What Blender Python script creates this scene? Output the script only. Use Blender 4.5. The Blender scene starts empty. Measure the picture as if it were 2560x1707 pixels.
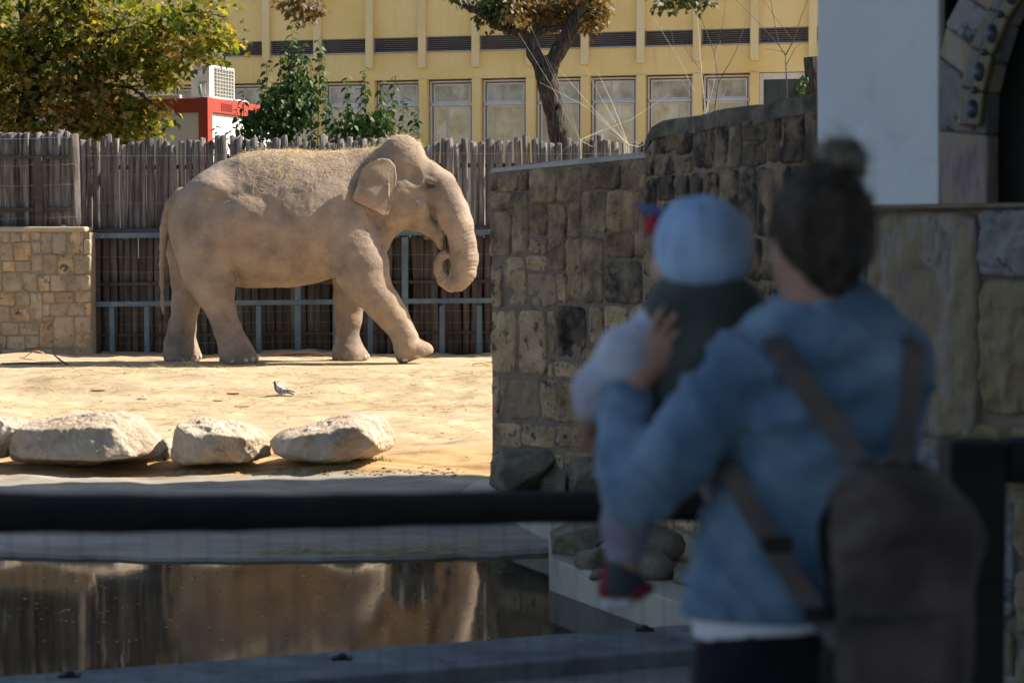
import bpy, math, random
import numpy as np
from mathutils import Vector, Matrix, Quaternion

random.seed(11)
rng = np.random.default_rng(11)
R = math.radians
sc = bpy.context.scene
col = sc.collection

# ------------------------------------------------------------------ camera, sky, sun, exposure
F = 4978.0                      # focal length in pixels of the 2560 px wide photograph (70 mm)
HZ = 600.0                      # horizon row
CAMZ = 1.55
PITCH = math.atan((853.5 - HZ) / F)
cam_d = bpy.data.cameras.new('camera')
cam = bpy.data.objects.new('camera', cam_d)
col.objects.link(cam)
cam.location = (0, 0, CAMZ)
cam.rotation_euler = (math.pi / 2 - PITCH, 0, 0)
cam_d.sensor_width = 36.0
cam_d.lens = F / 2560 * 36.0
cam_d.clip_start = 0.1
cam_d.clip_end = 400
cam_d.dof.use_dof = True
cam_d.dof.focus_distance = 25.0
cam_d.dof.aperture_fstop = 2.8
cam_d.dof.aperture_blades = 9
sc.camera = cam

SUN_EL = R(42)
SUN_AZ = math.atan2(0.96, 0.27)          # from +Y towards +X: from the right and a little behind the elephant
SUN = Vector((math.cos(SUN_EL) * math.sin(SUN_AZ), math.cos(SUN_EL) * math.cos(SUN_AZ), math.sin(SUN_EL)))
world = bpy.data.worlds.new('World')
sc.world = world
world.use_nodes = True
wn = world.node_tree
wn.nodes.clear()
sky = wn.nodes.new('ShaderNodeTexSky')
sky.sky_type = 'NISHITA'
sky.sun_disc = False
sky.sun_elevation = SUN_EL
sky.sun_rotation = SUN_AZ
sky.dust_density = 1.5
bg = wn.nodes.new('ShaderNodeBackground')
bg.inputs[1].default_value = 0.08
wo = wn.nodes.new('ShaderNodeOutputWorld')
wn.links.new(sky.outputs[0], bg.inputs[0])
wn.links.new(bg.outputs[0], wo.inputs[0])
sun_d = bpy.data.lights.new('sun', 'SUN')
sun_d.energy = 5.0
sun_d.angle = R(0.53)
sun_d.color = (1.0, 0.90, 0.76)
sun = bpy.data.objects.new('sun', sun_d)
col.objects.link(sun)
sun.rotation_euler = SUN.to_track_quat('Z', 'Y').to_euler()
sun.location = (12, 20, 30)
vs = sc.view_settings
vs.view_transform = 'Standard'
vs.look = 'None'
vs.gamma = 1.0
vs.use_curve_mapping = False
vs.exposure = 1.1
sc.cycles.max_bounces = 8
sc.cycles.diffuse_bounces = 4
sc.cycles.use_denoising = True
sc.cycles.sample_clamp_indirect = 8

# ------------------------------------------------------------------ pixel -> place helpers
_f = np.array([0, math.cos(PITCH), -math.sin(PITCH)])
_u = np.array([0, math.sin(PITCH), math.cos(PITCH)])

def ray(px, py):
    return np.array([px - 1280.0, 0, 0]) + F * _f + (853.5 - py) * _u

def at(px, py, Y):
    d = ray(px, py)
    t = Y / d[1]
    return np.array([d[0] * t, Y, CAMZ + d[2] * t])

FU = 2560 / 2352.0              # measurements taken on a 2352 px wide view
def af(fx, fy, Y):
    return at(fx * FU, fy * FU, Y)

class Plane:
    """vertical plane through two ground points; pixel rays are cut with it, u runs along it, n faces the camera side"""
    def __init__(s, A, B):
        s.A = np.array([A[0], A[1], 0.0]); s.B = np.array([B[0], B[1], 0.0])
        d = s.B - s.A; s.L = np.linalg.norm(d); s.d = d / s.L
        s.n = np.array([s.d[1], -s.d[0], 0.0])
        if s.n[1] > 0: s.n = -s.n
    def hit(s, px, py):
        r = ray(px, py); o = np.array([0, 0, CAMZ])
        t = np.dot(s.A - o, s.n) / np.dot(r, s.n)
        p = o + r * t
        return np.dot(p - s.A, s.d), p[2]
    def pt(s, u, z, off=0.0):
        p = s.A + s.d * u + s.n * off
        return np.array([p[0], p[1], z])

# ------------------------------------------------------------------ noise (numpy value noise)
def _hash(ix, iy, iz, seed):
    h = (ix * 374761393 + iy * 668265263 + iz * 2147483647 + seed * 1274126177) & 0xFFFFFFFF
    h = ((h ^ (h >> 13)) * 1274126177) & 0xFFFFFFFF
    h = h ^ (h >> 16)
    return (h & 0xFFFF) / 65535.0

def vnoise(p, seed=0):
    p = np.asarray(p, dtype=np.float64)
    i = np.floor(p).astype(np.int64); f = p - i
    f = f * f * (3 - 2 * f)
    out = 0
    for dx in (0, 1):
        wx = f[:, 0] if dx else 1 - f[:, 0]
        for dy in (0, 1):
            wy = f[:, 1] if dy else 1 - f[:, 1]
            for dz in (0, 1):
                wz = f[:, 2] if dz else 1 - f[:, 2]
                out = out + wx * wy * wz * _hash(i[:, 0] + dx, i[:, 1] + dy, i[:, 2] + dz, seed)
    return out * 2 - 1

def fbm(p, octaves=4, seed=0, gain=0.5):
    a = 1.0; s = 0
    p = np.asarray(p, dtype=np.float64)
    for o in range(octaves):
        s = s + a * vnoise(p * (2 ** o), seed + o * 17)
        a *= gain
    return s

# ------------------------------------------------------------------ materials
MATS = {}
def nt(name):
    m = bpy.data.materials.new(name)
    m.use_nodes = True
    t = m.node_tree
    t.nodes.clear()
    out = t.nodes.new('ShaderNodeOutputMaterial')
    MATS[name] = m
    return m, t, out

def N(t, typ, **kw):
    n = t.nodes.new(typ)
    for k, v in kw.items():
        if k.startswith('i_'):
            n.inputs[k[2:].replace('_', ' ')].default_value = v
        else:
            setattr(n, k, v)
    return n

def ramp(t, cols, fac, pos=None, interp='LINEAR'):
    r = t.nodes.new('ShaderNodeValToRGB')
    e = r.color_ramp.elements
    n = len(cols)
    pos = pos or [0.3 + 0.4 * i / max(1, n - 1) for i in range(n)]
    while len(e) < n: e.new(0.5)
    for i, c in enumerate(cols):
        e[i].position = pos[i]
        e[i].color = (*c, 1) if len(c) == 3 else c
    r.color_ramp.interpolation = interp
    t.links.new(fac, r.inputs[0])
    return r

def coords(t, stretch=(1, 1, 1), rnd=True, kind='Object'):
    tc = N(t, 'ShaderNodeTexCoord')
    src = tc.outputs[kind]
    if rnd:
        oi = N(t, 'ShaderNodeObjectInfo')
        mul = N(t, 'ShaderNodeMath', operation='MULTIPLY'); mul.inputs[1].default_value = 53.7
        t.links.new(oi.outputs['Random'], mul.inputs[0])
        add = N(t, 'ShaderNodeVectorMath', operation='ADD')
        t.links.new(src, add.inputs[0]); t.links.new(mul.outputs[0], add.inputs[1])
        src = add.outputs[0]
    mp = N(t, 'ShaderNodeMapping')
    mp.inputs['Scale'].default_value = stretch
    t.links.new(src, mp.inputs[0])
    return mp.outputs[0]

def vary(t, color, amt, hue=0.0):
    """per-object brightness variation"""
    oi = N(t, 'ShaderNodeObjectInfo')
    mr = N(t, 'ShaderNodeMapRange'); mr.inputs[3].default_value = 1 - amt; mr.inputs[4].default_value = 1 + amt
    t.links.new(oi.outputs['Random'], mr.inputs[0])
    hs = N(t, 'ShaderNodeHueSaturation')
    t.links.new(mr.outputs[0], hs.inputs['Value'])
    if hue:
        m2 = N(t, 'ShaderNodeMath', operation='MULTIPLY'); m2.inputs[1].default_value = 7.13
        fr = N(t, 'ShaderNodeMath', operation='FRACT')
        t.links.new(oi.outputs['Random'], m2.inputs[0]); t.links.new(m2.outputs[0], fr.inputs[0])
        mh = N(t, 'ShaderNodeMapRange'); mh.inputs[3].default_value = 0.5 - hue; mh.inputs[4].default_value = 0.5 + hue
        t.links.new(fr.outputs[0], mh.inputs[0]); t.links.new(mh.outputs[0], hs.inputs['Hue'])
    t.links.new(color, hs.inputs['Color'])
    return hs.outputs[0]

def pm(name, cols, scale=4, rough=0.85, bump=0.25, bscale=25, stretch=(1, 1, 1), rnd=0.0, hue=0.0, spec=0.25,
       detail=6, pos=None, spots=None, metallic=0.0, bdist=0.02, distortion=0.0, sheen=0.0):
    """procedural surface: noise-driven colour ramp, optional lichen or dirt spots, noise bump"""
    m, t, out = nt(name)
    b = N(t, 'ShaderNodeBsdfPrincipled')
    b.inputs['Roughness'].default_value = rough
    b.inputs['Specular IOR Level'].default_value = spec
    b.inputs['Metallic'].default_value = metallic
    if sheen: b.inputs['Sheen Weight'].default_value = sheen
    v = coords(t, stretch)
    n1 = N(t, 'ShaderNodeTexNoise'); n1.inputs['Scale'].default_value = scale; n1.inputs['Detail'].default_value = detail
    n1.inputs['Distortion'].default_value = distortion; n1.inputs['Roughness'].default_value = 0.62
    t.links.new(v, n1.inputs['Vector'])
    c = ramp(t, cols, n1.outputs['Fac'], pos).outputs[0]
    if spots:
        scol, sscale, lo, hi = spots
        n3 = N(t, 'ShaderNodeTexNoise'); n3.inputs['Scale'].default_value = sscale; n3.inputs['Detail'].default_value = 8
        n3.inputs['Roughness'].default_value = 0.7
        t.links.new(v, n3.inputs['Vector'])
        mr = N(t, 'ShaderNodeMapRange'); mr.inputs[1].default_value = lo; mr.inputs[2].default_value = hi
        t.links.new(n3.outputs['Fac'], mr.inputs[0])
        mx = N(t, 'ShaderNodeMix', data_type='RGBA')
        t.links.new(mr.outputs[0], mx.inputs['Factor']); t.links.new(c, mx.inputs['A']); mx.inputs['B'].default_value = (*scol, 1)
        c = mx.outputs['Result']
    if rnd or hue:
        c = vary(t, c, rnd, hue)
    t.links.new(c, b.inputs['Base Color'])
    if bump:
        n2 = N(t, 'ShaderNodeTexNoise'); n2.inputs['Scale'].default_value = bscale; n2.inputs['Detail'].default_value = 8
        n2.inputs['Roughness'].default_value = 0.65
        t.links.new(v, n2.inputs['Vector'])
        bm = N(t, 'ShaderNodeBump'); bm.inputs['Strength'].default_value = bump; bm.inputs['Distance'].default_value = bdist
        t.links.new(n2.outputs['Fac'], bm.inputs['Height'])
        t.links.new(bm.outputs[0], b.inputs['Normal'])
    t.links.new(b.outputs[0], out.inputs[0])
    return m

def leaf_mat(name, cols, trans=0.45, pos=None):
    """leaf: colour from a per-leaf tint attribute, light passes through the blade"""
    m, t, out = nt(name)
    a = N(t, 'ShaderNodeAttribute', attribute_name='tint')
    c = ramp(t, cols, a.outputs['Fac'], pos or [i / (len(cols) - 1) for i in range(len(cols))])
    b = N(t, 'ShaderNodeBsdfPrincipled'); b.inputs['Roughness'].default_value = 0.55; b.inputs['Specular IOR Level'].default_value = 0.3
    t.links.new(c.outputs[0], b.inputs['Base Color'])
    tr = N(t, 'ShaderNodeBsdfTranslucent')
    hs = N(t, 'ShaderNodeHueSaturation'); hs.inputs['Saturation'].default_value = 1.15; hs.inputs['Value'].default_value = 1.9
    t.links.new(c.outputs[0], hs.inputs['Color']); t.links.new(hs.outputs[0], tr.inputs[0])
    mx = N(t, 'ShaderNodeMixShader'); mx.inputs[0].default_value = trans
    t.links.new(b.outputs[0], mx.inputs[1]); t.links.new(tr.outputs[0], mx.inputs[2])
    t.links.new(mx.outputs[0], out.inputs[0])
    return m

# ------------------------------------------------------------------ object helpers
def mesh_np(name, V, Fq, smooth=True):
    """V (n,3); Fq (m,3|4) array or list of arrays"""
    me = bpy.data.meshes.new(name)
    V = np.ascontiguousarray(V, dtype=np.float32)
    groups = Fq if isinstance(Fq, list) else [Fq]
    groups = [np.asarray(g, dtype=np.int32) for g in groups if len(g)]
    nl = sum(g.size for g in groups); nf = sum(len(g) for g in groups)
    me.vertices.add(len(V)); me.vertices.foreach_set('co', V.ravel())
    me.loops.add(nl); me.loops.foreach_set('vertex_index', np.concatenate([g.ravel() for g in groups]))
    me.polygons.add(nf)
    tot = np.concatenate([np.full(len(g), g.shape[1], dtype=np.int32) for g in groups])
    start = np.concatenate([[0], np.cumsum(tot)[:-1]]).astype(np.int32)
    me.polygons.foreach_set('loop_start', start)
    me.polygons.foreach_set('loop_total', tot)
    if smooth: me.polygons.foreach_set('use_smooth', np.ones(nf, dtype=bool))
    me.update(calc_edges=True)
    me.validate()
    return me

def wm(o):
    m = o.matrix_basis.copy()
    return wm(o.parent) @ o.matrix_parent_inverse @ m if o.parent else m

def obj(name, me, mat=None, parent=None, loc=None, rot=None, scale=None, local=False):
    o = bpy.data.objects.new(name, me)
    col.objects.link(o)
    if mat is not None and me is not None and not me.materials:
        me.materials.append(MATS[mat] if isinstance(mat, str) else mat)
    if parent is not None:
        o.parent = parent
        if not local: o.matrix_parent_inverse = wm(parent).inverted()
    if loc is not None: o.location = loc
    if rot is not None: o.rotation_euler = rot
    if scale is not None: o.scale = scale
    return o

def tag(o, label=None, cat=None, group=None, kind=None):
    if label: o['label'] = label
    if cat: o['category'] = cat
    if group: o['group'] = group
    if kind: o['kind'] = kind
    return o

def empty(name, loc=(0, 0, 0), rz=0.0):
    o = bpy.data.objects.new(name, None)
    col.objects.link(o)
    o.location = loc; o.rotation_euler = (0, 0, rz)
    o.empty_display_size = 0.1
    return o

class MB:
    """collects polygons into one mesh"""
    def __init__(s): s.v = []; s.f = []
    def poly(s, pts):
        n = len(s.v); s.v += [tuple(p) for p in pts]; s.f.append(tuple(range(n, n + len(pts))))
    def hexa(s, c):
        """8 corners: 0-3 bottom loop, 4-7 top loop"""
        n = len(s.v); s.v += [tuple(p) for p in c]
        for q in ((0, 3, 2, 1), (4, 5, 6, 7), (0, 1, 5, 4), (1, 2, 6, 5), (2, 3, 7, 6), (3, 0, 4, 7)):
            s.f.append(tuple(n + i for i in q))
    def box(s, a, b):
        x0, y0, z0 = a; x1, y1, z1 = b
        s.hexa([(x0, y0, z0), (x1, y0, z0), (x1, y1, z0), (x0, y1, z0), (x0, y0, z1), (x1, y0, z1), (x1, y1, z1), (x0, y1, z1)])
    def obox(s, P, u0, u1, z0, z1, o0, o1):
        """box on a Plane: u range, z range, offset range towards the camera"""
        s.hexa([P.pt(u0, z0, o1), P.pt(u1, z0, o1), P.pt(u1, z0, o0), P.pt(u0, z0, o0),
                P.pt(u0, z1, o1), P.pt(u1, z1, o1), P.pt(u1, z1, o0), P.pt(u0, z1, o0)])
    def prism(s, loop, off):
        """closed loop of points extruded by the vector off"""
        n = len(s.v); k = len(loop); off = np.asarray(off, float)
        s.v += [tuple(p) for p in loop] + [tuple(np.asarray(p) + off) for p in loop]
        s.f.append(tuple(range(n, n + k))); s.f.append(tuple(range(n + 2 * k - 1, n + k - 1, -1)))
        for i in range(k):
            j = (i + 1) % k
            s.f.append((n + j, n + i, n + k + i, n + k + j))
    def tube(s, pts, rad, seg=8, cap=True):
        pts = [np.asarray(p, float) for p in pts]
        rads = rad if hasattr(rad, '__len__') else [rad] * len(pts)
        n0 = len(s.v); up = np.array([0.13, 0.31, 0.94])
        for i, p in enumerate(pts):
            d = pts[min(i + 1, len(pts) - 1)] - pts[max(i - 1, 0)]
            d = d / (np.linalg.norm(d) + 1e-9)
            a = np.cross(d, up)
            if np.linalg.norm(a) < 0.1: a = np.cross(d, np.array([1.0, 0, 0]))
            a /= np.linalg.norm(a); b = np.cross(d, a)
            for k in range(seg):
                th = 2 * math.pi * k / seg
                s.v.append(tuple(p + rads[i] * (a * math.cos(th) + b * math.sin(th))))
        for i in range(len(pts) - 1):
            for k in range(seg):
                k2 = (k + 1) % seg
                s.f.append((n0 + i * seg + k, n0 + i * seg + k2, n0 + (i + 1) * seg + k2, n0 + (i + 1) * seg + k))
        if cap:
            s.f.append(tuple(n0 + k for k in range(seg))[::-1])
            s.f.append(tuple(n0 + (len(pts) - 1) * seg + k for k in range(seg)))
    def me(s, name, smooth=False, bevel=0):
        m = bpy.data.meshes.new(name)
        m.from_pydata(s.v, [], s.f)
        if smooth:
            for p in m.polygons: p.use_smooth = True
        m.update()
        return m
    def build(s, name, mat, parent=None, smooth=False, bevel=0.0, **kw):
        m = s.me(name, smooth)
        o = obj(name, m, mat, parent, **kw)
        if bevel:
            md = o.modifiers.new('bevel', 'BEVEL'); md.width = bevel; md.segments = 2; md.limit_method = 'ANGLE'
        return o

# ------------------------------------------------------------------ smooth solids: distance field -> mesh
class Field:
    def __init__(s, lo, hi, h):
        s.lo = np.array(lo, float); s.h = h
        n = np.ceil((np.array(hi) - s.lo) / h).astype(int) + 1
        s.n = n
        s.ax = [s.lo[i] + h * np.arange(n[i]) for i in range(3)]
        s.d = np.full(n, 9.0, dtype=np.float32)
    def sub(s, lo, hi):
        sl = []
        for i in range(3):
            a = int(max(0, math.floor((lo[i] - s.lo[i]) / s.h))); b = int(min(s.n[i], math.ceil((hi[i] - s.lo[i]) / s.h) + 1))
            if b <= a: return None, None
            sl.append(slice(a, b))
        g = (s.ax[0][sl[0]][:, None, None], s.ax[1][sl[1]][None, :, None], s.ax[2][sl[2]][None, None, :])
        return tuple(sl), g
    def put(s, sl, v, k, op):
        o = s.d[sl]
        v = v.astype(np.float32)
        if op == 'add':
            if k > 0:
                hh = np.clip(0.5 + 0.5 * (o - v) / k, 0, 1)
                s.d[sl] = o * (1 - hh) + v * hh - k * hh * (1 - hh)
            else: s.d[sl] = np.minimum(o, v)
        elif op == 'cut':
            v = -v
            if k > 0:
                hh = np.clip(0.5 - 0.5 * (o - v) / k, 0, 1)
                s.d[sl] = o * (1 - hh) + v * hh + k * hh * (1 - hh)
            else: s.d[sl] = np.maximum(o, v)
    def cone(s, a, b, ra, rb, k=0.04, sy=1.0, op='add'):
        a = np.array(a, float); b = np.array(b, float); m = max(ra, rb) * max(1, sy) + k + 3 * s.h + 0.02
        sl, (X, Y, Z) = s.sub(np.minimum(a, b) - m, np.maximum(a, b) + m)
        if sl is None: return
        yc = None
        ba = b - a; L2 = ba[0] ** 2 + (ba[1] / sy) ** 2 + ba[2] ** 2 + 1e-9
        px, py, pz = X - a[0], (Y - a[1]) / sy, Z - a[2]
        by = ba[1] / sy
        t = np.clip((px * ba[0] + py * by + pz * ba[2]) / L2, 0, 1)
        dd = np.sqrt((px - t * ba[0]) ** 2 + (py - t * by) ** 2 + (pz - t * ba[2]) ** 2) - (ra + t * (rb - ra))
        s.put(sl, dd, k, op)
    def chain(s, pts, k=0.04, sy=1.0, op='add'):
        for p, q in zip(pts[:-1], pts[1:]):
            s.cone(p[:3], q[:3], p[3], q[3], k, sy, op)
    def ell(s, c, r, k=0.04, rot=0.0, op='add'):
        """rot: tilt in the x-z plane"""
        c = np.array(c, float); r = np.array(r, float); m = max(r) + k + 3 * s.h + 0.02
        sl, (X, Y, Z) = s.sub(c - m, c + m)
        if sl is None: return
        ca, sa = math.cos(rot), math.sin(rot)
        x, y, z = X - c[0], Y - c[1], Z - c[2]
        u = x * ca + z * sa; w = -x * sa + z * ca
        q0 = np.sqrt((u / r[0]) ** 2 + (y / r[1]) ** 2 + (w / r[2]) ** 2)
        q1 = np.sqrt((u / r[0] ** 2) ** 2 + (y / r[1] ** 2) ** 2 + (w / r[2] ** 2) ** 2) + 1e-6
        s.put(sl, q0 * (q0 - 1) / q1, k, op)
    def rbox(s, c, hf, rad, k=0.02, rot=0.0, op='add'):
        c = np.array(c, float); hf = np.array(hf, float); m = np.linalg.norm(hf) + k + 3 * s.h + 0.02
        sl, (X, Y, Z) = s.sub(c - m, c + m)
        if sl is None: return
        ca, sa = math.cos(rot), math.sin(rot)
        x, y, z = X - c[0], Y - c[1], Z - c[2]
        u = np.abs(x * ca + z * sa) - hf[0] + rad; w = np.abs(-x * sa + z * ca) - hf[2] + rad; y = np.abs(y) - hf[1] + rad
        dd = np.sqrt(np.maximum(u, 0) ** 2 + np.maximum(y, 0) ** 2 + np.maximum(w, 0) ** 2) + np.minimum(np.maximum(np.maximum(u, y), w), 0) - rad
        s.put(sl, dd, k, op)
    def func(s, fn, k=0.03, op='add'):
        sl = (slice(None),) * 3
        s.put(sl, fn(s.ax[0][:, None, None], s.ax[1][None, :, None], s.ax[2][None, None, :]), k, op)
    def surf_y(s, x, z, side=-1):
        """y of the surface met when coming from the given side"""
        i = int(round((x - s.lo[0]) / s.h)); k = int(round((z - s.lo[2]) / s.h))
        i = min(max(i, 0), s.n[0] - 1); k = min(max(k, 0), s.n[2] - 1)
        c = s.d[i, :, k]; idx = np.where(c < 0)[0]
        if len(idx) == 0: return None
        return s.ax[1][idx[0]] if side < 0 else s.ax[1][idx[-1]]
    def surf_z(s, x, y):
        i = int(round((x - s.lo[0]) / s.h)); j = int(round((y - s.lo[1]) / s.h))
        if not (0 <= i < s.n[0] and 0 <= j < s.n[1]): return None
        c = s.d[i, j, :]; idx = np.where(c < 0)[0]
        return None if len(idx) == 0 else s.ax[2][idx[-1]] + s.h * 0.5
    def mesh(s, name):
        d = s.d; sg = d < 0
        n = np.array(d.shape) - 1
        corners = [(i, j, k) for i in (0, 1) for j in (0, 1) for k in (0, 1)]
        cnt = np.zeros(n, dtype=np.int8)
        for (i, j, k) in corners:
            cnt += sg[i:i + n[0], j:j + n[1], k:k + n[2]]
        act = (cnt > 0) & (cnt < 8)
        ci = np.argwhere(act)
        idx = np.full(n, -1, dtype=np.int64)
        idx[act] = np.arange(len(ci))
        acc = np.zeros((len(ci), 3)); num = np.zeros(len(ci))
        val = {c: d[ci[:, 0] + c[0], ci[:, 1] + c[1], ci[:, 2] + c[2]] for c in corners}
        for a in corners:
            for ax in range(3):
                if a[ax] == 0:
                    b = list(a); b[ax] = 1; b = tuple(b)
                    va, vb = val[a], val[b]
                    m = (va < 0) != (vb < 0)
                    tt = va[m] / (va[m] - vb[m])
                    p = np.tile(np.array(a, float), (m.sum(), 1)); p[:, ax] = tt
                    acc[m] += p; num[m] += 1
        V = s.lo + s.h * (ci + acc / num[:, None])
        quads = []
        for ax in range(3):
            o1, o2 = [(1, 2), (2, 0), (0, 1)][ax]
            sa = [slice(1, n[i]) for i in range(3)]; sb = list(sa)
            sa[ax] = slice(0, n[ax]); sb[ax] = slice(1, n[ax] + 1)
            A = sg[tuple(sa)]; B = sg[tuple(sb)]
            for flip, msk in ((False, A & ~B), (True, ~A & B)):
                e = np.argwhere(msk)
                if not len(e): continue
                e = e + 1; e[:, ax] -= 1
                q = []
                for (u, w) in ((-1, -1), (0, -1), (0, 0), (-1, 0)):
                    c = e.copy(); c[:, o1] += u; c[:, o2] += w
                    q.append(idx[c[:, 0], c[:, 1], c[:, 2]])
                q = np.stack(q, 1)
                if flip: q = q[:, ::-1]
                quads.append(q)
        return mesh_np(name, V, np.concatenate(quads))

def verts_of(me):
    a = np.empty(len(me.vertices) * 3, dtype=np.float32); me.vertices.foreach_get('co', a)
    return a.reshape(-1, 3).astype(np.float64)
def normals_of(me):
    a = np.empty(len(me.vertices) * 3, dtype=np.float32); me.vertices.foreach_get('normal', a)
    return a.reshape(-1, 3).astype(np.float64)
def set_verts(me, V):
    me.vertices.foreach_set('co', np.ascontiguousarray(V, dtype=np.float32).ravel()); me.update()
def attr(me, name, vals):
    a = me.attributes.new(name, 'FLOAT', 'POINT'); a.data.foreach_set('value', np.ascontiguousarray(vals, dtype=np.float32))

# leaf outlines (unit size, stem at the origin, tip along +x)
MAPLE = np.array([(0, 0), (.02, .10), (-.06, .34), (.16, .26), (.24, .55), (.40, .34), (.46, .22), (.72, .30), (.66, .14), (1.0, 0),
                  (.66, -.14), (.72, -.30), (.46, -.22), (.40, -.34), (.24, -.55), (.16, -.26), (-.06, -.34), (.02, -.10)])
HEART = np.array([(0, 0), (-.08, .2), (.05, .38), (.3, .40), (.6, .26), (.85, .09), (1, 0), (.85, -.09), (.6, -.26), (.3, -.40), (.05, -.38), (-.08, -.2)])

def leaves(name, P, D, Nn, S, tint, shape, mat, parent=None, fold=0.18):
    """one mesh of many leaves: P stem points, D tip directions, Nn blade normals, S sizes"""
    k = len(shape); n = len(P)
    D = D / np.linalg.norm(D, axis=1, keepdims=True)
    B = np.cross(Nn, D); B /= np.linalg.norm(B, axis=1, keepdims=True) + 1e-9
    U = np.cross(D, B)
    cx = 0.42
    sh = np.vstack([[(cx, 0)], shape])
    h = np.abs(sh[:, 1]) * fold - 0.25 * sh[:, 0] ** 2
    V = P[:, None, :] + S[:, None, None] * (sh[None, :, 0, None] * D[:, None, :] + sh[None, :, 1, None] * B[:, None, :] + h[None, :, None] * U[:, None, :])
    tri = np.array([(0, 1 + i, 1 + (i + 1) % k) for i in range(k)])
    Fc = (np.arange(n)[:, None, None] * (k + 1) + tri[None]).reshape(-1, 3)
    me = mesh_np(name, V.reshape(-1, 3), Fc, smooth=False)
    attr(me, 'tint', np.repeat(tint, k + 1))
    return obj(name, me, mat, parent)

def blades(name, P, D, L, wid, tint, mat, parent=None, bend=0.15):
    """one mesh of thin straw stems: two crossed strips each, slightly bent"""
    n = len(P)
    D = D / (np.linalg.norm(D, axis=1, keepdims=True) + 1e-9)
    a = np.cross(D, np.array([0.1, 0.2, 1.0])); a /= np.linalg.norm(a, axis=1, keepdims=True) + 1e-9
    b = np.cross(D, a)
    bd = (rng.normal(size=(n, 3))) * bend
    V = np.zeros((n, 6, 3))
    for i, s in enumerate((0, .5, 1)):
        c = P + D * (L * s)[:, None] + bd * (L * s * s)[:, None]
        w = wid[:, None] * (1 - .5 * s)
        ang = rng.uniform(0, 3.14, n)[:, None] if i == 0 else ang
        e = a * np.cos(ang) + b * np.sin(ang)
        V[:, 2 * i] = c - e * w; V[:, 2 * i + 1] = c + e * w
    q = np.array([(0, 1, 3, 2), (2, 3, 5, 4)])
    Fc = (np.arange(n)[:, None, None] * 6 + q[None]).reshape(-1, 4)
    me = mesh_np(name, V.reshape(-1, 3), Fc, smooth=False)
    attr(me, 'tint', np.repeat(tint, 6))
    return obj(name, me, mat, parent)
# ------------------------------------------------------------------ surface materials
STONE = pm('sandstone', [(.21, .135, .08), (.42, .285, .165), (.57, .40, .235), (.64, .50, .36)], scale=4.5, rough=.95, bump=1.0, bscale=17, rnd=.2, hue=.004,
           spots=((.10, .09, .075), 9, .53, .63), spec=.1, bdist=.035)
STONE_PALE = pm('pale_sandstone', [(.24, .185, .125), (.37, .295, .205), (.45, .375, .275)], scale=3.0, rough=.95, bump=.7, bscale=16, rnd=.15, hue=.006,
           spots=((.15, .13, .10), 8, .54, .68), spec=.1, bdist=.025)
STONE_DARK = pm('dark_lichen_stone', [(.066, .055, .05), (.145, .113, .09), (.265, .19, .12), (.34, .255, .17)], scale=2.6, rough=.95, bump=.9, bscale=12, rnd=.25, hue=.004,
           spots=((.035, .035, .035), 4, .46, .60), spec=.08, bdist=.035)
STONE_SOOT = pm('weathered_top_stone', [(.088, .062, .045), (.19, .132, .085), (.32, .22, .13), (.43, .315, .205)], scale=5, rough=.95, bump=.9, bscale=16, rnd=.25, hue=.005,
           spots=((.34, .31, .26), 34, .58, .68), spec=.08, bdist=.03)
STONE_RED = pm('reddish_sandstone', [(.26, .18, .12), (.36, .25, .17), (.40, .29, .18)], scale=3, rough=.95, bump=.8, bscale=14, rnd=.15,
           spots=((.11, .085, .06), 7, .55, .7), spec=.1, bdist=.03)
MORTAR = pm('mortar', [(.18, .14, .105), (.285, .225, .17)], scale=9, rough=.95, bump=.6, bscale=40, spec=.1)
MORTAR_PALE = pm('pale_mortar', [(.22, .18, .12), (.31, .25, .17)], scale=9, rough=.95, bump=.6, bscale=40, spec=.1)
ROCK = pm('limestone_boulder', [(.42, .33, .24), (.56, .465, .355), (.66, .575, .465)], scale=3.4, rough=.95, bump=1.0, bscale=16, rnd=.08,
          spots=((.33, .21, .12), 4.2, .54, .72), spec=.1, bdist=.05)
ROCK_GREY = pm('grey_boulder', [(.13, .115, .085), (.22, .195, .145), (.30, .27, .21)], scale=3.0, rough=.95, bump=1.0, bscale=10, rnd=.15,
          spots=((.09, .08, .06), 3.5, .52, .7), spec=.1, bdist=.04)
CONC = pm('cast_concrete', [(.34, .31, .24), (.44, .40, .32), (.52, .48, .39)], scale=1.4, rough=.9, bump=.25, bscale=40, stretch=(1, 1, .35),
          spots=((.20, .18, .14), 2.5, .56, .75), spec=.15)
KERB = pm('kerb_concrete', [(.12, .13, .13), (.19, .20, .20), (.26, .27, .27)], scale=3, rough=.9, bump=.3, bscale=30,
          spots=((.06, .06, .06), 5, .55, .7), spec=.2)
STRAW = leaf_mat('straw', [(.42, .32, .18), (.60, .49, .29), (.72, .62, .42)], trans=.25)
LITTER = leaf_mat('straw_litter', [(.28, .18, .08), (.46, .34, .14), (.60, .48, .24), (.36, .34, .12)], trans=.15)

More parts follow.
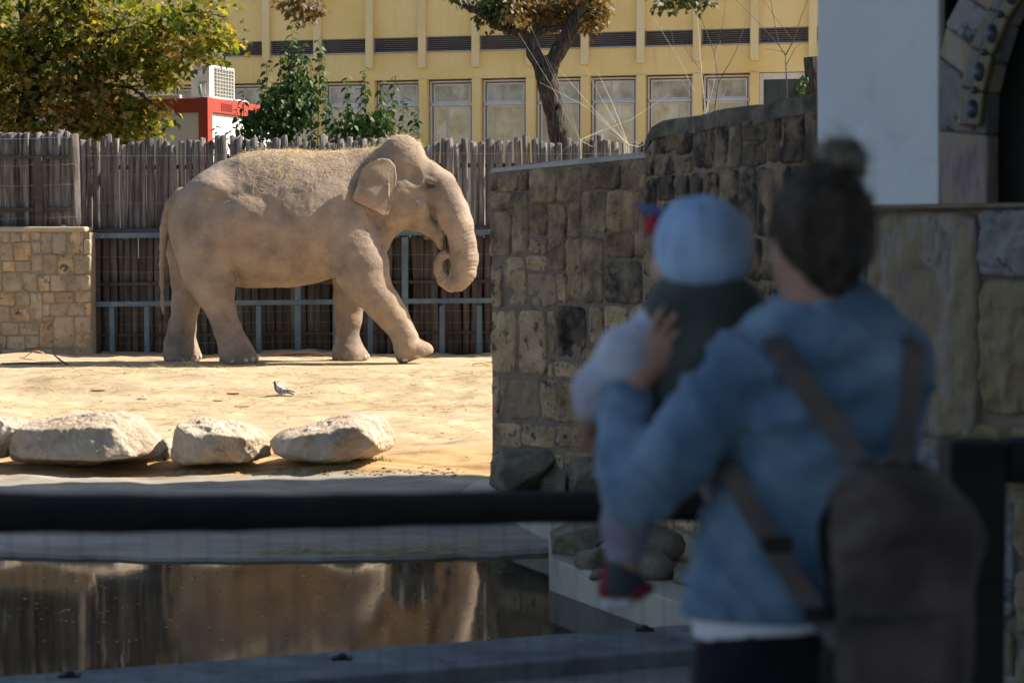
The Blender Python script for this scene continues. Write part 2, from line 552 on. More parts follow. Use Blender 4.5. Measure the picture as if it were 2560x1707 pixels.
def ground_material():
    m, t, out = nt('paddock_ground')
    b = N(t, 'ShaderNodeBsdfPrincipled'); b.inputs['Roughness'].default_value = .95; b.inputs['Specular IOR Level'].default_value = .1
    tc = N(t, 'ShaderNodeTexCoord')
    mp = N(t, 'ShaderNodeMapping'); mp.inputs['Scale'].default_value = (.55, 1.6, 1.0)
    t.links.new(tc.outputs['Object'], mp.inputs[0])
    n1 = N(t, 'ShaderNodeTexNoise'); n1.inputs['Scale'].default_value = 2.2; n1.inputs['Detail'].default_value = 9; n1.inputs['Roughness'].default_value = .68
    t.links.new(mp.outputs[0], n1.inputs['Vector'])
    sand = ramp(t, [(.28, .205, .12), (.405, .31, .195), (.475, .375, .25), (.545, .45, .32)], n1.outputs['Fac'], [.30, .43, .56, .72])
    # straw-stained streaks
    n2 = N(t, 'ShaderNodeTexNoise'); n2.inputs['Scale'].default_value = 1.1; n2.inputs['Detail'].default_value = 10; n2.inputs['Roughness'].default_value = .75; n2.inputs['Distortion'].default_value = .4
    t.links.new(mp.outputs[0], n2.inputs['Vector'])
    m2 = N(t, 'ShaderNodeMapRange'); m2.inputs[1].default_value = .54; m2.inputs[2].default_value = .70; m2.inputs[4].default_value = .7
    t.links.new(n2.outputs['Fac'], m2.inputs[0])
    x1 = N(t, 'ShaderNodeMix', data_type='RGBA'); x1.inputs['B'].default_value = (.35, .275, .135, 1)
    t.links.new(m2.outputs[0], x1.inputs['Factor']); t.links.new(sand.outputs[0], x1.inputs['A'])
    # zones along the bank: reddish trodden soil below the boulders, worn concrete apron by the water
    sp = N(t, 'ShaderNodeSeparateXYZ'); t.links.new(tc.outputs['Object'], sp.inputs[0])
    n3 = N(t, 'ShaderNodeTexNoise'); n3.inputs['Scale'].default_value = 1.3; n3.inputs['Detail'].default_value = 8
    t.links.new(tc.outputs['Object'], n3.inputs['Vector'])
    def zone(lo, hi, amp):
        a = N(t, 'ShaderNodeMath', operation='MULTIPLY_ADD'); a.inputs[1].default_value = amp; a.inputs[2].default_value = -amp / 2
        t.links.new(n3.outputs['Fac'], a.inputs[0])
        s = N(t, 'ShaderNodeMath', operation='ADD'); t.links.new(sp.outputs['Y'], s.inputs[0]); t.links.new(a.outputs[0], s.inputs[1])
        r = N(t, 'ShaderNodeMapRange'); r.inputs[1].default_value = lo; r.inputs[2].default_value = hi; t.links.new(s.outputs[0], r.inputs[0])
        return r.outputs[0]
    soil = ramp(t, [(.24, .145, .065), (.40, .26, .125), (.50, .345, .18)], n1.outputs['Fac'], [.36, .48, .62])
    x2 = N(t, 'ShaderNodeMix', data_type='RGBA')
    t.links.new(zone(18.3, 19.6, 1.6), x2.inputs['Factor']); t.links.new(soil.outputs[0], x2.inputs['A']); t.links.new(x1.outputs['Result'], x2.inputs['B'])
    conc = ramp(t, [(.22, .20, .17), (.32, .29, .24), (.42, .37, .30)], n1.outputs['Fac'], [.32, .5, .68])
    x3 = N(t, 'ShaderNodeMix', data_type='RGBA')
    t.links.new(zone(17.35, 17.6, .5), x3.inputs['Factor']); t.links.new(conc.outputs[0], x3.inputs['A']); t.links.new(x2.outputs['Result'], x3.inputs['B'])
    t.links.new(x3.outputs['Result'], b.inputs['Base Color'])
    n4 = N(t, 'ShaderNodeTexNoise'); n4.inputs['Scale'].default_value = 9; n4.inputs['Detail'].default_value = 10; n4.inputs['Roughness'].default_value = .72
    t.links.new(mp.outputs[0], n4.inputs['Vector'])
    bm = N(t, 'ShaderNodeBump'); bm.inputs['Strength'].default_value = .4; bm.inputs['Distance'].default_value = .04
    t.links.new(n4.outputs['Fac'], bm.inputs['Height']); t.links.new(bm.outputs[0], b.inputs['Normal'])
    t.links.new(b.outputs[0], out.inputs[0])
ground_material()

# ------------------------------------------------------------------ ground: one sheet from the pool's far edge to the horizon
_py = [13.0, 14.2, 15, 17.3, 18.0, 20, 22.2, 22.9, 23.3, 25, 27.6, 28.4, 29.4, 200]
_pz = [-.73, -.705, -.66, -.53, -.485, -.36, -.19, -.02, .015, .025, .02, .55, 1.0, 1.0]
def shore(x):
    return np.interp(x, [-60, -3.66, -2.4, -.79, .27, 2, 60], [14.6, 14.28, 14.05, 14.12, 14.46, 14.6, 14.6])
def ground_z(x, y):
    x = np.atleast_1d(np.asarray(x, float)); y = np.atleast_1d(np.asarray(y, float))
    z = np.interp(y, _py, _pz)
    P = np.stack([x * .7, y * .9, np.zeros_like(x)], 1)
    amp = np.clip((y - 14.6) / 3, 0, 1)
    near_el = np.clip(np.abs(y - 24.6) / 1.5, 0.12, 1)
    z = z + amp * near_el * (.045 * fbm(P, 3, 3) + .018 * fbm(P * 4.1, 3, 9))
    return z
xs = np.concatenate([np.linspace(-90, -9, 14), np.linspace(-8, 3, 221), np.linspace(4, 90, 14)])
ys = np.concatenate([np.linspace(14.2, 17, 57), np.linspace(17.06, 28.5, 220), np.linspace(28.7, 32, 12), np.linspace(34, 160, 14)])
GX, GY = np.meshgrid(xs, ys, indexing='ij')
GY = GY + (shore(GX) - 14.2) * np.clip(1 - (GY - 14.2) / 3, 0, 1)
GZ = ground_z(GX.ravel(), GY.ravel()).reshape(GX.shape)
edge = .03 * fbm(np.stack([GX[:, 0] * 5, GX[:, 0] * 0, GX[:, 0] * 0], 1), 3, 5)
GY[:, 0] += edge
# skirt that drops under the water along the pool edge
sk = np.stack([GX[:, 0], GY[:, 0] + .02, np.full(len(xs), -1.7)], 1)
V = np.concatenate([np.stack([GX, GY, GZ], -1).reshape(-1, 3), sk])
nx, ny = GX.shape
ii, jj = np.meshgrid(np.arange(nx - 1), np.arange(ny - 1), indexing='ij')
q = np.stack([ii * ny + jj, (ii + 1) * ny + jj, (ii + 1) * ny + jj + 1, ii * ny + jj + 1], -1).reshape(-1, 4)
s0 = nx * ny
i1 = np.arange(nx - 1)
qs = np.stack([s0 + i1, s0 + i1 + 1, (i1 + 1) * ny, i1 * ny], 1)
tag(obj('ground', mesh_np('ground', V, np.concatenate([q, qs])), 'paddock_ground'), kind='structure')
def gz(x, y): return float(ground_z(x, y)[0])

# ------------------------------------------------------------------ water, pool bed, kerb, visitor path
def water_material():
    m, t, out = nt('pool_water')
    b = N(t, 'ShaderNodeBsdfPrincipled')
    b.inputs['Base Color'].default_value = (.016, .018, .010, 1); b.inputs['Roughness'].default_value = .055; b.inputs['IOR'].default_value = 1.33
    tc = N(t, 'ShaderNodeTexCoord'); mp = N(t, 'ShaderNodeMapping'); mp.inputs['Scale'].default_value = (.7, .35, 1)
    t.links.new(tc.outputs['Object'], mp.inputs[0])
    n = N(t, 'ShaderNodeTexNoise'); n.inputs['Scale'].default_value = 2.4; n.inputs['Detail'].default_value = 3
    t.links.new(mp.outputs[0], n.inputs['Vector'])
    bm = N(t, 'ShaderNodeBump'); bm.inputs['Strength'].default_value = .10; bm.inputs['Distance'].default_value = .02
    t.links.new(n.outputs['Fac'], bm.inputs['Height']); t.links.new(bm.outputs[0], b.inputs['Normal'])
    t.links.new(b.outputs[0], out.inputs[0])
water_material()
mb = MB()
mb.poly([(-30, 7, -.73), (5, 7, -.73), (5, 15.4, -.73), (-30, 15.4, -.73)])
tag(mb.build('water', 'pool_water'), kind='structure')
# floating specks on the water
n = 260
px = rng.uniform(-3.2, .1, n); py = rng.uniform(11.2, 13.9, n)
P = np.stack([px, py, np.full(n, -.727)], 1)
a = rng.uniform(0, 6.28, n)
D = np.stack([np.cos(a), np.sin(a), np.zeros(n)], 1)
Nz = np.tile([0, 0, 1.0], (n, 1)) + rng.normal(size=(n, 3)) * .03
o = leaves('floating_litter', P, D, Nz, rng.uniform(.008, .03, n), rng.uniform(.3, 1, n), HEART, 'straw_litter', fold=.02)
tag(o, 'pale specks of chaff floating on the dark pool', 'litter', kind='stuff')

PK = Plane(at(-300, 1722, 9.5)[:2] * 0 + np.array([-3.29, 9.45]), np.array([1.45, 11.26]))
mb = MB()
mb.obox(PK, -9, PK.L + 2.5, -1.6, -.60, -.0, .62)
tag(mb.build('pool_kerb', 'kerb_concrete', bevel=.015), kind='structure')
mb = MB()
mb.obox(PK, -9.5, PK.L + 3, -1.6, -.685, .62, 6.0)
tag(mb.build('moat_floor', pm('moat_concrete', [(.16, .16, .15), (.24, .24, .22), (.30, .29, .27)], scale=2.2, bump=.3, bscale=30, spots=((.10, .11, .08), 4, .55, .7))), kind='structure')
for i, (fx, fy) in enumerate(((785, 1513), (1480, 1447), (160, 1553))):
    c = np.array(PK.hit(fx * FU, fy * FU))
    r = ray(fx * FU, fy * FU); t_ = (-.60 - CAMZ) / r[2]; p = np.array([0, 0, CAMZ]) + r * t_
    m_ = MB(); m_.tube([p + (0, 0, -.02), p + (0, 0, .02), p + (0, 0, .03)], [.03, .028, .012], 10); m_.box(tuple(p + (-.05, -.035, 0)), tuple(p + (.05, .035, .012)))
    tag(m_.build('anchor_bolt', pm('black_iron_%d' % i, [(.012, .012, .014), (.03, .028, .026)], scale=20, rough=.6, bump=.1), smooth=False),
        ['black anchor bolt on the pool kerb below the elephant trunk reflection', 'black anchor bolt on the kerb beside the concrete pool wall', 'black anchor bolt at the left end of the kerb'][i], 'bolt', 'anchor bolts along the pool kerb')
pm('path_paving', [(.16, .15, .14), (.24, .22, .20)], scale=4, bump=.2, bscale=40)
mb = MB(); mb.box((-20, -20, -1.6), (12, 5.6, 0.0))
tag(mb.build('visitor_path', 'path_paving', bevel=.02), kind='structure')

# ------------------------------------------------------------------ rocks
import bmesh
_bm = bmesh.new(); bmesh.ops.create_icosphere(_bm, subdivisions=6, radius=1.0)
ICO_V = np.array([v.co[:] for v in _bm.verts]); ICO_F = np.array([[v.index for v in f.verts] for f in _bm.faces]); _bm.free()
_bm = bmesh.new(); bmesh.ops.create_icosphere(_bm, subdivisions=3, radius=1.0)
ICO3_V = np.array([v.co[:] for v in _bm.verts]); ICO3_F = np.array([[v.index for v in f.verts] for f in _bm.faces]); _bm.free()

def rock(name, outline, Y, depth, mat, label, group=None, seed=0, cuts=10, rough=.055, lo=False, full=True, cat='boulder', squeeze=.4):
    """a boulder whose front view follows the outline (pixels) at distance Y, with its own depth, chiselled facets and rough faces"""
    r_ = np.random.default_rng(seed)
    pts = np.array([af(x, y, Y) if full else at(x, y, Y) for x, y in outline])
    c = pts.mean(0)
    rad = np.hypot(pts[:, 0] - c[0], pts[:, 2] - c[2])
    d, Fc = (ICO3_V, ICO3_F) if lo else (ICO_V, ICO_F)
    # angular core: hull of the outline set back and forth in depth
    loop = np.stack([pts[:, 0] - c[0], pts[:, 2] - c[2]], 1)
    hb = bmesh.new()
    for yy, sc_ in ((-.95, .74), (-.5, .95), (.1, 1.0), (.8, .80)):
        for (lx, lz) in loop:
            if yy != .1 and r_.random() < .45: continue
            k_ = sc_ * r_.uniform(.90, 1.0) if yy != .1 else 1.0
            hb.verts.new((lx * k_ + r_.normal() * .01, depth * (yy + r_.normal() * .12) if yy != .1 else r_.normal() * depth * .12, lz * k_ + (.0 if yy < .5 else -.02)))
    bmesh.ops.convex_hull(hb, input=hb.verts[:]); hb.normal_update()
    nk = np.array([f.normal[:] for f in hb.faces]); ok = np.array([f.normal.dot(f.verts[0].co) for f in hb.faces]); hb.free()
    dots = d @ nk.T
    r0 = np.where(dots > .02, ok[None] / np.maximum(dots, .02), 99).min(1)
    p = d * r0[:, None]
    size = rad.mean()
    w = p / size
    nrm = d
    p = p + nrm * (rough * size * .9 * fbm(w * 1.6 + seed, 3, seed))[:, None] - nrm * (rough * size * 1.25 * (np.abs(fbm(w * 2.6 + seed, 7, seed + 5, .60)) - .35))[:, None]
    me = mesh_np(name, p, Fc, smooth=True)
    o = obj(name, me, mat, loc=tuple(c))
    return tag(o, label, cat, group)

rock('boulder', [(-40, 1040), (-30, 960), (0, 950), (40, 955), (85, 968), (60, 985), (30, 1000), (25, 1045), (0, 1052)], 18.15, .38, 'limestone_boulder',
     'pale boulder cut off by the left edge of the picture', 'boulders in a row below the bank', 1)
rock('boulder', [(25, 1000), (50, 975), (110, 965), (180, 958), (215, 945), (275, 942), (320, 955), (350, 985), (388, 1030), (370, 1045), (300, 1055), (200, 1064), (100, 1062), (40, 1055), (24, 1040)], 18.0, .48,
     'limestone_boulder', 'longest pale boulder with a humped top, left in the row', 'boulders in a row below the bank', 2)
rock('boulder', [(392, 1055), (398, 1000), (415, 970), (470, 963), (545, 968), (600, 985), (622, 1010), (618, 1045), (580, 1060), (500, 1058), (420, 1064)], 18.0, .36,
     'limestone_boulder', 'smaller squarish pale boulder in the middle of the row', 'boulders in a row below the bank', 3)
rock('boulder', [(622, 1010), (650, 990), (720, 975), (790, 945), (830, 950), (880, 955), (905, 985), (910, 1012), (895, 1035), (850, 1052), (800, 1066), (740, 1062), (670, 1055), (630, 1040)], 18.0, .46,
     'limestone_boulder', 'large wedge-shaped pale boulder with a sunlit right face, under the pigeon', 'boulders in a row below the bank', 4)
rock('small_rock', [(372, 1010), (395, 1002), (402, 1030), (395, 1055), (375, 1048)], 18.35, .2, 'limestone_boulder', 'small stone wedged in the gap between the long boulder and the squarish boulder', None, 5, lo=True, cat='rock')
rock('flat_rock', [(915, 1014), (940, 1006), (975, 1005), (982, 1016), (940, 1023)], 20.0, .2, 'limestone_boulder', 'low flat stone in the sand right of the wedge-shaped boulder', 'flat stones in the sand', 6, lo=True, cat='rock')
rock('flat_rock', [(990, 1010), (1020, 998), (1045, 1000), (1048, 1014), (1015, 1018)], 20.1, .22, 'limestone_boulder', 'pale flat stone in the sand nearest the tall stone wall', 'flat stones in the sand', 7, lo=True, cat='rock')

# ------------------------------------------------------------------ cut stones laid on a wall plane
def stone(P, u0, u1, z0, z1, proud, mat, parent, seed, name='stone', nn=14, back=-.06, gap=.007, rough=.02, edge=.012):
    r_ = np.random.default_rng(seed)
    u0 += gap; u1 -= gap; z0 += gap; z1 -= gap
    if u1 - u0 < .015 or z1 - z0 < .015: return None
    uc, zc = (u0 + u1) / 2, (z0 + z1) / 2; hu, hz = (u1 - u0) / 2, (z1 - z0) / 2
    t = np.concatenate([[-1], -1 + 2 * (np.arange(nn) / (nn - 1)), [1]])
    A, B = np.meshgrid(t, t, indexing='ij')
    ring = np.zeros_like(A, bool); ring[0] = ring[-1] = True; ring[:, 0] = ring[:, -1] = True
    cr = min(.02 / max(hu, .05), .12) * (np.abs(A) ** 6 * np.abs(B) ** 6)
    a = A * (1 - cr); b = B * (1 - cr)
    q = np.stack([(a * hu + uc).ravel() * 4, np.full(a.size, seed * 1.7), (b * hz + zc).ravel() * 4], 1)
    da = edge * fbm(q * 1.7, 2, seed).reshape(A.shape); db = edge * fbm(q * 1.7 + 31, 2, seed).reshape(A.shape)
    U = a * hu + da; Z = b * hz + db
    m = np.maximum(np.abs(A), np.abs(B))
    eu = np.minimum(hu * (1 - np.abs(A)), hz * (1 - np.abs(B)))
    rnd = np.clip(1 - eu / .02, 0, 1) ** 2
    tilt = r_.normal(size=2) * .005
    off = proud + r_.uniform(-.006, .008) - rnd * (.008 + proud * .25) + rough * .75 * fbm(q * 3.6 + 7, 5, seed + 3, .6).reshape(A.shape) + tilt[0] * A + tilt[1] * B
    off[ring] = back
    V = P.d[None] * U.ravel()[:, None] + P.n[None] * off.ravel()[:, None] + np.array([0, 0, 1.0])[None] * Z.ravel()[:, None]
    k = nn + 2
    ii, jj = np.meshgrid(np.arange(k - 1), np.arange(k - 1), indexing='ij')
    qd = np.stack([ii * k + jj, (ii + 1) * k + jj, (ii + 1) * k + jj + 1, ii * k + jj + 1], -1).reshape(-1, 4)
    if np.dot(np.cross(P.d, [0, 0, 1.0]), P.n) < 0: qd = qd[:, ::-1]
    me = mesh_np(name, V, qd)
    return obj(name, me, mat, parent, loc=tuple(P.pt(uc, zc, 0)))
# ------------------------------------------------------------------ left stone pier
Z5 = lambda x, y: (x / 3.136, 500 + y / 3.136)
P0 = at(-160, 881, 26.9); P1 = at(227, 881, 26.9)
PP = Plane(P0[:2], P1[:2])
pier = empty('stone_pier', tuple(P0 * (1, 1, 0)))
tag(pier, 'low stone pier under the log panel at the left', 'wall')
mb = MB()
ztop = PP.hit(100, 575)[1]
mb.obox(PP, -6, PP.L, -.2, ztop - .03, -.55, .004)
mb.build('core', 'pale_mortar', pier)
mb = MB(); mb.obox(PP, -6, PP.L - .05, ztop - .028, ztop + .045, -.57, .03)
mb.build('coping', pm('worn_coping', [(.34, .28, .19), (.46, .38, .27)], scale=5, bump=.5, bscale=30), pier, bevel=.03)
rects = [(-150, 250, -80, 330), (-78, 245, -2, 330), (0, 245, 75, 330), (75, 250, 163, 330), (165, 245, 240, 325), (240, 250, 320, 322), (320, 245, 406, 418), (408, 245, 520, 425), (522, 240, 658, 418), (658, 310, 712, 425),
 (-150, 335, -2, 475), (0, 335, 105, 475), (108, 330, 242, 475), (245, 325, 320, 420), (-150, 478, -60, 720), (-58, 478, 20, 720), (20, 478, 120, 560), (120, 475, 244, 560), (245, 425, 336, 560), (338, 422, 450, 580), (452, 430, 585, 582), (585, 428, 712, 580),
 (22, 562, 175, 718), (175, 562, 298, 718), (298, 584, 396, 714), (397, 584, 530, 714), (530, 584, 712, 710),
 (-150, 722, -10, 826), (-8, 722, 122, 826), (122, 722, 235, 826), (235, 720, 335, 945), (335, 720, 430, 812), (430, 718, 586, 802), (588, 712, 712, 802),
 (-150, 830, -40, 955), (-38, 830, 78, 955), (80, 830, 235, 955), (335, 812, 398, 905), (398, 808, 530, 905), (530, 805, 668, 905), (670, 805, 712, 905),
 (-150, 960, 12, 1060), (12, 958, 150, 1060), (150, 958, 308, 1060), (310, 950, 418, 1163), (340, 908, 418, 946), (420, 910, 586, 1166), (588, 908, 712, 1050),
 (-150, 1062, -40, 1162), (-38, 1062, 55, 1162), (55, 1062, 200, 1175), (200, 1062, 308, 1163), (590, 1052, 712, 1166),
 (-150, 1166, 0, 1225), (0, 1166, 205, 1225), (205, 1166, 415, 1225), (418, 1168, 585, 1225), (587, 1168, 712, 1225)]
for i, (x0, y0, x1, y1) in enumerate(rects):
    u0, z1 = PP.hit(*Z5(x0, y0)); u1, z0 = PP.hit(*Z5(x1, y1))
    stone(PP, u0, u1, z0, z1, .014, 'reddish_sandstone' if i == 32 else ('sandstone' if i % 4 == 0 else 'pale_sandstone'), pier, 100 + i, rough=.012, gap=.003, edge=.006)

for i in range(40):                                              # the pier runs on to the left, out of the picture
    k_, c_ = divmod(i, 8); w0 = .62 * (c_ % 8) ; zh = (ztop - .04) / 5
    ue = PP.hit(*Z5(-152, 500))[0] - 4.3 + c_ * .53 + .09 * (k_ % 2)
    stone(PP, ue, ue + .53, zh * k_, zh * (k_ + 1), .014, 'pale_sandstone', pier, 2000 + i, rough=.012, gap=.003, edge=.006, nn=8)

# ------------------------------------------------------------------ the tall stone wall beside the paddock
A1 = at(1228, 900, 16.6); B1 = at(1625, 900, 15.2)
PW = Plane(A1[:2], B1[:2])
wall1 = empty('stone_wall', tuple(A1 * (1, 1, 0)))
tag(wall1, 'rough ashlar wall ending beside the elephant trunk, with a sloping cement top', 'wall')
Z7 = lambda x, y: (1150 + x / 1.5364, 280 + y / 1.5364)
top_l = PW.hit(1232, 424)[1]; top_r = PW.hit(1612, 386)[1]
zt = lambda u: top_l + (top_r - top_l) * u / PW.L
mb = MB()
zb = -.75
u0, u1 = .02, PW.L + .6
mb.hexa([PW.pt(u0, zb, .004), PW.pt(u1, zb, .004), PW.pt(u1, zb, -.6), PW.pt(u0, zb, -.6), PW.pt(u0, zt(u0) - .03, .004), PW.pt(u1, zt(u1) - .03, .004), PW.pt(u1, zt(u1) + .03, -.6), PW.pt(u0, zt(u0) + .03, -.6)])
mb.build('core', 'mortar', wall1)
mb = MB()
mb.hexa([PW.pt(-.01, zt(0) - .03, .02), PW.pt(u1, zt(u1) - .03, .02), PW.pt(u1, zt(u1) + .03, -.62), PW.pt(-.01, zt(0) + .03, -.62),
         PW.pt(-.01, zt(0) + .005, .0), PW.pt(u1, zt(u1) + .005, .0), PW.pt(u1, zt(u1) + .085, -.6), PW.pt(-.01, zt(0) + .075, -.6)])
mb.build('coping', pm('cement_top', [(.36, .33, .28), (.46, .42, .35), (.54, .49, .41)], scale=3, bump=.5, bscale=25), wall1, bevel=.02)
r7 = [(122, 218, 148, 305), (148, 214, 230, 305), (230, 212, 268, 305), (270, 204, 372, 352), (372, 192, 474, 348), (478, 180, 622, 300), (625, 170, 718, 300), (718, 165, 800, 330),
 (120, 307, 205, 376), (205, 307, 268, 552), (114, 378, 204, 556), (268, 354, 342, 480), (268, 482, 340, 548), (342, 356, 413, 615), (415, 350, 469, 482), (471, 304, 571, 470), (573, 302, 674, 466), (676, 302, 720, 556), (722, 332, 800, 560),
 (120, 558, 168, 752), (168, 556, 258, 752), (260, 550, 340, 616), (260, 618, 373, 754), (375, 617, 418, 738), (415, 484, 472, 738), (472, 474, 556, 738), (557, 469, 674, 563), (557, 566, 705, 738), (707, 562, 800, 738),
 (120, 756, 223, 1008), (226, 756, 338, 1016), (336, 760, 371, 816), (342, 818, 371, 958), (372, 742, 489, 952), (490, 741, 556, 900), (557, 741, 652, 902), (654, 741, 800, 900), (342, 960, 364, 1018), (366, 956, 470, 1024), (472, 904, 560, 1028), (562, 904, 700, 1028), (702, 904, 800, 1028),
 (124, 1010, 153, 1183), (155, 1018, 313, 1192), (315, 1026, 456, 1198), (458, 1031, 570, 1200), (572, 1031, 700, 1200), (702, 1031, 800, 1200),
 (124, 1186, 243, 1296), (244, 1195, 369, 1296), (370, 1200, 463, 1296), (464, 1202, 570, 1296), (572, 1202, 690, 1296), (692, 1202, 800, 1296),
 (124, 1298, 240, 1420), (242, 1298, 400, 1420), (402, 1298, 560, 1420), (562, 1298, 800, 1420)]
for i, (x0, y0, x1, y1) in enumerate(r7):
    ua, z1 = PW.hit(*Z7(x0, y0)); ub, z0 = PW.hit(*Z7(x1, y1))
    z1 = min(z1, zt((ua + ub) / 2) - .025)
    mt = 'weathered_top_stone' if y0 < 480 and x0 != 573 else ('reddish_sandstone' if i in (43, 22) else ('dark_lichen_stone' if i in (27, 33) else 'sandstone'))
    stone(PW, ua, ub, z0, z1, .016, mt, wall1, 300 + i, rough=.016, gap=.005, edge=.012, nn=18)
# end face of the wall: quoins turned round the corner
PE = Plane(PW.pt(-.0, 0, -.6)[:2], PW.pt(.0, 0, 0)[:2]); PE.n = -PW.d
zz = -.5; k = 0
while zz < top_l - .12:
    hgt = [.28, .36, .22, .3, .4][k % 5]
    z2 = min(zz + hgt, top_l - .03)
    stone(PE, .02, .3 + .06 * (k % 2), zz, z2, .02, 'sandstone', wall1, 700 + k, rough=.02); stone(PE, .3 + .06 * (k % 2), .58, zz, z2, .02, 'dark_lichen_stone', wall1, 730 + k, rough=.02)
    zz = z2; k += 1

# second, taller run of wall, nearer, climbing out of sight behind the white pier
A2 = at(1614, 900, 14.7); B2 = at(2075, 900, 11.6)
PW2 = Plane(A2[:2], B2[:2])
wall2 = empty('stone_wall', tuple(A2 * (1, 1, 0)))
tag(wall2, 'dark taller stone wall behind the child, running up to the white pier', 'wall')
zt2 = PW2.hit(1700, 300)[1]
mb = MB(); mb.obox(PW2, .02, PW2.L + .3, -.75, zt2 - .07, -.55, .003); mb.build('core', 'mortar', wall2)
mb = MB()
n_ = 24
for j in range(n_):                                            # rounded cap
    ua, ub = PW2.L * j / n_ * 1.1, PW2.L * (j + 1) / n_ * 1.1
    if j == 0: ua = .01
    prof = [(.022, -.10), (.016, .0), (-.02, .02), (-.2, .045), (-.4, .05), (-.53, .02), (-.56, -.10)]
    za = .02 * vnoise([[ua * 2, 3, 1]])[0]; zb_ = .02 * vnoise([[ub * 2, 3, 1]])[0]
    s0_ = min(1, ua / .25); s1_ = min(1, ub / .25)
    for (o0, h0), (o1, h1) in zip(prof[:-1], prof[1:]):
        d0 = -.12 * (1 - s0_) ** 2; d1 = -.12 * (1 - s1_) ** 2
        mb.poly([PW2.pt(ua, zt2 + h0 + za + d0, o0), PW2.pt(ub, zt2 + h0 + zb_ + d1, o0), PW2.pt(ub, zt2 + h1 + zb_ + d1, o1), PW2.pt(ua, zt2 + h1 + za + d0, o1)])
mb.build('coping', pm('mossy_cap', [(.05, .045, .038), (.10, .09, .072), (.17, .15, .12), (.26, .24, .2)], scale=5, bump=1.0, bscale=9, bdist=.06), wall2, smooth=True)
r_ = np.random.default_rng(5)
z = -.7; row = 0
while z < zt2 - .1:
    hgt = r_.uniform(.26, .46); z1 = z + hgt
    if zt2 - .07 - z1 < .2: z1 = zt2 - .07
    u = .0
    while u < PW2.L + .1:
        wd = r_.uniform(.18, .42)
        u2 = min(u + wd, PW2.L + .25)
        mt = 'dark_lichen_stone' if z1 > 1.1 or r_.random() < .35 else 'sandstone'
        if r_.random() < .3 and hgt > .34:
            zm = z + (z1 - z) * r_.uniform(.4, .6)
            stone(PW2, u, u2, z, zm, .018, mt, wall2, 900 + row, rough=.018, edge=.012); row += 1
            stone(PW2, u, u2, zm, z1, .018, mt, wall2, 900 + row, rough=.018, edge=.012); row += 1
        else:
            stone(PW2, u, u2, z, z1, .018, mt, wall2, 900 + row, rough=.018, edge=.012); row += 1
        u = u2
    z = z1
# left return of the taller run (the step that stands above the lower wall)
PE2 = Plane(PW2.pt(0, 0, -.55)[:2], PW2.pt(0, 0, 0)[:2]); PE2.n = -PW2.d
for k, (z0, z1) in enumerate(((1.6, 1.9), (1.9, 2.14), (2.14, zt2 - .08))):
    stone(PE2, .02, .53, z0, z1, .02, 'dark_lichen_stone', wall2, 1400 + k)

# concrete pool wall below, carrying the rubble in front of the stone wall
A = at(1154, 1228, 16.4)[:2]; M0 = np.array([.272, 14.7]); B = at(1374, 1399, 12.9)[:2]; C = at(1690, 1508, 11.35)[:2]; D_ = at(2300, 1720, 9.3)[:2]
loop = [(A[0], A[1]), (M0[0], M0[1]), (B[0], B[1]), (C[0], C[1]), (D_[0], D_[1]), (5, 9.5), (5, 17.2), (A[0] + .12, 17.2)]
mb = MB(); mb.prism([(x, y, -1.6) for x, y in loop][::-1], (0, 0, 1.6 - .52))
o = mb.build('pool_wall', 'cast_concrete', bevel=.012)
tag(o, 'pale concrete pool wall below the rubble, behind the hanging shoe', 'wall')

# rubble and base boulders
rock('boulder', [(1124, 1110), (1128, 1060), (1150, 1035), (1210, 1025), (1262, 1022), (1300, 1030), (1262, 1062), (1240, 1100), (1240, 1132), (1200, 1130), (1140, 1125)], 16.3, .5, 'grey_boulder',
     'big flat-faced grey boulder under the end of the stone wall', 'grey boulders at the foot of the stone wall', 21, rough=.02, cuts=8)
rock('boulder', [(1238, 1100), (1265, 1068), (1300, 1058), (1312, 1085), (1305, 1138), (1250, 1138)], 16.0, .25, 'grey_boulder', 'small upright grey rock wedged between two base boulders of the wall', 'grey boulders at the foot of the stone wall', 22)
rock('boulder', [(1296, 1085), (1318, 1048), (1360, 1032), (1440, 1036), (1480, 1070), (1470, 1130), (1380, 1150), (1305, 1138)], 15.9, .42, 'grey_boulder', 'rounded grey boulder touching the sleeve of the jacket, at the wall foot', 'grey boulders at the foot of the stone wall', 23)
rock('boulder', [(1270, 1270), (1268, 1220), (1310, 1195), (1380, 1195), (1400, 1225), (1360, 1265), (1310, 1282)], 13.1, .24, 'grey_boulder', 'tilted grey block on the corner of the concrete pool wall', 'rubble on the pool wall', 24, rough=.02)
rock('boulder', [(1318, 1292), (1325, 1270), (1375, 1255), (1410, 1262), (1412, 1300), (1370, 1318), (1335, 1312)], 12.55, .16, 'grey_boulder', 'flat-topped grey stone just left of the hanging leg', 'rubble on the pool wall', 25, lo=True)
rock('boulder', [(1462, 1310), (1475, 1265), (1515, 1268), (1550, 1290), (1548, 1325), (1510, 1338), (1470, 1332)], 12.2, .18, 'grey_boulder', 'pale-topped grey stone right of the hanging shoe', 'rubble on the pool wall', 26, lo=True)
rock('boulder', [(1540, 1330), (1548, 1300), (1580, 1298), (1610, 1310), (1615, 1340), (1570, 1345)], 12.0, .16, 'grey_boulder', 'small grey stone half hidden by the hem of the jacket', 'rubble on the pool wall', 27, lo=True)
rock('boulder', [(1410, 1240), (1430, 1205), (1500, 1200), (1560, 1220), (1580, 1260), (1540, 1290), (1440, 1290)], 12.9, .3, 'grey_boulder', 'dark grey boulder behind the hanging leg', 'rubble on the pool wall', 28, lo=True)
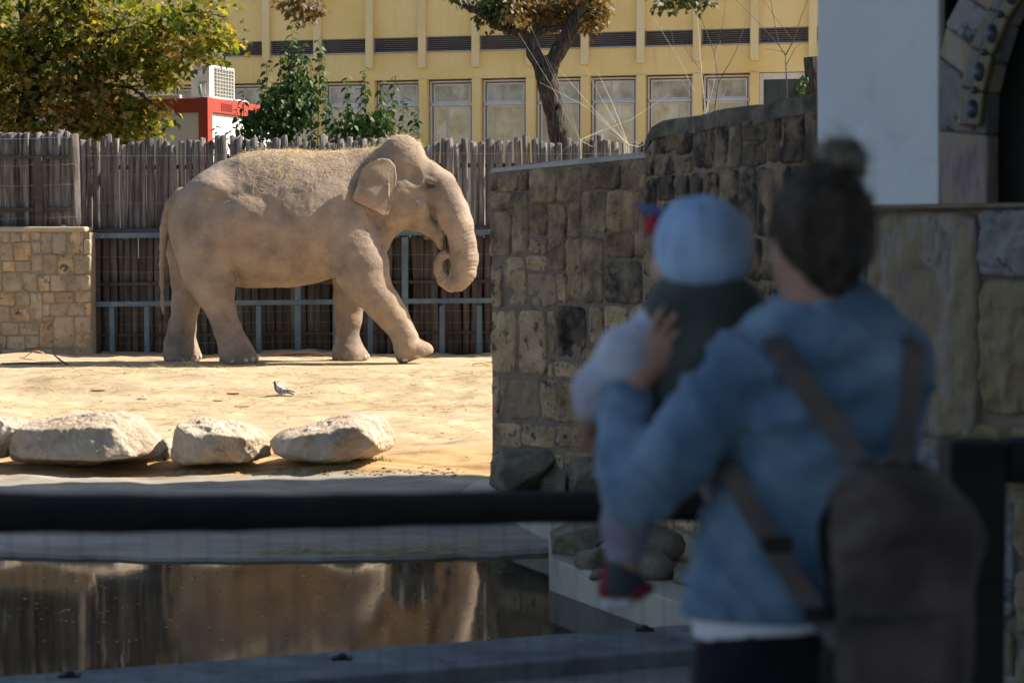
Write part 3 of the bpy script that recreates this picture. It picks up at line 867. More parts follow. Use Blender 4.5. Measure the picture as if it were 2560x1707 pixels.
rock('boulder', [(1345, 1330), (1360, 1308), (1400, 1305), (1415, 1335), (1385, 1345)], 12.3, .14, 'grey_boulder', 'lowest grey stone on the lip of the pool wall, behind the hanging shoe', 'rubble on the pool wall', 29, lo=True)

# ------------------------------------------------------------------ log fences
pm('log_grey', [(.05, .043, .040), (.135, .118, .108), (.225, .20, .183), (.32, .29, .265)], scale=4, rough=.9, bump=1.0, bscale=10, stretch=(7, 7, .45), rnd=.3, hue=.012, spec=.12, bdist=.02)
pm('log_dark', [(.045, .039, .035), (.10, .088, .078), (.16, .142, .125)], scale=3, rough=.9, bump=.8, bscale=14, stretch=(6, 6, .5), rnd=.3, hue=.01, spec=.12, bdist=.02)
pm('rail_wood', [(.05, .04, .035), (.10, .085, .07)], scale=6, rough=.9, bump=.5, bscale=20, stretch=(.5, 4, 4))
pm('blue_steel', [(.06, .105, .145), (.09, .145, .19), (.15, .20, .24)], scale=3, rough=.55, bump=.2, bscale=30, spots=((.30, .34, .36), 9, .62, .70), spec=.4)
pm('galvanised_wire', [(.20, .20, .21), (.30, .30, .31)], scale=20, rough=.5, bump=0, metallic=.3)
def log_mesh(seed, h, r, seg=9, rows=7):
    r_ = np.random.default_rng(seed); V = []; base = r_.uniform(.86, 1.12, seg)
    bx, by = r_.normal(size=2) * .012
    for j in range(rows):
        t = j / (rows - 1); z = h * t
        for k in range(seg):
            a = 2 * math.pi * k / seg
            rr = r * base[k] * (1.04 - .08 * t) * (1 + .05 * r_.normal())
            zz = z + (r_.uniform(-.03, .012) if j == rows - 1 else 0)
            V.append((1.18 * rr * math.cos(a) + bx * math.sin(3.1 * t), (.6 if math.sin(a) < 0 else .8) * rr * math.sin(a) + by * math.sin(3.1 * t), zz))
    q = [(j * seg + k, j * seg + (k + 1) % seg, (j + 1) * seg + (k + 1) % seg, (j + 1) * seg + k) for j in range(rows - 1) for k in range(seg)]
    m = MB(); m.v = V; m.f = q + [tuple(range((rows - 1) * seg, rows * seg)), tuple(range(seg))[::-1]]
    me = m.me('log')
    for p in me.polygons: p.use_smooth = len(p.vertices) == 4
    return me
FY = 27.5
fence = empty('log_fence', (at(700, 877, FY)[0], FY, 0))
tag(fence, 'long palisade of weathered split logs behind the elephant', 'fence')
LOGS = [log_mesh(40 + i, 1.30, .037 + .005 * (i % 3)) for i in range(8)]
LOWS = [log_mesh(60 + i, 1.74, .043 + .004 * (i % 3)) for i in range(6)]
for m_ in LOGS: m_.materials.append(MATS['log_grey'])
for m_ in LOWS: m_.materials.append(MATS['log_dark'])
x = at(208, 600, FY)[0]; xe = at(1640, 600, FY)[0]; k = 0
r_ = np.random.default_rng(9)
while x < xe:
    i = int(r_.integers(0, 8))
    px_ = 1280 + x / FY * F
    topf = np.interp(px_, [200, 600, 900, 1100, 1300, 1640], [352, 352, 350, 356, 350, 352])
    zt_ = at(px_, topf, FY)[2] + r_.normal() * .04
    o = obj('log', LOGS[i], None, fence, loc=(x, FY + r_.normal() * .012, zt_ - 1.30), rot=(0, r_.normal() * .010, r_.normal() * .35))
    w = .0425 + .006 * (i % 3)
    dens = .006 if px_ < 560 else .016
    x += 2 * w + abs(r_.normal()) * dens + (.05 if px_ > 1100 and r_.random() < .18 else 0)
    k += 1
x = at(222, 600, FY)[0]; xe = at(1560, 600, FY)[0]
while x < xe:
    i = int(r_.integers(0, 6))
    obj('log', LOWS[i], None, fence, loc=(x, FY + .02 + r_.normal() * .008, -.06 + r_.normal() * .01), rot=(0, 0, r_.normal() * .3))
    x += 2 * (.048 + .0045 * (i % 3)) + r_.uniform(-.006, .006)
def hbar(fx0, fy0, fx1, fy1, Y, h, d, name, mat, parent, bevel=.006):
    a = af(fx0, fy0, Y); b = af(fx1, fy1, Y); m_ = MB()
    m_.hexa([(a[0], Y - d, a[2] - h), (b[0], Y - d, b[2] - h), (b[0], Y + d, b[2] - h), (a[0], Y + d, a[2] - h),
             (a[0], Y - d, a[2] + h), (b[0], Y - d, b[2] + h), (b[0], Y + d, b[2] + h), (a[0], Y + d, a[2] + h)])
    return m_.build(name, mat, parent, bevel=bevel)
m_ = MB(); a = at(222, 600, 27.64); b = at(1560, 600, 27.64); m_.box((a[0], 27.62, -.1), (b[0], 27.66, 1.58)); m_.build('backing_board', 'log_dark', fence)
hbar(195, 531, 1440, 522, 27.42, .04, .03, 'rail', 'rail_wood', fence)
hbar(208, 653, 1160, 646, 27.43, .022, .012, 'batten', 'rail_wood', fence)
hbar(208, 770, 1160, 763, 27.43, .02, .012, 'batten', 'rail_wood', fence)
hbar(195, 385, 1490, 378, 27.58, .03, .02, 'rail', 'rail_wood', fence)
# thin wire strands across the logs
for (y0, y1, sag) in ((358, 351, 3), (400, 396, 4), (465, 461, 4), (540 - 10, 520, 5), (590, 583, 3), (625, 615, 3), (720, 712, 3), (745, 738, 4), (788, 783, 2)):
    m_ = MB(); pts = []
    for j in range(30):
        t = j / 29; fx = 195 + t * (1330 if y0 < 420 else 965)
        pts.append(af(fx, y0 + (y1 - y0) * t + sag * math.sin(9 * t) * .5 + rng.normal() * .4, 27.36))
    m_.tube(pts, .0022, 4); m_.build('wire', 'galvanised_wire', fence)

# painted steel barrier in front of the logs
bar = empty('steel_barrier', (at(700, 877, 27.25)[0], 27.25, 0))
tag(bar, 'blue painted steel barrier rails standing in front of the logs', 'barrier')
hbar(197, 542, 1440, 530, 27.25, .036, .03, 'rail', 'blue_steel', bar)
hbar(197, 699, 1440, 687, 27.25, .034, .03, 'rail', 'blue_steel', bar)
def vbar(fx, fy0, fy1, Y, h, name, mat, parent):
    a = af(fx, fy0, Y); b = af(fx, fy1, Y); m_ = MB(); m_.box((a[0] - h, Y - .03, b[2] - .15), (a[0] + h, Y + .02, a[2])); return m_.build(name, mat, parent, bevel=.006)
for fx in (257, 337, 594, 850, 1015, 1100, 770): vbar(fx, 702, 806, 27.262, .034, 'post', 'blue_steel', bar)
for fx in (683, 930): vbar(fx, 545, 806, 27.262, .042, 'post', 'blue_steel', bar)
vbar(223, 545, 806, 27.3, .03, 'post', 'rail_wood', bar)

# log panel standing on the pier
pan = empty('palisade', (at(90, 575, 27.15)[0], 27.15, 1.6))
tag(pan, 'separate panel of round logs with two dark rails, standing on the stone pier', 'fence')
LOGP = [log_mesh(80 + i, 1.30, .052 + .006 * (i % 3)) for i in range(5)]
for m_ in LOGP: m_.materials.append(MATS['log_grey'])
for j in range(-26, 13):
    px_ = 8 + j * 15.3
    p = at(px_, 576, 27.15)
    obj('log', LOGP[j % 5], None, pan, loc=(p[0], 27.15, p[2] + .02 + r_.normal() * .02), rot=(0, r_.normal() * .012 + (.015 if j > 9 else 0), r_.uniform(0, 6.28)))
hbar(-380, 364, 162, 361, 27.06, .024, .02, 'rail', 'rail_wood', pan)
hbar(-380, 486, 160, 481, 27.06, .024, .02, 'rail', 'rail_wood', pan)
a = af(88, 360, 27.02); b = af(88, 527, 27.02); m_ = MB(); m_.box((a[0] - .05, 26.99, b[2]), (a[0] + .05, 27.03, a[2])); m_.build('post', 'rail_wood', pan, bevel=.008)
for y0 in (322, 384, 430, 505):
    m_ = MB(); m_.tube([af(-70 + j * 13, y0 - j * .35 + rng.normal() * .7, 27.02) for j in range(20)], .0032, 4); m_.build('wire', 'galvanised_wire', pan)
# ------------------------------------------------------------------ yellow office building
def plaster_material():
    m, t, out = nt('yellow_plaster')
    b = N(t, 'ShaderNodeBsdfPrincipled'); b.inputs['Roughness'].default_value = .9; b.inputs['Specular IOR Level'].default_value = .15
    v = coords(t, (1, 1, 1), rnd=False)
    n1 = N(t, 'ShaderNodeTexNoise'); n1.inputs['Scale'].default_value = .9; n1.inputs['Detail'].default_value = 8
    t.links.new(v, n1.inputs['Vector'])
    c = ramp(t, [(.76, .55, .21), (.82, .62, .27), (.85, .66, .32)], n1.outputs['Fac'], [.32, .5, .7])
    mp = N(t, 'ShaderNodeMapping'); mp.inputs['Scale'].default_value = (5, 5, .5); t.links.new(v, mp.inputs[0])
    n2 = N(t, 'ShaderNodeTexNoise'); n2.inputs['Scale'].default_value = 2; n2.inputs['Detail'].default_value = 6; t.links.new(mp.outputs[0], n2.inputs['Vector'])
    r = N(t, 'ShaderNodeMapRange'); r.inputs[1].default_value = .56; r.inputs[2].default_value = .8; r.inputs[4].default_value = .35; t.links.new(n2.outputs['Fac'], r.inputs[0])
    x = N(t, 'ShaderNodeMix', data_type='RGBA'); x.inputs['B'].default_value = (.52, .40, .20, 1)
    t.links.new(r.outputs[0], x.inputs['Factor']); t.links.new(c.outputs[0], x.inputs['A']); t.links.new(x.outputs['Result'], b.inputs['Base Color'])
    n3 = N(t, 'ShaderNodeTexNoise'); n3.inputs['Scale'].default_value = 40; n3.inputs['Detail'].default_value = 4; t.links.new(v, n3.inputs['Vector'])
    bm = N(t, 'ShaderNodeBump'); bm.inputs['Strength'].default_value = .3; bm.inputs['Distance'].default_value = .01
    t.links.new(n3.outputs['Fac'], bm.inputs['Height']); t.links.new(bm.outputs[0], b.inputs['Normal'])
    t.links.new(b.outputs[0], out.inputs[0])
plaster_material()
pm('pilaster_plaster', [(.68, .54, .27), (.78, .63, .34), (.76, .66, .44)], scale=2.5, bump=.3, bscale=40, stretch=(1, 1, .4))
pm('white_frame', [(.58, .57, .56), (.72, .72, .72)], scale=4, rough=.6, bump=.1, bscale=30, spots=((.36, .28, .2), 5, .6, .75))
pm('frame_shadow_wood', [(.15, .11, .08), (.24, .18, .13)], scale=4, bump=.2)  # dark brown backing, puts the shadow between the frames into the colour
pm('louvre_metal', [(.13, .11, .10), (.20, .175, .16)], scale=4, rough=.6, bump=.1, stretch=(.4, 1, 1))
pm('zinc_sill', [(.36, .37, .40), (.48, .49, .53)], scale=6, rough=.5, bump=.3)
def pane_material(name, cols):
    """old glass with yellowed blinds right behind it"""
    m, t, out = nt(name)
    b = N(t, 'ShaderNodeBsdfPrincipled'); b.inputs['Roughness'].default_value = .35; b.inputs['Specular IOR Level'].default_value = .5
    b.inputs['Coat Weight'].default_value = .6; b.inputs['Coat Roughness'].default_value = .06
    v = coords(t, (1, 1, .8))
    n1 = N(t, 'ShaderNodeTexNoise'); n1.inputs['Scale'].default_value = 3.4; n1.inputs['Detail'].default_value = 7; n1.inputs['Roughness'].default_value = .6; t.links.new(v, n1.inputs['Vector'])
    c = ramp(t, cols, n1.outputs['Fac'], [.35, .5, .66])
    t.links.new(vary(t, c.outputs[0], .14, .01), b.inputs['Base Color'])
    t.links.new(b.outputs[0], out.inputs[0])
pane_material('blind_pane', [(.50, .40, .22), (.64, .55, .35), (.70, .66, .54)])
pane_material('upper_pane', [(.26, .23, .18), (.45, .40, .30), (.60, .58, .54)])  # greyer tones stand in for dark reflections in the upper lights
pm('blind_strip', [(.36, .45, .45), (.48, .55, .54)], scale=4, rough=.5, bump=0)
m_, t_, out_ = nt('dark_glass')
b_ = N(t_, 'ShaderNodeBsdfPrincipled'); b_.inputs['Base Color'].default_value = (.015, .018, .015, 1); b_.inputs['Roughness'].default_value = .05
t_.links.new(b_.outputs[0], out_.inputs[0])

GA = af(385, 300, 41.2); GB = af(1866, 300, 37.9)
G = Plane(GA[:2], GB[:2])
bay = G.L / 12
bld = empty('office_building', (GA[0], GA[1], 1.0))
tag(bld, 'yellow plastered office building with pilasters, louvres and tall windows', 'building')
zz = lambda fy: 1.55 + (551 - fy) / (F / FU / 37.95)
Z_LT, Z_LB, Z_PB, Z_LIN, Z_TR0, Z_TR1, Z_BOT = zz(66), zz(103), zz(141), zz(167), zz(222), zz(232), 1.6
NB0, NB1 = -5, 15
U0, U1 = bay * NB0, bay * NB1
mb = MB()
mb.obox(G, U0, U1, Z_LT, 9.5, -.3, 0)                  # upper wall
mb.obox(G, U0, U1, Z_LIN, Z_LB, -.3, 0)                # spandrel under the louvres
mb.obox(G, U0, U1, .8, Z_BOT, -.3, 0)                  # sill wall
mb.build('wall', 'yellow_plaster', bld)
mb = MB(); mb.obox(G, U0, U1, .8, 9.4, -8, -.32); mb.build('wall', 'yellow_plaster', bld)
mb = MB(); mb.obox(G, U0 - .3, U1 + .3, 9.5, 9.8, -8.3, .5); mb.build('roof', 'zinc_sill', bld)
r_ = np.random.default_rng(21)
for i in range(NB0, NB1 + 1):
    u = bay * i
    mb = MB(); mb.obox(G, u - .075, u + .075, Z_PB, 9.49, .002, .11); mb.build('pilaster', 'pilaster_plaster', bld, bevel=.008)
    mb = MB(); mb.obox(G, u - .085, u + .085, Z_BOT + .002, Z_LIN - .002, -.2, .05); mb.build('pillar', 'yellow_plaster', bld, bevel=.008)
for i in range(NB0, NB1):
    a, c = bay * i + .078, bay * (i + 1) - .078
    # louvre panel
    mb = MB()
    mb.obox(G, a, a + .03, Z_LB, Z_LT, -.1, .012); mb.obox(G, c - .03, c, Z_LB, Z_LT, -.1, .012); mb.obox(G, a, c, Z_LT - .025, Z_LT - .002, -.1, .010)
    lv = mb.build('louvre', 'louvre_metal', bld)
    mb = MB()
    for j in range(6):
        z0 = Z_LB + .045 + j * (Z_LT - Z_LB - .07) / 6; dz = (Z_LT - Z_LB - .07) / 6 * .8
        mb.hexa([G.pt(a + .03, z0, .0), G.pt(c - .03, z0, .0), G.pt(c - .03, z0 + dz, -.07), G.pt(a + .03, z0 + dz, -.07),
                 G.pt(a + .03, z0 + .012, .0), G.pt(c - .03, z0 + .012, .0), G.pt(c - .03, z0 + dz + .012, -.07), G.pt(a + .03, z0 + dz + .012, -.07)])
    mb.build('slats', 'louvre_metal', lv)
    mb = MB(); mb.hexa([G.pt(a, Z_LB + .002, .05), G.pt(c, Z_LB + .002, .05), G.pt(c, Z_LB + .002, -.1), G.pt(a, Z_LB + .002, -.1), G.pt(a, Z_LB + .02, .045), G.pt(c, Z_LB + .02, .045), G.pt(c, Z_LB + .045, -.1), G.pt(a, Z_LB + .045, -.1)])
    mb.build('sill', 'zinc_sill', lv)
    # window: two framed lights, one above the other
    a, c = bay * i + .087, bay * (i + 1) - .087
    if i >= 11:                                      # open dark window at the right end
        mb = MB()
        for (u0, u1, z0, z1) in ((a, a + .07, 3.2, Z_LIN - .01), (c - .07, c, 3.2, Z_LIN - .01), (a + .07, c - .07, Z_LIN - .13, Z_LIN - .01)):
            mb.obox(G, u0, u1, z0, z1, -.16, -.06)
        w = mb.build('window', 'white_frame', bld, bevel=.006)
        mb = MB(); mb.obox(G, a + .05, c - .05, Z_BOT, Z_LIN - .12, -.15, -.13); mb.build('pane', 'dark_glass', w)
        continue
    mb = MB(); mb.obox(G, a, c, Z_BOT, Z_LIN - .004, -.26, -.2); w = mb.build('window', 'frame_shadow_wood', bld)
    for (z0, z1) in ((Z_TR1 + .02, Z_LIN - .03), (Z_BOT, Z_TR0 - .01)):
        fr = MB()
        for e, dep in ((0, -.13), (.058, -.17)):
            t0 = .030
            fr.obox(G, a + .02 + e, a + .02 + e + t0, z0 + e, z1 - e, -.199, dep); fr.obox(G, c - .02 - e - t0, c - .02 - e, z0 + e, z1 - e, -.199, dep)
            fr.obox(G, a + .02 + e + t0, c - .02 - e - t0, z1 - e - t0, z1 - e, -.199, dep - .001); fr.obox(G, a + .02 + e + t0, c - .02 - e - t0, z0 + e, z0 + e + t0, -.199, dep - .001)
        fo = fr.build('frame', 'white_frame', w)
        mb = MB(); mb.obox(G, a + .1, c - .1, z0 + .08, z1 - .08, -.199, -.19); mb.build('pane', 'blind_pane' if z0 < 2 else 'upper_pane', w)
        for sx in sorted(r_.uniform(.2, .8, r_.integers(1, 3))):
            u = a + (c - a) * sx; wd = r_.choice([.006, .018]); mb = MB(); mb.obox(G, u - wd, u + wd, z0 + .072, z1 - .072, -.1895, -.186); mb.build('blind_strip', 'blind_strip', w)

# ------------------------------------------------------------------ site container with outdoor air-conditioning unit
pm('container_red', [(.33, .045, .03), (.42, .065, .045)], scale=4, rough=.5, bump=.1, bscale=20, spec=.4, spots=((.30, .10, .06), 7, .6, .75))
pm('container_panel', [(.66, .68, .70), (.74, .76, .77)], scale=2, rough=.5, bump=.05, spec=.35)
CZ = at(515, 243, 30.3)[2]
ang = R(19)
cc = at(519, 243, 30.3)
cont = empty('site_container', (cc[0], cc[1], CZ - 2.6), -ang)
tag(cont, 'white site container with red frame behind the log fence', 'container')
def lb(name, boxes, mat, parent, bevel=.006, root=None):
    m_ = MB()
    for a_, b_ in boxes: m_.box(a_, b_)
    me = m_.me(name); o_ = obj(name, me, mat, parent, local=True)
    if bevel:
        md = o_.modifiers.new('bevel', 'BEVEL'); md.width = bevel; md.segments = 2
    return o_
# local frame: origin at the near corner's foot, x runs back along the long side (negative), y along the short side
LX, LY, LZ = 6.0, 2.44, 2.6
for nm, a_, b_ in (('corner_post', (-.16, 0, 0), (0, .16, LZ)), ('corner_post', (-LX, 0, 0), (-LX + .16, .16, LZ)), ('corner_post', (-.16, LY - .16, 0), (0, LY, LZ)),
                   ('top_rail', (-LX + .16, .002, LZ - .22), (-.16, .14, LZ - .01)), ('top_rail', (-.14, .16, LZ - .22), (-.002, LY - .16, LZ - .01)),
                   ('bottom_rail', (-LX + .16, .002, 0), (-.16, .14, .16)), ('bottom_rail', (-.14, .16, 0), (-.002, LY - .16, .16))):
    lb(nm, [(a_, b_)], 'container_red', cont)
lb('roof_panel', [((-LX + .1, .1, LZ - .05), (-.1, LY - .05, LZ - .015))], 'container_panel', cont)
for j in range(9):
    x0 = -.165 - j * .63
    lb('panel', [((max(x0 - .622, -LX + .165), .05, .165), (x0, .1, LZ - .225))], 'container_panel', cont, .01)
for j in range(4):
    y0 = .165 + j * .53
    lb('panel', [((-.1, y0, .165), (-.05, min(y0 + .522, LY - .165), LZ - .225))], 'container_panel', cont, .01)
for y0 in (.45, 1.55): lb('fork_pocket', [((-.02, y0, LZ - .175), (.004, y0 + .36, LZ - .065))], pm('pocket_red_%d' % int(y0 * 10), [(.16, .012, .012), (.22, .02, .018)], scale=5), cont, 0)
lb('cable_tray', [((-1.3, .05, LZ), (-.5, .12, LZ + .05))], 'white_frame', cont)
cab = MB(); cab.tube([(-.05, .95 + .1 * j, LZ + .03 - .02 * (j % 2)) for j in range(6)] + [(.03, 1.5, LZ - .3), (.03, 1.5, LZ - 1.2)], .012, 6)
obj('cable', cab.me('cable', True), 'white_frame', cont, local=True)

pm('ac_white', [(.62, .60, .53), (.70, .68, .62)], scale=3, rough=.5, bump=.05)
pm('ac_dark', [(.10, .12, .12), (.16, .18, .18)], scale=8, rough=.6, bump=.1)
ac = empty('air_conditioner', tuple(wm(cont) @ Vector((-.24, .52, LZ))), -ang)
tag(ac, 'beige outdoor air-conditioning unit on the roof of the container', 'air conditioner')
lb('casing', [((-.32, 0, .04), (0, .86, .54))], 'ac_white', ac, .015)
lb('fan_recess', [((-.01, .17, .07), (.008, .81, .51))], 'ac_dark', ac, 0)
for j in range(8): lb('grille_bar', [((.008, .17, .10 + j * .055), (.02, .81, .107 + j * .055))], 'ac_white', ac, 0)
for j in range(7): lb('grille_bar', [((.0195, .2 + j * .095, .07), (.028, .207 + j * .095, .51))], 'ac_white', ac, 0)
for y0 in (.08, .72): lb('foot', [((-.3, y0, 0), (-.02, y0 + .06, .045))], 'ac_dark', ac, .004)
lb('valve_cover', [((-.2, -.03, .08), (-.05, .0, .26))], 'ac_white', ac, .01)
lb('service_plate', [((-.27, -.012, .36), (-.12, .001, .46))], 'container_panel', ac, .004)
cab = MB(); cab.tube([(-.12, -.03, .24), (-.12, -.09, .2), (-.1, -.1, .08), (-.06, -.06, .0), (.02, .0, -.02)], .028, 8)
obj('insulated_hose', cab.me('insulated_hose', True), 'ac_dark', ac, local=True)

# ------------------------------------------------------------------ trees and shrubs behind the fence
pm('bark', [(.018, .015, .013), (.05, .042, .036), (.10, .085, .073), (.22, .195, .17)], scale=5, rough=.95, bump=1.0, bscale=9, stretch=(7, 7, 1.1), spec=.08, bdist=.05, distortion=.6)
pm('twig_bark', [(.05, .04, .03), (.12, .095, .07)], scale=8, rough=.9, bump=.3)
pm('green_stem', [(.09, .11, .03), (.16, .16, .06)], scale=8, rough=.8, bump=.2)
leaf_mat('maple_leaf', [(.032, .050, .010), (.068, .092, .016), (.15, .155, .026), (.32, .26, .045), (.34, .20, .09)], trans=.52, pos=[0, .35, .62, .82, 1])
leaf_mat('maple_leaf_brown', [(.030, .048, .012), (.06, .058, .016), (.105, .068, .022), (.15, .088, .032)], trans=.25)
leaf_mat('mulberry_leaf', [(.018, .045, .010), (.035, .075, .016), (.065, .11, .024)], trans=.22)

def sprays(centres, spread, per, flat=.35, droop=.5, seed=0, tilt=None):
    """leaf clusters round spray centres: positions, tip directions, normals"""
    r_ = np.random.default_rng(seed)
    c = np.repeat(centres, per, axis=0); n_ = len(c)
    off = r_.normal(size=(n_, 3)) * spread * np.array([1, 1, flat])
    P = c + off
    D = off / (np.linalg.norm(off, axis=1, keepdims=True) + 1e-6) + r_.normal(size=(n_, 3)) * .5
    D[:, 2] = D[:, 2] * .4 - droop * r_.uniform(.3, 1.3, n_)
    Nn = np.tile([0.0, 0, 1.0], (n_, 1)) + r_.normal(size=(n_, 3)) * .45
    if tilt is not None: Nn = Nn + np.array(tilt)
    return P, D, Nn, r_

# left maple: crown over the panel and the fence, its trunk behind the logs
mt = empty('maple_tree', (-6.3, 29.2, 1.0))
tag(mt, 'leafy maple turning yellow at the upper left, hanging over the fence', 'tree')
tr = Field((-8.4, 28.5, .8), (-3.6, 30.2, 5.6), .03)
def mp3(fx, fy, Y, r): p = af(fx, fy, Y); return (p[0], p[1], p[2], r)
tr.chain([(-6.7, 29.2, .9, .17), mp3(55, 300, 29.2, .14), mp3(80, 150, 29.2, .11), mp3(60, 60, 29.2, .09), mp3(50, -60, 29.2, .08)], k=.05)
tr.chain([mp3(80, 150, 29.2, .075), mp3(180, 90, 29.0, .05), mp3(330, 60, 28.9, .035), mp3(440, 25, 28.9, .022), mp3(520, 40, 28.9, .018)], k=.03)
tr.chain([mp3(70, 230, 29.2, .07), mp3(170, 190, 29.0, .045), mp3(300, 200, 28.9, .028), mp3(380, 260, 28.9, .018)], k=.03)
tr.chain([mp3(60, 180, 29.2, .08), mp3(10, 110, 29.2, .06), mp3(-60, 60, 29.2, .05)], k=.03)
obj('trunk', tr.mesh('trunk'), 'bark', mt)
r_ = np.random.default_rng(31)
cs = []
# (centre x, centre y, radius x, radius y, count) in view pixels
for cx, cy, rx, ry, nn_ in ((60, 60, 190, 130, 120), (220, 60, 150, 110, 95), (90, 220, 170, 110, 115), (260, 200, 110, 110, 70), (350, 90, 90, 75, 42), (440, 70, 75, 50, 26), (505, 92, 34, 20, 9), (330, 275, 60, 45, 30),
                            (240, 290, 80, 45, 34), (60, 310, 110, 30, 34), (380, 150, 60, 40, 16), (460, 118, 40, 16, 7), (470, 15, 60, 26, 12), (180, 310, 70, 25, 20), (195, 350, 10, 30, 4), (165, 420, 12, 70, 7), (-120, 120, 160, 200, 120)):
    for _ in range(nn_):
        th = r_.uniform(0, 6.28); q = math.sqrt(r_.uniform(0, 1))
        dep = 28.45 + abs(r_.normal()) * .75
        if cx in (195, 165): dep = 28.2
        cs.append(af(cx + rx * q * math.cos(th), cy + ry * q * math.sin(th), dep))
cs = np.array(cs)
P, D, Nn, rr = sprays(cs, .13, 15, flat=.55, droop=.75, seed=5)
tone = np.repeat(np.clip(rr.normal(.54, .22, len(cs)), 0, 1), 15)
# browner dry tips low on the camera side
pxx = 1280 + P[:, 0] / P[:, 1] * F; pyy = HZ - (P[:, 2] - CAMZ) / P[:, 1] * F
dry = (rr.random(len(P)) < .45 * np.exp(-((pxx - 180) / 130) ** 2 - ((pyy - 260) / 120) ** 2))
tone = np.clip(tone + rr.normal(size=len(P)) * .13, 0, .92); tone[dry] = rr.uniform(.92, 1, dry.sum())
leaves('crown', P, D, Nn, rr.uniform(.075, .135, len(P)), tone, MAPLE, 'maple_leaf', mt)

# forked tree in front of the building
ZT = lambda x, y: (1000 + x / 4.276, y / 4.276)
TY = 30.0
kz = 1 / 4.276 / (F / TY)
def t3(x, y, r, dy=0): p = at(*ZT(x, y), TY); return (p[0], p[1] + dy, p[2], r * kz)
ft = empty('forked_tree', (at(1400, 350, TY)[0], TY, 1.0))
tag(ft, 'forked tree with dark furrowed trunk standing before the yellow facade', 'tree')
lo = at(1080, 420, TY); hi = at(1500, -80, TY)
fl = Field((lo[0] - .6, TY - .5, 1.0), (hi[0] + .2, TY + .6, hi[2]), .018)
fl.chain([t3(1760, 2050, 130), t3(1725, 1600, 108), t3(1690, 1400, 104), t3(1640, 1150, 104), t3(1590, 950, 108), t3(1562, 800, 112), t3(1545, 720, 100)], k=.04)
fl.chain([t3(1545, 760, 95), t3(1430, 570, 72), t3(1395, 440, 66), t3(1350, 390, 56)], k=.05)
fl.chain([t3(1390, 400, 58), t3(1200, 345, 54), t3(1060, 265, 52), t3(900, 155, 47), t3(740, 80, 40), t3(560, -10, 34), t3(330, -140, 30)], k=.03)
fl.chain([t3(1350, 380, 36), t3(1312, 160, 27), t3(1295, -30, 25), t3(1285, -250, 22)], k=.04)
fl.chain([t3(1600, 720, 95), t3(1690, 560, 80), t3(1770, 430, 76), t3(1860, 240, 72), t3(1930, 40, 70), t3(1965, -130, 68), t3(1980, -300, 64)], k=.05)
fl.chain([t3(1390, 370, 40), t3(1540, 322, 32), t3(1760, 288, 22)], k=.03)
fl.chain([t3(1380, 370, 36), t3(1470, 270, 22), t3(1450, 130, 16)], k=.03)
fl.chain([t3(940, 180, 28), t3(935, 60, 22), t3(930, -60, 18)], k=.03)
fl.ell((*at(*ZT(1668, 1160), TY)[:1], TY - .17, at(*ZT(1668, 1160), TY)[2]), (.022, .09, .05), k=.015, rot=R(-20), op='cut')
fl.ell((*at(*ZT(1495, 715), TY)[:1], TY - .15, at(*ZT(1495, 715), TY)[2]), (.035, .08, .022), k=.015, op='cut')
me = fl.mesh('trunk'); V = verts_of(me); Nm = normals_of(me)
V += Nm * (.010 * fbm(V * np.array([16, 16, 2.6]), 3, 4))[:, None]
set_verts(me, V)
obj('trunk', me, 'bark', ft)
cs = []; r_ = np.random.default_rng(77)
for cx, cy, rx, ry, nn_, dy in ((1130, 60, 260, 110, 22, .2), (1060, 180, 160, 70, 12, -.1), (1200, 220, 60, 50, 5, -.2), (1450, 60, 190, 120, 22, .5), (1650, 120, 130, 110, 18, .5), (1700, 30, 160, 80, 14, .5), (2060, 150, 100, 95, 17, .2), (2030, 260, 50, 30, 3, .2),
                                (1600, 230, 70, 40, 4, .5), (1900, -60, 300, 80, 20, .2), (1200, -80, 300, 70, 16, .2), (680, -30, 110, 30, 4, 0)):
    for _ in range(nn_):
        th = r_.uniform(0, 6.28); q = math.sqrt(r_.uniform())
        p = at(*ZT(cx + rx * q * math.cos(th), cy + ry * q * math.sin(th)), TY); cs.append(p + (0, dy + r_.normal() * .25, 0))
# hanging sprig over the facade at the left, another at the right
for cx, cy, rx, ry, nn_ in ((690, 15, 36, 26, 9), (715, 38, 14, 18, 4), (1570, 2, 62, 16, 12)):
    for _ in range(nn_): cs.append(af(cx + rx * r_.uniform(-1, 1), cy + ry * r_.uniform(-1, 1), 29.6 + r_.normal() * .1))
cs = np.array(cs)
P, D, Nn, rr = sprays(cs, .11, 15, flat=.6, droop=.8, seed=6)
pxx = 1280 + P[:, 0] / P[:, 1] * F
base = np.where((pxx < 1270) & (pxx > 1000) | (pxx > 1600), .12, .70)
tone = np.clip(base + rr.normal(size=len(P)) * .2, 0, 1)
leaves('crown', P, D, Nn, rr.uniform(.07, .125, len(P)), tone, MAPLE, 'maple_leaf_brown', ft)
m_ = MB()
m_.tube([af(640, -60, 29.6), af(690, 0, 29.6), af(712, 15, 29.6), af(728, 35, 29.6)], [.02, .012, .008, .004], 6)
m_.tube([af(560, -140, 29.6), af(640, -60, 29.6)], [.03, .02], 6)
m_.tube([at(*ZT(330, -140), TY), af(860, -160, 29.8), af(560, -140, 29.6)], [.04, .035, .03], 6)
m_.tube([at(*ZT(1980, -300), TY), af(1500, -90, 29.8), af(1575, -10, 29.6), af(1620, 5, 29.6)], [.05, .03, .012, .005], 6)
m_.build('branches', 'twig_bark', ft, smooth=True)

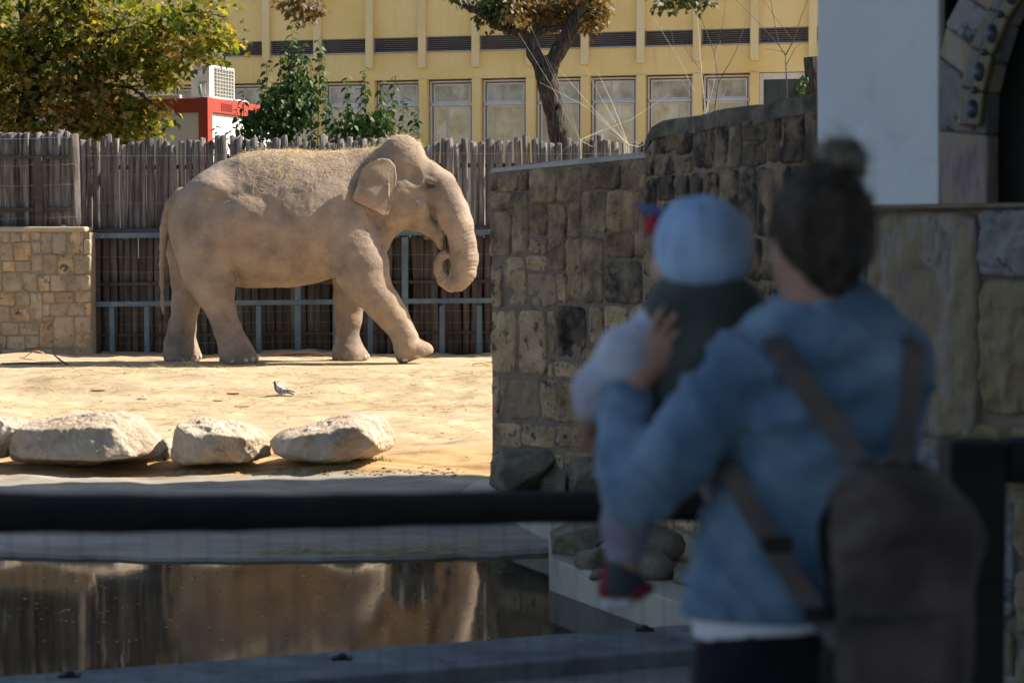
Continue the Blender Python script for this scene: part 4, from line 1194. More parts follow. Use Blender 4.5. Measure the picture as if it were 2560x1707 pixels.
# mulberry shoots behind the fence
ZS = lambda x, y: (400 + x / 3.36, 140 + y / 3.36)
def shrub(shoots, fill, Y, label, seed):
    r_ = np.random.default_rng(seed)
    b_ = at(*ZS(shoots[0][0], 760), Y)
    root = empty('mulberry_shrub', (b_[0], Y, 1.0)); tag(root, label, 'shrub', 'mulberry shrubs behind the fence')
    stems = MB(); LP, LD, LN = [], [], []
    for (xt, yt, xb) in shoots:
        top = at(*ZS(xt, yt), Y + r_.normal() * .12); bot = np.array([at(*ZS(xb, 800), Y)[0], Y + r_.normal() * .2, 1.0])
        bow = r_.normal(size=3) * .06
        pts = [bot + (top - bot) * t + bow * math.sin(t * 3.14) for t in np.linspace(0, 1, 9)]
        stems.tube(pts, list(np.linspace(.014, .004, 9)), 6)
        L = np.linalg.norm(top - bot); nl = int(L / .042)
        for j in range(nl):
            t = 1 - (j / nl) * .92
            p = bot + (top - bot) * t + bow * math.sin(t * 3.14)
            a = j * 2.4 + r_.normal() * .3
            d = np.array([math.cos(a), math.sin(a) * .8, -.35 + .5 * (t > .96)])
            LP.append(p + d * .02); LD.append(d + np.array([0, 0, -.45 * r_.random()])); LN.append(np.array([0, -.25, 1.0]) + r_.normal(size=3) * .3)
    for (cx, cy, rx, ry, n_) in fill:
        for _ in range(n_):
            th = r_.uniform(0, 6.28); q = math.sqrt(r_.uniform())
            LP.append(at(*ZS(cx + rx * q * math.cos(th), cy + ry * q * math.sin(th)), Y + r_.normal() * .22))
            a = r_.uniform(0, 6.28); LD.append(np.array([math.cos(a), math.sin(a), -.6 - r_.random()])); LN.append(np.array([0, -.5, 1.0]) + r_.normal(size=3) * .4)
    n_ = len(LP)
    stems.build('stems', 'green_stem', root, smooth=True)
    leaves('foliage', np.array(LP), np.array(LD), np.array(LN), r_.uniform(.06, .125, n_), np.clip(r_.normal(.45, .25, n_), 0, 1), HEART, 'mulberry_leaf', root, fold=.3)
shrub([(1110, -265, 1080), (1040, -120, 1050), (1010, -30, 1020), (1200, -90, 1170), (1330, -150, 1230), (1345, -60, 1270), (895, 55, 930), (860, 190, 900), (700, 290, 780), (1140, 0, 1120), (1270, 40, 1240), (640, 440, 760), (460, 600, 520), (600, 610, 660)],
      [(1060, 450, 210, 230, 330), (900, 560, 180, 140, 200), (1180, 350, 160, 200, 180), (1120, 100, 110, 130, 60), (760, 600, 120, 90, 60)], 29.0, 'tall dense green shrub of upright shoots beside the container', 51)
shrub([(1720, 110, 1760), (1570, 180, 1640), (1980, 160, 1880), (1860, 220, 1830), (2050, 360, 1950), (2140, 460, 2060), (2160, 560, 2080), (1440, 440, 1560), (1690, 260, 1720), (1420, 520, 1540)],
      [(1720, 600, 250, 110, 170), (1580, 560, 130, 110, 70), (1880, 560, 120, 120, 50)], 28.8, 'lower open green shrub directly above the elephant shoulder', 52)

# dry weeds and small trees by the wall end
pm('dry_stalk', [(.46, .42, .34), (.62, .58, .50)], scale=10, rough=.8, bump=0)
def stalks(base, tips, Y, label):
    root = empty('dry_weed', tuple(af(*base, Y) * (1, 1, 0) + (0, 0, 1.0))); tag(root, label, 'plant', 'dry weeds above the stone wall')
    b_ = af(*base, Y)
    m_ = MB(); m_.tube([b_ + (0, 0, -1.0), b_ + (.01, 0, -.2), b_], [.012, .011, .01], 6); m_.build('stem', 'dry_stalk', root)
    for (fx, fy) in tips:
        e = af(fx, fy, Y + rng.normal() * .3); mid = (b_ + e) / 2 + rng.normal(size=3) * .05
        m_ = MB(); m_.tube([b_, mid, e], [.004, .0028, .0014], 4); m_.build('stalk', 'dry_stalk', root)
stalks((1332, 322), [(1190, 75), (1218, 60), (1430, 255), (1540, 215), (1390, 310), (1270, 375), (1255, 130)], 27.2, 'dry white weed with long stalks left of the wall step')
stalks((1443, 332), [(1280, 155), (1240, 190), (1330, 130), (1390, 230), (1500, 318), (1400, 305), (1370, 160), (1480, 300)], 27.0, 'dry weed with a fan of thin stalks beside the wall step')
stalks((1620, 268), [(1560, 140), (1585, 110), (1655, 95), (1640, 170), (1675, 195), (1540, 60), (1500, 40), (1600, 20)], 24.0, 'thin bare weed stalks rising above the tall wall')
pm('sapling_bark', [(.06, .06, .065), (.11, .105, .10)], scale=10, bump=.2)
def sapling(segs, Y, label, leafy=None):
    root = empty('sapling', tuple(af(segs[0][0][0], segs[0][0][1], Y) * (1, 1, 0) + (0, 0, 1.0))); tag(root, label, 'tree')
    m_ = MB(); f0 = af(*segs[0][0], Y)
    m_.tube([(f0[0], Y, 1.0), f0], [.03, .026], 8)
    m_.build('trunk', 'sapling_bark', root, smooth=True)
    for s_ in segs:
        m_ = MB(); m_.tube([af(x, y, Y) for x, y in s_[:-1]], [.62 * s_[-1] * (1 - .55 * i / max(1, len(s_) - 2)) for i in range(len(s_) - 1)], 6); m_.build('branch', 'sapling_bark', root, smooth=True)
    return root
sapling([((1808, 230), (1806, 170), (1804, 128), .026), ((1804, 128), (1790, 105), (1782, 70), (1770, 0), .016), ((1804, 128), (1822, 95), (1840, 40), (1862, -20), .016), ((1806, 150), (1826, 112), (1842, 98), .009), ((1804, 120), (1780, 116), (1757, 112), .008),
         ((1790, 105), (1730, 40), (1680, -10), .008), ((1822, 95), (1780, 40), (1740, -20), .008)], 33.0, 'thin bare sapling with a forked dark stem near the white pier')
sapling([((1640, 260), (1650, 190), (1640, 120), (1610, 40), .016), ((1650, 190), (1690, 120), (1720, 30), .012), ((1645, 210), (1600, 150), (1560, 90), .010), ((1640, 120), (1660, 60), (1670, -20), .008)], 34.0, 'bare slender sapling between the facade and the tall wall')
st = empty('tree_stump', tuple(af(1866, 220, 26.0) * (1, 1, 0) + (0, 0, 1.0))); tag(st, 'cut tree stump with a few leaves beside the white pier', 'tree')
m_ = MB(); a = af(1868, 240, 26.0); b = af(1865, 132, 26.0); m_.tube([(a[0], 26, 1.0), a, (a + b) / 2 + (.01, 0, 0), b], [.13, .12, .105, .11], 12); m_.build('trunk', 'bark', st, smooth=True)
n_ = 16; P = np.array([af(1845 + rng.uniform(-14, 10), 195 + rng.uniform(-18, 18), 25.8) for _ in range(n_)]); D = rng.normal(size=(n_, 3)) + (0, 0, -.6); Nn = np.tile([0, -.6, 1.0], (n_, 1)) + rng.normal(size=(n_, 3)) * .3
leaves('foliage', P, D, Nn, rng.uniform(.05, .09, n_), rng.uniform(.4, 1, n_), HEART, 'mulberry_leaf', st)
# ------------------------------------------------------------------ elephant
EO = at(380 + 1100 / 2.5706, 320 + 1500 / 2.5706, 25.0)
KE = 1 / 2.5706 / (F / 25.0) * math.cos(PITCH) ** 0
def ex(x): return (x - 1100) * KE
def ezz(y): return (1500 - y) * KE
def e3(x, y, r, Y=0.0): return (ex(x), Y, ezz(y), r * KE)

def skin_material(name, base, pink=False):
    m, t, out = nt(name)
    b = N(t, 'ShaderNodeBsdfPrincipled'); b.inputs['Roughness'].default_value = .82; b.inputs['Specular IOR Level'].default_value = .22
    tc = N(t, 'ShaderNodeTexCoord'); v = tc.outputs['Object']
    n1 = N(t, 'ShaderNodeTexNoise'); n1.inputs['Scale'].default_value = 3.2; n1.inputs['Detail'].default_value = 9; n1.inputs['Roughness'].default_value = .6; t.links.new(v, n1.inputs['Vector'])
    c = ramp(t, base, n1.outputs['Fac'], [.32, .45, .56, .70]).outputs[0]
    # dust: paler, warmer on broad patches
    n2 = N(t, 'ShaderNodeTexNoise'); n2.inputs['Scale'].default_value = .9; n2.inputs['Detail'].default_value = 5; t.links.new(v, n2.inputs['Vector'])
    mr = N(t, 'ShaderNodeMapRange'); mr.inputs[1].default_value = .45; mr.inputs[2].default_value = .7; mr.inputs[4].default_value = .55; t.links.new(n2.outputs['Fac'], mr.inputs[0])
    x = N(t, 'ShaderNodeMix', data_type='RGBA'); x.inputs['B'].default_value = (.38, .275, .185, 1)
    t.links.new(mr.outputs[0], x.inputs['Factor']); t.links.new(c, x.inputs['A']); c = x.outputs['Result']
    # freckled pink skin, by attribute
    pa = N(t, 'ShaderNodeAttribute', attribute_name='pink')
    n3 = N(t, 'ShaderNodeTexNoise'); n3.inputs['Scale'].default_value = 42; n3.inputs['Detail'].default_value = 4; t.links.new(v, n3.inputs['Vector'])
    ad = N(t, 'ShaderNodeMath', operation='ADD'); t.links.new(n3.outputs['Fac'], ad.inputs[0]); t.links.new(pa.outputs['Fac'], ad.inputs[1])
    m3 = N(t, 'ShaderNodeMapRange'); m3.inputs[1].default_value = .95; m3.inputs[2].default_value = 1.25; m3.inputs[4].default_value = .8; t.links.new(ad.outputs[0], m3.inputs[0])
    x2 = N(t, 'ShaderNodeMix', data_type='RGBA'); x2.inputs['B'].default_value = (.46, .275, .20, 1)
    t.links.new(m3.outputs[0], x2.inputs['Factor']); t.links.new(c, x2.inputs['A']); c = x2.outputs['Result']
    da = N(t, 'ShaderNodeAttribute', attribute_name='dirt_dark')
    x4 = N(t, 'ShaderNodeMix', data_type='RGBA'); x4.inputs['B'].default_value = (.085, .066, .052, 1)
    t.links.new(da.outputs['Fac'], x4.inputs['Factor']); t.links.new(c, x4.inputs['A']); c = x4.outputs['Result']
    t.links.new(c, b.inputs['Base Color'])
    # relief: fine crossing wrinkles, trunk rings from an attribute
    vo = N(t, 'ShaderNodeTexVoronoi', feature='DISTANCE_TO_EDGE'); vo.inputs['Scale'].default_value = 40
    mp = N(t, 'ShaderNodeMapping'); mp.inputs['Scale'].default_value = (.5, 1, 1.7); mp.inputs['Rotation'].default_value = (0, -.5, 0)
    nz = N(t, 'ShaderNodeTexNoise'); nz.inputs['Scale'].default_value = 5; t.links.new(v, nz.inputs['Vector'])
    mixv = N(t, 'ShaderNodeMix', data_type='RGBA'); mixv.inputs['Factor'].default_value = .12; t.links.new(v, mixv.inputs['A']); t.links.new(nz.outputs['Color'], mixv.inputs['B'])
    t.links.new(mixv.outputs['Result'], mp.inputs[0]); t.links.new(mp.outputs[0], vo.inputs['Vector'])
    vr = N(t, 'ShaderNodeMapRange'); vr.inputs[2].default_value = .18; t.links.new(vo.outputs['Distance'], vr.inputs[0])
    ra = N(t, 'ShaderNodeAttribute', attribute_name='ring'); rw = N(t, 'ShaderNodeAttribute', attribute_name='ringw')
    nj = N(t, 'ShaderNodeTexNoise'); nj.inputs['Scale'].default_value = 9; t.links.new(v, nj.inputs['Vector'])
    mj = N(t, 'ShaderNodeMath', operation='MULTIPLY_ADD'); mj.inputs[1].default_value = .3; t.links.new(nj.outputs['Fac'], mj.inputs[0]); t.links.new(ra.outputs['Fac'], mj.inputs[2])
    sn = N(t, 'ShaderNodeMath', operation='SINE'); ml = N(t, 'ShaderNodeMath', operation='MULTIPLY'); ml.inputs[1].default_value = 6.283; t.links.new(mj.outputs[0], ml.inputs[0]); t.links.new(ml.outputs[0], sn.inputs[0])
    ab = N(t, 'ShaderNodeMath', operation='ABSOLUTE'); t.links.new(sn.outputs[0], ab.inputs[0])
    rm = N(t, 'ShaderNodeMath', operation='MULTIPLY'); t.links.new(ab.outputs[0], rm.inputs[0]); t.links.new(rw.outputs['Fac'], rm.inputs[1])
    # long shallow creases that run round the legs and slant over the flank
    wv = N(t, 'ShaderNodeTexNoise'); wv.inputs['Scale'].default_value = 4.0; wv.inputs['Detail'].default_value = 5; wv.inputs['Distortion'].default_value = .5
    mw = N(t, 'ShaderNodeMapping'); mw.inputs['Scale'].default_value = (1.2, 1.2, 9); mw.inputs['Rotation'].default_value = (0, -.35, 0); t.links.new(v, mw.inputs[0]); t.links.new(mw.outputs[0], wv.inputs['Vector'])
    nf = N(t, 'ShaderNodeTexNoise'); nf.inputs['Scale'].default_value = 60; nf.inputs['Detail'].default_value = 5; t.links.new(v, nf.inputs['Vector'])
    s1 = N(t, 'ShaderNodeMath', operation='MULTIPLY_ADD'); s1.inputs[1].default_value = .12; t.links.new(nf.outputs['Fac'], s1.inputs[0]); t.links.new(vr.outputs[0], s1.inputs[2])
    s2 = N(t, 'ShaderNodeMath', operation='MULTIPLY_ADD'); s2.inputs[1].default_value = 3.0; t.links.new(rm.outputs[0], s2.inputs[0]); t.links.new(s1.outputs[0], s2.inputs[2])
    s3 = N(t, 'ShaderNodeMath', operation='MULTIPLY_ADD'); s3.inputs[1].default_value = 1.0; t.links.new(wv.outputs['Fac'], s3.inputs[0]); t.links.new(s2.outputs[0], s3.inputs[2]); s2 = s3
    bm = N(t, 'ShaderNodeBump'); bm.inputs['Strength'].default_value = .38; bm.inputs['Distance'].default_value = .009
    t.links.new(s2.outputs[0], bm.inputs['Height']); t.links.new(bm.outputs[0], b.inputs['Normal'])
    t.links.new(b.outputs[0], out.inputs[0])
EBASE = [(.19, .15, .12), (.27, .21, .162), (.335, .26, .198), (.41, .318, .24)]
skin_material('elephant_skin', EBASE)

E = Field((ex(10), -.95, -.05), (ex(2130), .85, ezz(20)), .0135)
prof = np.array([(112, 590, 660, .03), (125, 540, 720, .16), (150, 490, 800, .28), (190, 420, 860, .38), (250, 345, 920, .46), (330, 285, 965, .53), (450, 216, 1005, .59), (600, 166, 1026, .63), (750, 150, 1028, .66),
                 (900, 146, 1026, .67), (1050, 156, 1000, .65), (1150, 156, 970, .60), (1250, 150, 930, .53), (1350, 138, 880, .43), (1450, 130, 810, .34), (1530, 150, 740, .29), (1600, 190, 650, .27), (1650, 300, 540, .08)])
pxs = ex(prof[:, 0]); pt = ezz(prof[:, 1]); pb = ezz(prof[:, 2]); pw = prof[:, 3]
def torso(X, Y, Z):
    x = np.clip(X, pxs[0], pxs[-1])
    xf = x.ravel()
    def ip(v):
        return np.interp(xf, pxs, v).reshape(x.shape)
    t_, b_, w_ = ip(pt), ip(pb), ip(pw)
    zc = b_ + (t_ - b_) * .46; up = Z > zc
    hz = np.where(up, t_ - zc, zc - b_)
    rz = (Z - zc) / hz
    w = w_ * np.where(up, 1 - .16 * np.clip(rz, 0, 1), 1 - .05 * np.clip(-rz, 0, 1))
    q = np.sqrt((Y / w) ** 2 + rz ** 2)
    return (q - 1) * np.minimum(np.minimum(w, hz), .5) + np.maximum(np.abs(X - x) - .0, 0)
E.func(torso, k=0)
K = .07
# hips, shoulders, ribs
E.ell((ex(430), -.28, ezz(620)), (.46, .30, .60), k=.18, rot=R(8)); E.ell((ex(400), .34, ezz(640)), (.42, .26, .52), k=.12)
E.ell((ex(440), -.42, ezz(400)), (.16, .14, .10), k=.12); E.ell((ex(440), .42, ezz(400)), (.16, .14, .10), k=.12)
E.ell((ex(660), -.56, ezz(560)), (.20, .10, .16), k=.12, rot=R(-25))
E.ell((ex(1270), -.32, ezz(720)), (.28, .20, .48), k=.12, rot=R(-14)); E.ell((ex(1270), .32, ezz(720)), (.28, .20, .48), k=.12)
E.ell((ex(1420), 0, ezz(720)), (.20, .30, .26), k=.10)
# hind legs
E.chain([e3(390, 720, 190, -.26), e3(385, 800, 185, -.30), e3(398, 930, 156, -.33), e3(430, 1050, 120, -.34)], k=.12, sy=.8)
E.chain([e3(430, 1050, 118, -.34), e3(470, 1160, 88, -.34), e3(510, 1280, 82, -.34), e3(550, 1390, 92, -.34), e3(572, 1455, 104, -.34), e3(577, 1500, 114, -.34)], k=K)
E.ell((ex(650), -.34, ezz(1470)), (.10, .14, .075), k=.05)
E.chain([e3(230, 800, 170, .34), e3(215, 960, 116, .34), e3(190, 1140, 86, .34), e3(163, 1300, 86, .34), e3(152, 1400, 98, .34), e3(160, 1455, 108, .34), e3(165, 1500, 118, .34)], k=K)
E.ell((ex(238), .34, ezz(1472)), (.10, .14, .07), k=.05)
# front legs
E.chain([e3(1290, 680, 140, -.24), e3(1325, 800, 155, -.27), e3(1365, 900, 156, -.30), e3(1395, 1000, 138, -.31)], k=.14, sy=.85)
E.chain([e3(1395, 1000, 136, -.31), e3(1495, 1125, 108, -.31), e3(1556, 1205, 94, -.31), e3(1612, 1290, 78, -.31), e3(1640, 1350, 74, -.31), e3(1652, 1415, 80, -.31)], k=K)
E.chain([e3(1640, 1400, 76, -.31), e3(1640, 1452, 62, -.31)], k=.05)
E.chain([e3(1655, 1415, 74, -.31), e3(1735, 1420, 58, -.31), e3(1772, 1415, 42, -.31)], k=.05)
E.chain([e3(1300, 800, 150, .32), e3(1262, 960, 108, .31), e3(1258, 1100, 98, .30), e3(1248, 1240, 82, .30), e3(1242, 1350, 67, .30), e3(1248, 1420, 86, .30), e3(1255, 1470, 104, .30), e3(1258, 1500, 110, .30)], k=K)
E.ell((ex(1330), .30, ezz(1470)), (.095, .13, .07), k=.05)
# head
E.ell((ex(1610), -.10, ezz(215)), (.30, .21, .315), k=.08); E.ell((ex(1610), .10, ezz(215)), (.30, .21, .315), k=.08)
E.ell((ex(1680), 0, ezz(350)), (.30, .30, .36), k=.10, rot=R(20))
E.ell((ex(1650), 0, ezz(480)), (.34, .31, .30), k=.08)
E.chain([e3(1480, 330, 150, 0), e3(1560, 420, 150, 0), e3(1560, 560, 110, 0)], k=.1, sy=1.15)
E.chain([e3(1610, 530, 104, 0), e3(1715, 585, 84, 0), e3(1785, 640, 54, 0), e3(1835, 695, 36, 0), e3(1852, 745, 22, 0), e3(1862, 778, 10, 0)], k=.025)
E.ell((ex(1830), -.0, ezz(330)), (.13, .22, .22), k=.10, rot=R(25))
TR = [(1850, 380, 116, 0), (1888, 450, 108, 0), (1925, 535, 110, 0), (1962, 630, 104, 0), (1994, 740, 90, 0), (2010, 840, 84, 0), (2006, 925, 78, 0), (1978, 982, 68, -.01), (1930, 1002, 54, -.02), (1878, 976, 43, -.03), (1846, 920, 33, -.04), (1842, 866, 28, -.05), (1864, 824, 28, -.05), (1902, 808, 30, -.05)]
E.chain([e3(*p) for p in TR[:7]], k=.05, sy=1.08)
E.chain([e3(*p) for p in TR[6:]], k=.008, sy=1.1)
E.chain([(*e3(1876, 662, 0)[:3], .010), (*e3(1890, 700, 0)[:3], .020), (*e3(1908, 790, 0)[:3], .026)], k=.02, sy=14, op='cut')
# eye region: brow ridge, hollow above, cheek bone, mouth crease, ear root
def near(x, y, d=0.0):
    s_ = E.surf_y(ex(x), ezz(y)); return (ex(x), (s_ if s_ is not None else -.3) + d, ezz(y))
for y_s in (-1, 1):
    def nr(x, y, d=0):
        p = near(x, y, d); return p if y_s < 0 else (p[0], -p[1], p[2])
    E.ell(nr(1700, 320, -.02), (.085, .06, .11), k=.05, rot=R(30), op='cut')
    E.ell(nr(1800, 345, .015), (.07, .05, .03), k=.04, rot=R(-18))
    E.ell(nr(1800, 372, -.002), (.05, .018, .022), k=.015, op='cut')
    E.ell(nr(1795, 400, .01), (.07, .03, .02), k=.03, rot=R(-10))
    E.chain([(*nr(1775, 478, 0), .018), (*nr(1806, 520, 0), .024), (*nr(1830, 590, .0), .026), (*nr(1862, 650, .02), .02)], k=.03, op='cut')
    E.ell(nr(1720, 500, .02), (.10, .06, .08), k=.06)
    # folds: neck, elbow, groin, flank
    for pts_, rr_ in ((((1430, 560), (1470, 640), (1492, 740), (1494, 790)), .012), (((1470, 560), (1510, 640), (1525, 720)), .010), (((1400, 540), (1440, 620), (1462, 700)), .008),
                      (((530, 800), (575, 900), (595, 990)), .008), (((500, 790), (545, 900), (575, 980)), .006), (((1165, 920), (1190, 955), (1212, 1010)), .009)):
        ch = [(*nr(x, y, -.004), rr_) for x, y in pts_]
        E.chain(ch, k=.025, op='cut')
# tail
E.chain([e3(200, 440, 60), e3(138, 500, 44), e3(110, 560, 36), e3(88, 640, 31), e3(76, 760, 24), e3(68, 880, 18), e3(66, 1010, 14), e3(70, 1130, 12), e3(74, 1195, 8)], k=.03)
# flat soles
E.func(lambda X, Y, Z: (.0 - Z) + 0 * X + 0 * Y, k=.02, op='cut') if False else None
sl = (slice(None),) * 3
zpl = -(E.ax[2][None, None, :] + 0 * E.ax[0][:, None, None] + 0 * E.ax[1][None, :, None])
E.d = np.maximum(E.d, zpl.astype(np.float32))
# slanted sole under the lifted front foot
sub, (X_, Y_, Z_) = E.sub((ex(1560), -.6, -.05), (ex(1850), -.05, .3))
cut = (ezz(1498) + (X_ - ex(1640)) * (ezz(1432) - ezz(1498)) / (ex(1815) - ex(1640))) - Z_ + 0 * Y_
E.d[sub] = np.maximum(E.d[sub], np.where(X_ > ex(1600), cut, -9).astype(np.float32))

me = E.mesh('elephant_body')
V = verts_of(me); Nm = normals_of(me)
# soft body relief
V += Nm * (.006 * fbm(V * 4.5, 3, 2) + .0035 * fbm(V * np.array([9, 9, 14]), 3, 6))[:, None]
# trunk rings
tp = np.array([e3(*p)[:3] for p in TR]); seg = np.linalg.norm(np.diff(tp, axis=0), axis=1); cum = np.concatenate([[0], np.cumsum(seg)])
best = np.full(len(V), 9.0); u_ = np.zeros(len(V))
selt = np.where(V[:, 0] > ex(1780))[0]
for i in range(len(tp) - 1):
    a, b = tp[i], tp[i + 1]; ab_ = b - a
    t = np.clip(((V[selt] - a) @ ab_) / (ab_ @ ab_), 0, 1)
    dd = np.linalg.norm(V[selt] - a - t[:, None] * ab_, axis=1)
    m = dd < best[selt]
    best[selt[m]] = dd[m]; u_[selt[m]] = cum[i] + t[m] * seg[i]
w_ = np.clip(1 - (best - .10) / .16, 0, 1) * np.clip((u_ - .05) / .25, 0, 1) * (V[:, 0] > ex(1780))
ringfreq = 20.0
V += Nm * (w_ * .012 * (np.abs(np.sin(u_ * ringfreq * math.pi)) - .5) * np.clip((V[:, 0] - np.interp(u_, cum, tp[:, 0])) / .1 + .6, .15, 1))[:, None]
set_verts(me, V)
attr(me, 'ring', u_ * 10); attr(me, 'ringw', w_)
pk = np.zeros(len(V))
pk += .45 * w_ * np.clip(1.1 - np.abs(V[:, 1]) / .2, 0, 1) + .30 * w_ * (u_ > cum[8])
pk += .42 * np.exp(-(((V[:, 0] - ex(1760)) / .28) ** 2 + ((V[:, 2] - ezz(450)) / .30) ** 2))
pk += .40 * np.exp(-(((V[:, 0] - ex(1130)) / .18) ** 2 + ((V[:, 2] - ezz(900)) / .12) ** 2))
attr(me, 'pink', pk)
def spot(x, y, rx, ry): return np.exp(-(((V[:, 0] - ex(x)) / (rx * KE)) ** 2 + ((V[:, 2] - ezz(y)) / (ry * KE)) ** 2))
dirt_dark = .95 * spot(1800, 380, 62, 46) + .35 * spot(1715, 330, 50, 60) + .45 * spot(1800, 540, 30, 70) + .35 * spot(580, 960, 60, 90) + .30 * spot(1185, 940, 40, 60) + .25 * spot(300, 560, 120, 60)  # darker eye surround, temple, mouth, folds and tail root; dirt on the feet
dirt_dark += .35 * np.clip(1 - V[:, 2] / .14, 0, 1) + .30 * spot(120, 640, 26, 120)
dirt_dark *= .75 + .5 * fbm(V * 7, 3, 44)
attr(me, 'dirt_dark', np.clip(dirt_dark, 0, .85))
elephant = obj('elephant', me, 'elephant_skin', loc=tuple(EO))
tag(elephant, 'elephant walking right with straw on its back and trunk curled up', 'elephant')

# ear: a curved leathery flap hinged behind the cheek
ear_poly = np.array([(1545, 210), (1500, 203), (1465, 210), (1420, 236), (1372, 270), (1352, 330), (1335, 390), (1308, 455), (1330, 480), (1400, 512), (1460, 545), (1505, 572), (1535, 562), (1552, 530), (1575, 470), (1582, 400), (1590, 330), (1580, 250)], float)
EP = np.stack([ex(ear_poly[:, 0]), ezz(ear_poly[:, 1])], 1)
def make_ear(side):
    f = Field((ex(1280), -.62 if side < 0 else .15, ezz(600)), (ex(1620), -.15 if side < 0 else .62, ezz(180)), .009)
    X, Z = np.meshgrid(f.ax[0], f.ax[2], indexing='ij')
    dmin = np.full(X.shape, 9.0); inside = np.zeros(X.shape, bool); n_ = len(EP)
    for i in range(n_):
        a, b = EP[i], EP[(i + 1) % n_]; e_ = b - a
        wx, wz = X - a[0], Z - a[1]
        t = np.clip((wx * e_[0] + wz * e_[1]) / (e_ @ e_), 0, 1)
        dmin = np.minimum(dmin, np.hypot(wx - t * e_[0], wz - t * e_[1]))
        c = ((a[1] > Z) != (b[1] > Z)) & (X < (b[0] - a[0]) * (Z - a[1]) / (b[1] - a[1] + 1e-12) + a[0]); inside ^= c
    d2 = np.where(inside, -dmin, dmin)
    t = (X - ex(1570)) / (ex(1310) - ex(1570))               # 0 at the hinge, 1 at the rear rim
    zr = (Z - ezz(400)) / (ezz(200) - ezz(570))
    y0 = .335 + .13 * np.clip(t, -.2, 1.1) + .03 * np.sin(np.clip(t, 0, 1) * 3.1) - .05 * np.clip(zr, -.6, .6) * t + .010 * np.sin(Z * 22 + X * 9) * np.clip(t, 0, 1)
    for i_, xx in enumerate(f.ax[0]):                       # lies just outside the neck and shoulder
        for j_, z_ in enumerate(f.ax[2]):
            s0_ = E.surf_y(xx, z_)
            if s0_ is not None and t[i_, j_] > .12: y0[i_, j_] = max(y0[i_, j_], -s0_ + .025)
    th = .020 - .010 * np.clip(t, 0, 1) + .012 * np.exp(-(dmin / .02) ** 2) * (Z > ezz(420)) * (t > .35)
    Yg = f.ax[1][None, :, None]
    dy = np.abs(Yg * (1 if side > 0 else -1) - y0[:, None, :]) - th[:, None, :]
    D2 = np.broadcast_to(d2[:, None, :], dy.shape) + .012
    f.d = (np.maximum(D2, dy) + 0).astype(np.float32)
    mx_ = np.sqrt(np.maximum(D2, 0) ** 2 + np.maximum(dy, 0) ** 2) + np.minimum(np.maximum(D2, dy), 0)
    f.d = (mx_ - .008).astype(np.float32)
    m = f.mesh('ear'); Vv = verts_of(m)
    p = np.clip((ezz(430) - Vv[:, 2]) / .25 + .45 * (Vv[:, 0] < ex(1400)) * 0 + .35, 0, 1) * .85
    p = .60 * np.clip((ezz(400) + .35 * (ex(1430) - Vv[:, 0]) - Vv[:, 2]) / .16, 0, 1)
    attr(m, 'pink', p); attr(m, 'ring', np.zeros(len(Vv))); attr(m, 'ringw', np.zeros(len(Vv)))
    return m
e_ = obj('ear', make_ear(-1), 'elephant_skin', elephant, local=True); e_['label'] = 'ragged ear with a freckled pink lower edge'
obj('ear', make_ear(1), 'elephant_skin', elephant, local=True)
# eyes, toenails, tail hair
pm('eye_dark', [(.02, .012, .008), (.05, .03, .015)], scale=10, rough=.12, bump=0, spec=.6)
pm('toenail', [(.44, .34, .26), (.56, .45, .35)], scale=8, rough=.6, bump=.2, bscale=40)
pm('tail_hair', [(.03, .025, .02), (.05, .04, .03)], scale=8, rough=.7, bump=0)
def blob(name, c, r, mat, parent, rot=(0, 0, 0)):
    m = mesh_np(name, ICO3_V * np.array(r), ICO3_F)
    return obj(name, m, mat, parent, loc=c, rot=rot, local=True)
for s_ in (-1, 1):
    p = near(1800, 368); yy = (p[1] + .002) if s_ < 0 else -(p[1] + .002)
    blob('eye', (p[0], yy, p[2]), (.036, .022, .026), 'eye_dark', elephant)
    blob('eyelid', (p[0] - .002, yy + s_ * -.0, p[2] + .02), (.048, .026, .018), 'elephant_skin', elephant, rot=(0, R(14), 0))
for (x, y, Y, r) in ((628, 1478, -.34 - .17, (.045, .03, .035)), (672, 1474, -.34 - .11, (.038, .035, .04)), (696, 1468, -.34, (.025, .05, .04)), (560, 1482, -.34 - .205, (.04, .02, .03)),
                     (262, 1480, .34 - .15, (.035, .03, .036)), (285, 1476, .34 - .06, (.025, .04, .036)), (205, 1484, .34 - .19, (.035, .02, .03)),
                     (1640, 1476, -.31 - .125, (.04, .022, .024)), (1715, 1452, -.31 - .105, (.045, .025, .026)), (1772, 1425, -.31 - .06, (.034, .036, .032)), (1800, 1412, -.31, (.02, .045, .03)),
                     (1318, 1480, .30 - .15, (.036, .025, .03)), (1358, 1478, .30 - .09, (.034, .035, .034)), (1376, 1475, .30, (.025, .045, .036))):
    blob('toenail', (ex(x), Y, ezz(y)), r, 'toenail', elephant)
n_ = 60
P = np.array([(ex(74) + rng.normal() * .008, rng.normal() * .008, ezz(1165 + rng.uniform(-60, 25))) for _ in range(n_)])
D = np.stack([rng.normal(size=n_) * .12 - .06, rng.normal(size=n_) * .12, -np.ones(n_)], 1)
o = blades('tail_tuft', P, D, rng.uniform(.10, .24, n_), np.full(n_, .0025), rng.random(n_), 'tail_hair'); o.parent = elephant

